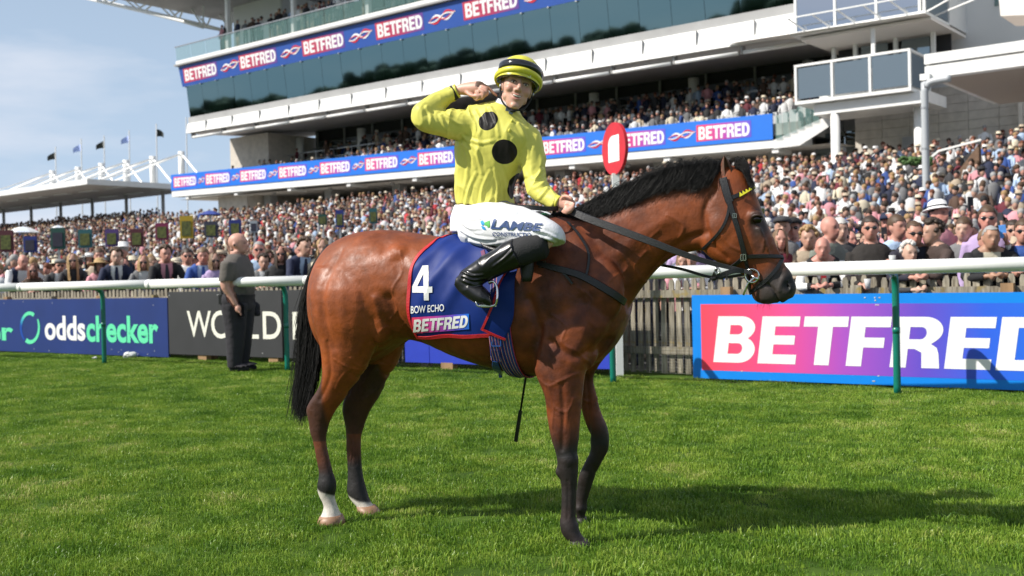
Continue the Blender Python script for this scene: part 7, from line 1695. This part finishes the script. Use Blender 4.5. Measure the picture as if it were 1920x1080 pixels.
# elbow and armpit folds as extra cloth volume
sV, sF = sk_.VF(); sV, sF = remeshed(sV, sF, .0058, 5, .5); sV = fabric(sV, sF, .0085, 5.5, (1.5, 1, .8), 3); sV = fabric(sV, sF, .0018, 14, (1.6, 1, .7), 7)
sV = creases(sV, sF, [[(831, 212), (846, 224), (868, 236)], [(826, 214), (832, 232), (842, 250)], [(800, 200), (808, 218), (806, 240)], [(872, 262), (893, 285), (902, 325)], [(868, 268), (876, 305), (872, 350)], [(868, 258), (900, 268), (925, 264)], [(972, 232), (986, 258), (990, 295)],
    [(985, 330), (975, 300), (960, 262)], [(872, 384), (880, 350), (892, 325)], [(900, 384), (905, 352), (918, 322)], [(930, 384), (934, 352), (928, 318)], [(955, 380), (952, 345), (940, 310)], [(1018, 318), (1008, 330), (996, 335)], [(1024, 338), (1012, 346), (1000, 352)], [(1026, 352), (1018, 362), (1010, 372)], [(890, 206), (900, 228), (898, 252)], [(918, 200), (930, 225), (935, 255)]], 3.0, .0042)
SB = BVHTree.FromPolygons(sV.tolist(), sF)
sn = vnormals(sV, sF)
SILK = bpy.data.materials.new('yellow_silk'); SILK.use_nodes = True; T_ = SILK.node_tree; B_ = T_.nodes['Principled BSDF']
B_.inputs['Roughness'].default_value = .5; B_.inputs['Specular IOR Level'].default_value = .22
ct = T_.nodes.new('ShaderNodeTexCoord'); rd0 = wpos(RD); prev = None
DOTS = [(915, 226, .049), (946, 285, .061), (970, 350, .066)]
dc = [(hit(x, y, SB)[0]-rd0, r) for x, y, r in DOTS]+[(HP(905, 300, -.10)-rd0, .06), (HP(930, 240, -.10)-rd0, .05), (HP(840, 250, .05)-rd0, .04)]
for c, r in dc:
    dn = T_.nodes.new('ShaderNodeVectorMath'); dn.operation = 'DISTANCE'; dn.inputs[1].default_value = c; T_.links.new(ct.outputs['Object'], dn.inputs[0])
    g = T_.nodes.new('ShaderNodeMath'); g.operation = 'LESS_THAN'; g.inputs[1].default_value = r; T_.links.new(dn.outputs['Value'], g.inputs[0])
    if prev is None: prev = g
    else:
        mx_ = T_.nodes.new('ShaderNodeMath'); mx_.operation = 'MAXIMUM'; T_.links.new(prev.outputs[0], mx_.inputs[0]); T_.links.new(g.outputs[0], mx_.inputs[1]); prev = mx_
mxx = T_.nodes.new('ShaderNodeMix'); mxx.data_type = 'RGBA'; mxx.inputs['A'].default_value = (.66, .62, .13, 1); mxx.inputs['B'].default_value = (.012, .010, .010, 1)
T_.links.new(prev.outputs[0], mxx.inputs['Factor']); T_.links.new(mxx.outputs['Result'], B_.inputs['Base Color'])
nb = T_.nodes.new('ShaderNodeTexNoise'); nb.inputs['Scale'].default_value = 30; nb.inputs['Detail'].default_value = 3; T_.links.new(ct.outputs['Object'], nb.inputs['Vector'])
bm_ = T_.nodes.new('ShaderNodeBump'); bm_.inputs['Strength'].default_value = .25; bm_.inputs['Distance'].default_value = .006; T_.links.new(nb.outputs[0], bm_.inputs['Height']); T_.links.new(bm_.outputs[0], B_.inputs['Normal'])
part('silks', sV, sF, SILK, RD, smooth=True)
# cuffs, collar, placket
def cuff(c0, c1, r, name, m, n=18, lab=None, ratio=.9, rim=.0):
    V, F = limb([(c0[0], c0[1], c0[2], r+rim, ratio), ((c0[0]+c1[0])/2, (c0[1]+c1[1])/2, (c0[2]+c1[2])/2, r, ratio), (c1[0], c1[1], c1[2], r, ratio)], 5, n); return part(name, V, F, m, RD, smooth=True, label=lab)
BLKF = mat('black_fabric', (.014, .014, .016), .8, bump=.3, bscale=250); YELF = mat('yellow_cuff', (.62, .58, .08), .5)
cuff((846, 176.5, .098), (853.5, 172, .092), 14.2, 'cuff', BLKF, lab='black cuff on the raised arm'); cuff((854, 172, .091), (858, 170, .089), 13.4, 'cuff', YELF); cuff((1042, 377, .147), (1049, 380, .152), 11.6, 'cuff', YELF)
COLW = mat('white_collar', (.74, .74, .76), .6, bump=.2, bscale=100); COLG = mat('grey_collar_print', (.16, .20, .26), .6)
rg = []
for k, (x, y, r) in enumerate(((947, 205, 21.5), (950.5, 199, 19.5), (953, 193, 18.5))):
    c = HP(x, y, .052); a = (HP(x+r, y+r*.5, .052)-HP(x-r, y-r*.5, .052))/2; rg.append((c, a, HN*(.062-.004*k), 2.1))
V, F = loft(rg, 22); part('collar', V, F, COLW, RD, smooth=True)
for x, y, w2 in ((951, 207, .010), (957, 213, .009)):
    c, n = hit(x, y, SB, .012); mb = MB(); mb.box(c+n*.002, (.010, .003, .011), (e_x, e_y, e_z)); mb.part('collar_print', COLG, RD)
for x, y in ((960, 228), (955.5, 245)):
    c, n = hit(x, y, SB, .003); mb = MB(); mb.ell(c, (.008, .004, .010), 8, 6, HAX); mb.part('button_flap', YELF, RD, smooth=True)
# breeches
bk = MB(); bk.add(*torso(0, 3, .010, 14, 30)); bk.add(*limb(LEG_R[:5]+[(1032, 447, .315, 24.5, 1.), (1034, 457, .32, 22, 1.)], 30, 24, .007)); bk.add(*limb(LEG_L[:5], 22, 20, .006))
V, F = bk.VF(); V, F = remeshed(V, F, .006, 6, .5); V = fabric(V, F, .0050, 5, (.7, 1, 1.5), 11)
V = creases(V, F, [[(862, 396), (885, 410), (915, 406)], [(860, 412), (880, 428), (900, 428)], [(864, 432), (890, 446), (925, 450)], [(880, 452), (910, 458), (945, 455)], [(960, 392), (985, 400), (1008, 414)], [(1042, 446), (1022, 436), (1000, 432)], [(1040, 455), (1022, 446), (1000, 446)], [(968, 398), (950, 404), (930, 402)], [(1030, 468), (1012, 456), (990, 452)]], 2.6, .0050)
BREE = mat('white_breeches', (.72, .72, .75), .6, bump=.12, bscale=90); part('breeches', V, F, BREE, RD, smooth=True); BRB = BVHTree.FromPolygons(V.tolist(), F)
PRN = mat('navy_print', (.025, .06, .18), .5); PRG = mat('green_print', (.10, .42, .10), .5); PRB = mat('sky_print', (.03, .28, .60), .5)
v, f = text2d('LAMBE', 1, .035, spacing=1.02); v[:, 0] += v[:, 1]*.12
drape2d('lettering', quadmap(unit(v), [(921, 429), (1014, 434), (1018, 420), (924, 411)]), f, PRN, RD, BRB, off=.0045, cuts=3)
v, f = text2d('CONSTRUCTIO', 1, .018)
drape2d('lettering', quadmap(unit(v), [(924, 442.5), (996, 444), (996, 436.5), (924, 435)]), f, PRN, RD, BRB, off=.003, cuts=1)
drape2d('emblem', np.array([(901, 416), (906, 413), (910, 420), (905, 423)]), [[0, 1, 2, 3]], PRB, RD, BRB); drape2d('emblem', np.array([(908, 418), (919, 413), (919, 425), (915, 427), (914, 419), (909, 422)]), [[0, 1, 2, 5], [2, 3, 4, 5]], PRG, RD, BRB)
drape2d('emblem', np.array([(902, 423), (909, 425), (912, 431), (906, 430)]), [[0, 1, 2, 3]], PRB, RD, BRB)
# black leggings and boots
mb = MB(); mb.add(*limb([(1028, 457, .325, 15, 1.), (1021, 458, .330, 23, 1.), (1010, 460, .338, 25, 1.), (990, 467, .352, 25, 1.), (966, 476, .368, 24, 1.), (950, 484, .37, 22, 1.)], 26, 24)); V, F = mb.VF(); V = fabric(V, F, .003, 22, (2, 1, .6), 2); part('legging', V, F, BLKF, RD, smooth=True)
mb = MB(); mb.add(*limb([(1022, 444, -.34, 20, 1.), (990, 460, -.36, 22, 1.), (950, 484, -.37, 20, 1.)], 12, 18)); part('legging', *mb.VF(), BLKF, RD, smooth=True)
def boot(dt, flip=1):
    mb = MB(); g = lambda rows: [(x, y, t*flip+dt, r, d) for x, y, t, r, d in rows]
    mb.add(*limb(g([(972, 473, .370, 26, 1.), (962, 477, .372, 25.5, 1.), (940, 488, .38, 23, 1.), (915, 501, .39, 22, 1.), (894, 514, .395, 20.5, .95), (880, 524, .40, 20, .9), (872, 532, .40, 17, .85)]), 26, 22))
    mb.add(*limb(g([(856, 527, .40, 10, 1.), (866, 531, .40, 14.5, .85), (880, 540, .40, 17, .9), (896, 551, .405, 16, 1.05), (908, 560, .41, 13, 1.2), (917, 567, .41, 8, 1.3), (922, 570, .41, 4, 1.2)]), 26, 20))
    V, F = mb.VF(); V, F = remeshed(V, F, .005, 5, .5); V = fabric(V, F, .0030, 9, (1.2, 1, 1), 4); return V, F
BOOT = mat('black_boot', (.007, .007, .008), .30, spec=.45, coat=.15)
V, F = boot(0); V = creases(V, F, [[(866, 509), (884, 517), (906, 516)], [(866, 517), (886, 525), (908, 523)], [(868, 526), (888, 533), (906, 530)], [(960, 470), (945, 485), (925, 500)]], 2.2, .0045); bo = part('boot', V, F, BOOT, RD, smooth=True); BB = BVHTree.FromPolygons(V.tolist(), F)
V, F = boot(0, -1); part('boot', V, F, BOOT, RD, smooth=True)
# helmet
HL = empty('riding_helmet', HD([0, 0, .06])[None][0].tolist() if False else HD(np.array([0, 0, .06])).tolist(), 'yellow riding helmet with black spots and goggles worn by the rider', 'helmet')
HSILK = mat('yellow_helmet_silk', (.68, .63, .05), .38, bump=.25, bscale=22); BGL = mat('black_gloss', (.010, .010, .012), .12, coat=.6); 
Hh = np.array([0, -.006, .052])
def dome(rx, ry, rzz, z0, n=36, m=16, dz=0.):
    V = []; 
    for i in range(m+1):
        ph = math.pi/2*(1-i/m)*(1) ; zz = z0+(1-z0)*(1-i/m); 
        s_ = math.sqrt(max(0, 1-zz*zz)) if zz > 0 else 1-.06*zz*zz
        for j in range(n): a = 2*math.pi*j/n; V.append([rx*s_*math.cos(a), ry*s_*math.sin(a), rzz*zz+dz])
    V = np.array(V)
    return V, [[i*n+j, (i+1)*n+j, (i+1)*n+(j+1) % n, i*n+(j+1) % n] for i in range(m) for j in range(n)]
def tilt(V, ang): c, s = math.cos(ang), math.sin(ang); V = V.copy(); y, z = V[:, 1].copy(), V[:, 2].copy(); V[:, 1] = y*c-z*s; V[:, 2] = y*s+z*c; return V
TA = math.radians(9)
V, F = dome(.108, .130, .106, -.30); V = HD(tilt(V, TA)+Hh); part('shell', V, F, HSILK, HL, smooth=True)
def hring(rx, ry, z, rr, m, name, a0=0, a1=360, n=40, sag=0., flat=1., label=None):
    P = []
    for a in np.linspace(math.radians(a0), math.radians(a1), n): P.append([rx*math.cos(a), ry*math.sin(a), z+sag*(1-math.sin(a))/2-0*sag])
    P = HD(tilt(np.array(P), TA)+Hh); T, A, B = frames(P); V = []
    th = np.linspace(0, 2*math.pi, 10, endpoint=False)
    ctr = HD(Hh); 
    for p, t_1 in zip(P, T):
        o_ = p-ctr; o_ -= t_1*(o_@t_1); o_ -= e_z*(o_@e_z)*.6; o_ /= np.linalg.norm(o_); q = np.cross(t_1, o_)
        V += [p+o_*rr*flat*math.cos(x)+q*rr*math.sin(x) for x in th]
    V, F = gridtube(np.array(V), n, 10); return part(name, V, F, m, HL, smooth=True, label=label)
hring(.109, .134, -.004, .0135, HSILK, 'rim_roll', sag=-.02, flat=.7)
hring(.104, .128, .027, .021, BGL, 'goggles', 15, 165, sag=-.0, flat=.55); hring(.104, .126, .024, .007, BLKF, 'goggle_strap', 160, 380, sag=-.0, flat=.5)
hring(.094, .118, -.022, .012, BGL, 'brim', -10, 190, sag=-.012, flat=.8)
c = HD(tilt(np.array([[.014, .126, -.020]]), TA)[0]+Hh); mb = MB()
for (u0, v0, u1, v1) in ((-1, -1, 1, -1), (1, -1, 1, 1), (1, 1, -1, 1), (-1, 1, -1, -1)): mb.bar(c+e_x*u0*.023+e_z*v0*.007, c+e_x*u1*.023+e_z*v1*.007, .002, .002, e_y)
mb.part('brim_badge', PRINTW, HL)
for (x, y, z, r) in ((.050, .055, .10, .020), (-.040, -.02, .11, .02), (.09, .0, .065, .018)):
    d = np.array([x/.108, y/.130, (z-.0)/.098]); d /= np.linalg.norm(d); p = np.array([.108*d[0], .130*d[1], .098*d[2]]); nn = np.array([d[0]/.108, d[1]/.130, d[2]/.098]); nn /= np.linalg.norm(nn)
    q1 = np.cross(nn, [0, 0, 1.]); q1 /= np.linalg.norm(q1); q2 = np.cross(nn, q1); V = [p+nn*.0035]
    for k in range(20):
        a = 2*math.pi*k/20; w_ = p+(q1*math.cos(a)+q2*math.sin(a))*r; dd = w_/np.array([.108, .130, .098]); w_ = w_/np.linalg.norm(dd); V.append(w_+nn*.0022)
    V = HD(tilt(np.array(V), TA)+Hh); part('spot', V, [[0, 1+k, 1+(k+1) % 20] for k in range(20)], BLKF, HL)
for sg in (1, -1):
    P = spline([HD([.088*sg, .02, .03]), HD([.080*sg, .022, -.01]), HD([.070*sg, .030, -.060]), HD([.045*sg, .052, -.098]), HD([.0, .066, -.117])], 16); V, F = tube(P, [(.0045)]*16, 6); part('chin_strap', V, F, BLKF, HL)
    mb = MB(); mb.ell(HD([.0815*sg, .026, -.012]), (.005, .006, .009), 8, 6, HAX); mb.part('strap_clip', STEEL, HL, smooth=True)
mb = MB(); mb.ell(HD([0, .060, -.119]), (.016, .012, .006), 10, 6, HAX); mb.part('chin_cup', BLKF, HL, smooth=True)
# whip held beside the withers, passing down the far side
WH = empty('whip', HP(1043, 371, .0).tolist(), 'thin black riding whip hanging down behind the horse below its girth', 'whip')
P = [HP(1043, 371, -.02), HP(1040, 392, -.10), HP(1020, 510, -.36), HP(986, 706, -.52), HP(976, 770, -.55)]
V, F = tube(P[:3], [.011, .010, .008], 8); part('handle', V, F, LEATH, WH, smooth=True)
V, F = tube([P[2], P[3], P[4]], [.008, .007, .006], 8); part('shaft', V, F, LEATH, WH, smooth=True)
mb = MB(); mb.bar(P[4], HP(967, 828, -.57), .020, .008, HN); mb.part('flap', LEATH, WH)
mb = MB(); mb.ell(P[0], (.020, .016, .020), 12, 8); mb.part('knob', LEATH, WH, smooth=True)
# slack rein end lying over the rider's lap
strap('rein', [(1046, 391), (1020, 391), (995, 389), (972, 388), (958, 384)], .022, RN, LEATH, free=[.16, .22, .24, .22, .20], n=20, label='slack rein end over the rider\'s lap')
strap('rein', [(962, 386), (950, 378), (936, 380), (934, 386), (946, 392), (966, 392), (980, 386)], .008, RN, LEATH, free=[.20, .17, .15, .15, .18, .21, .22], n=26)
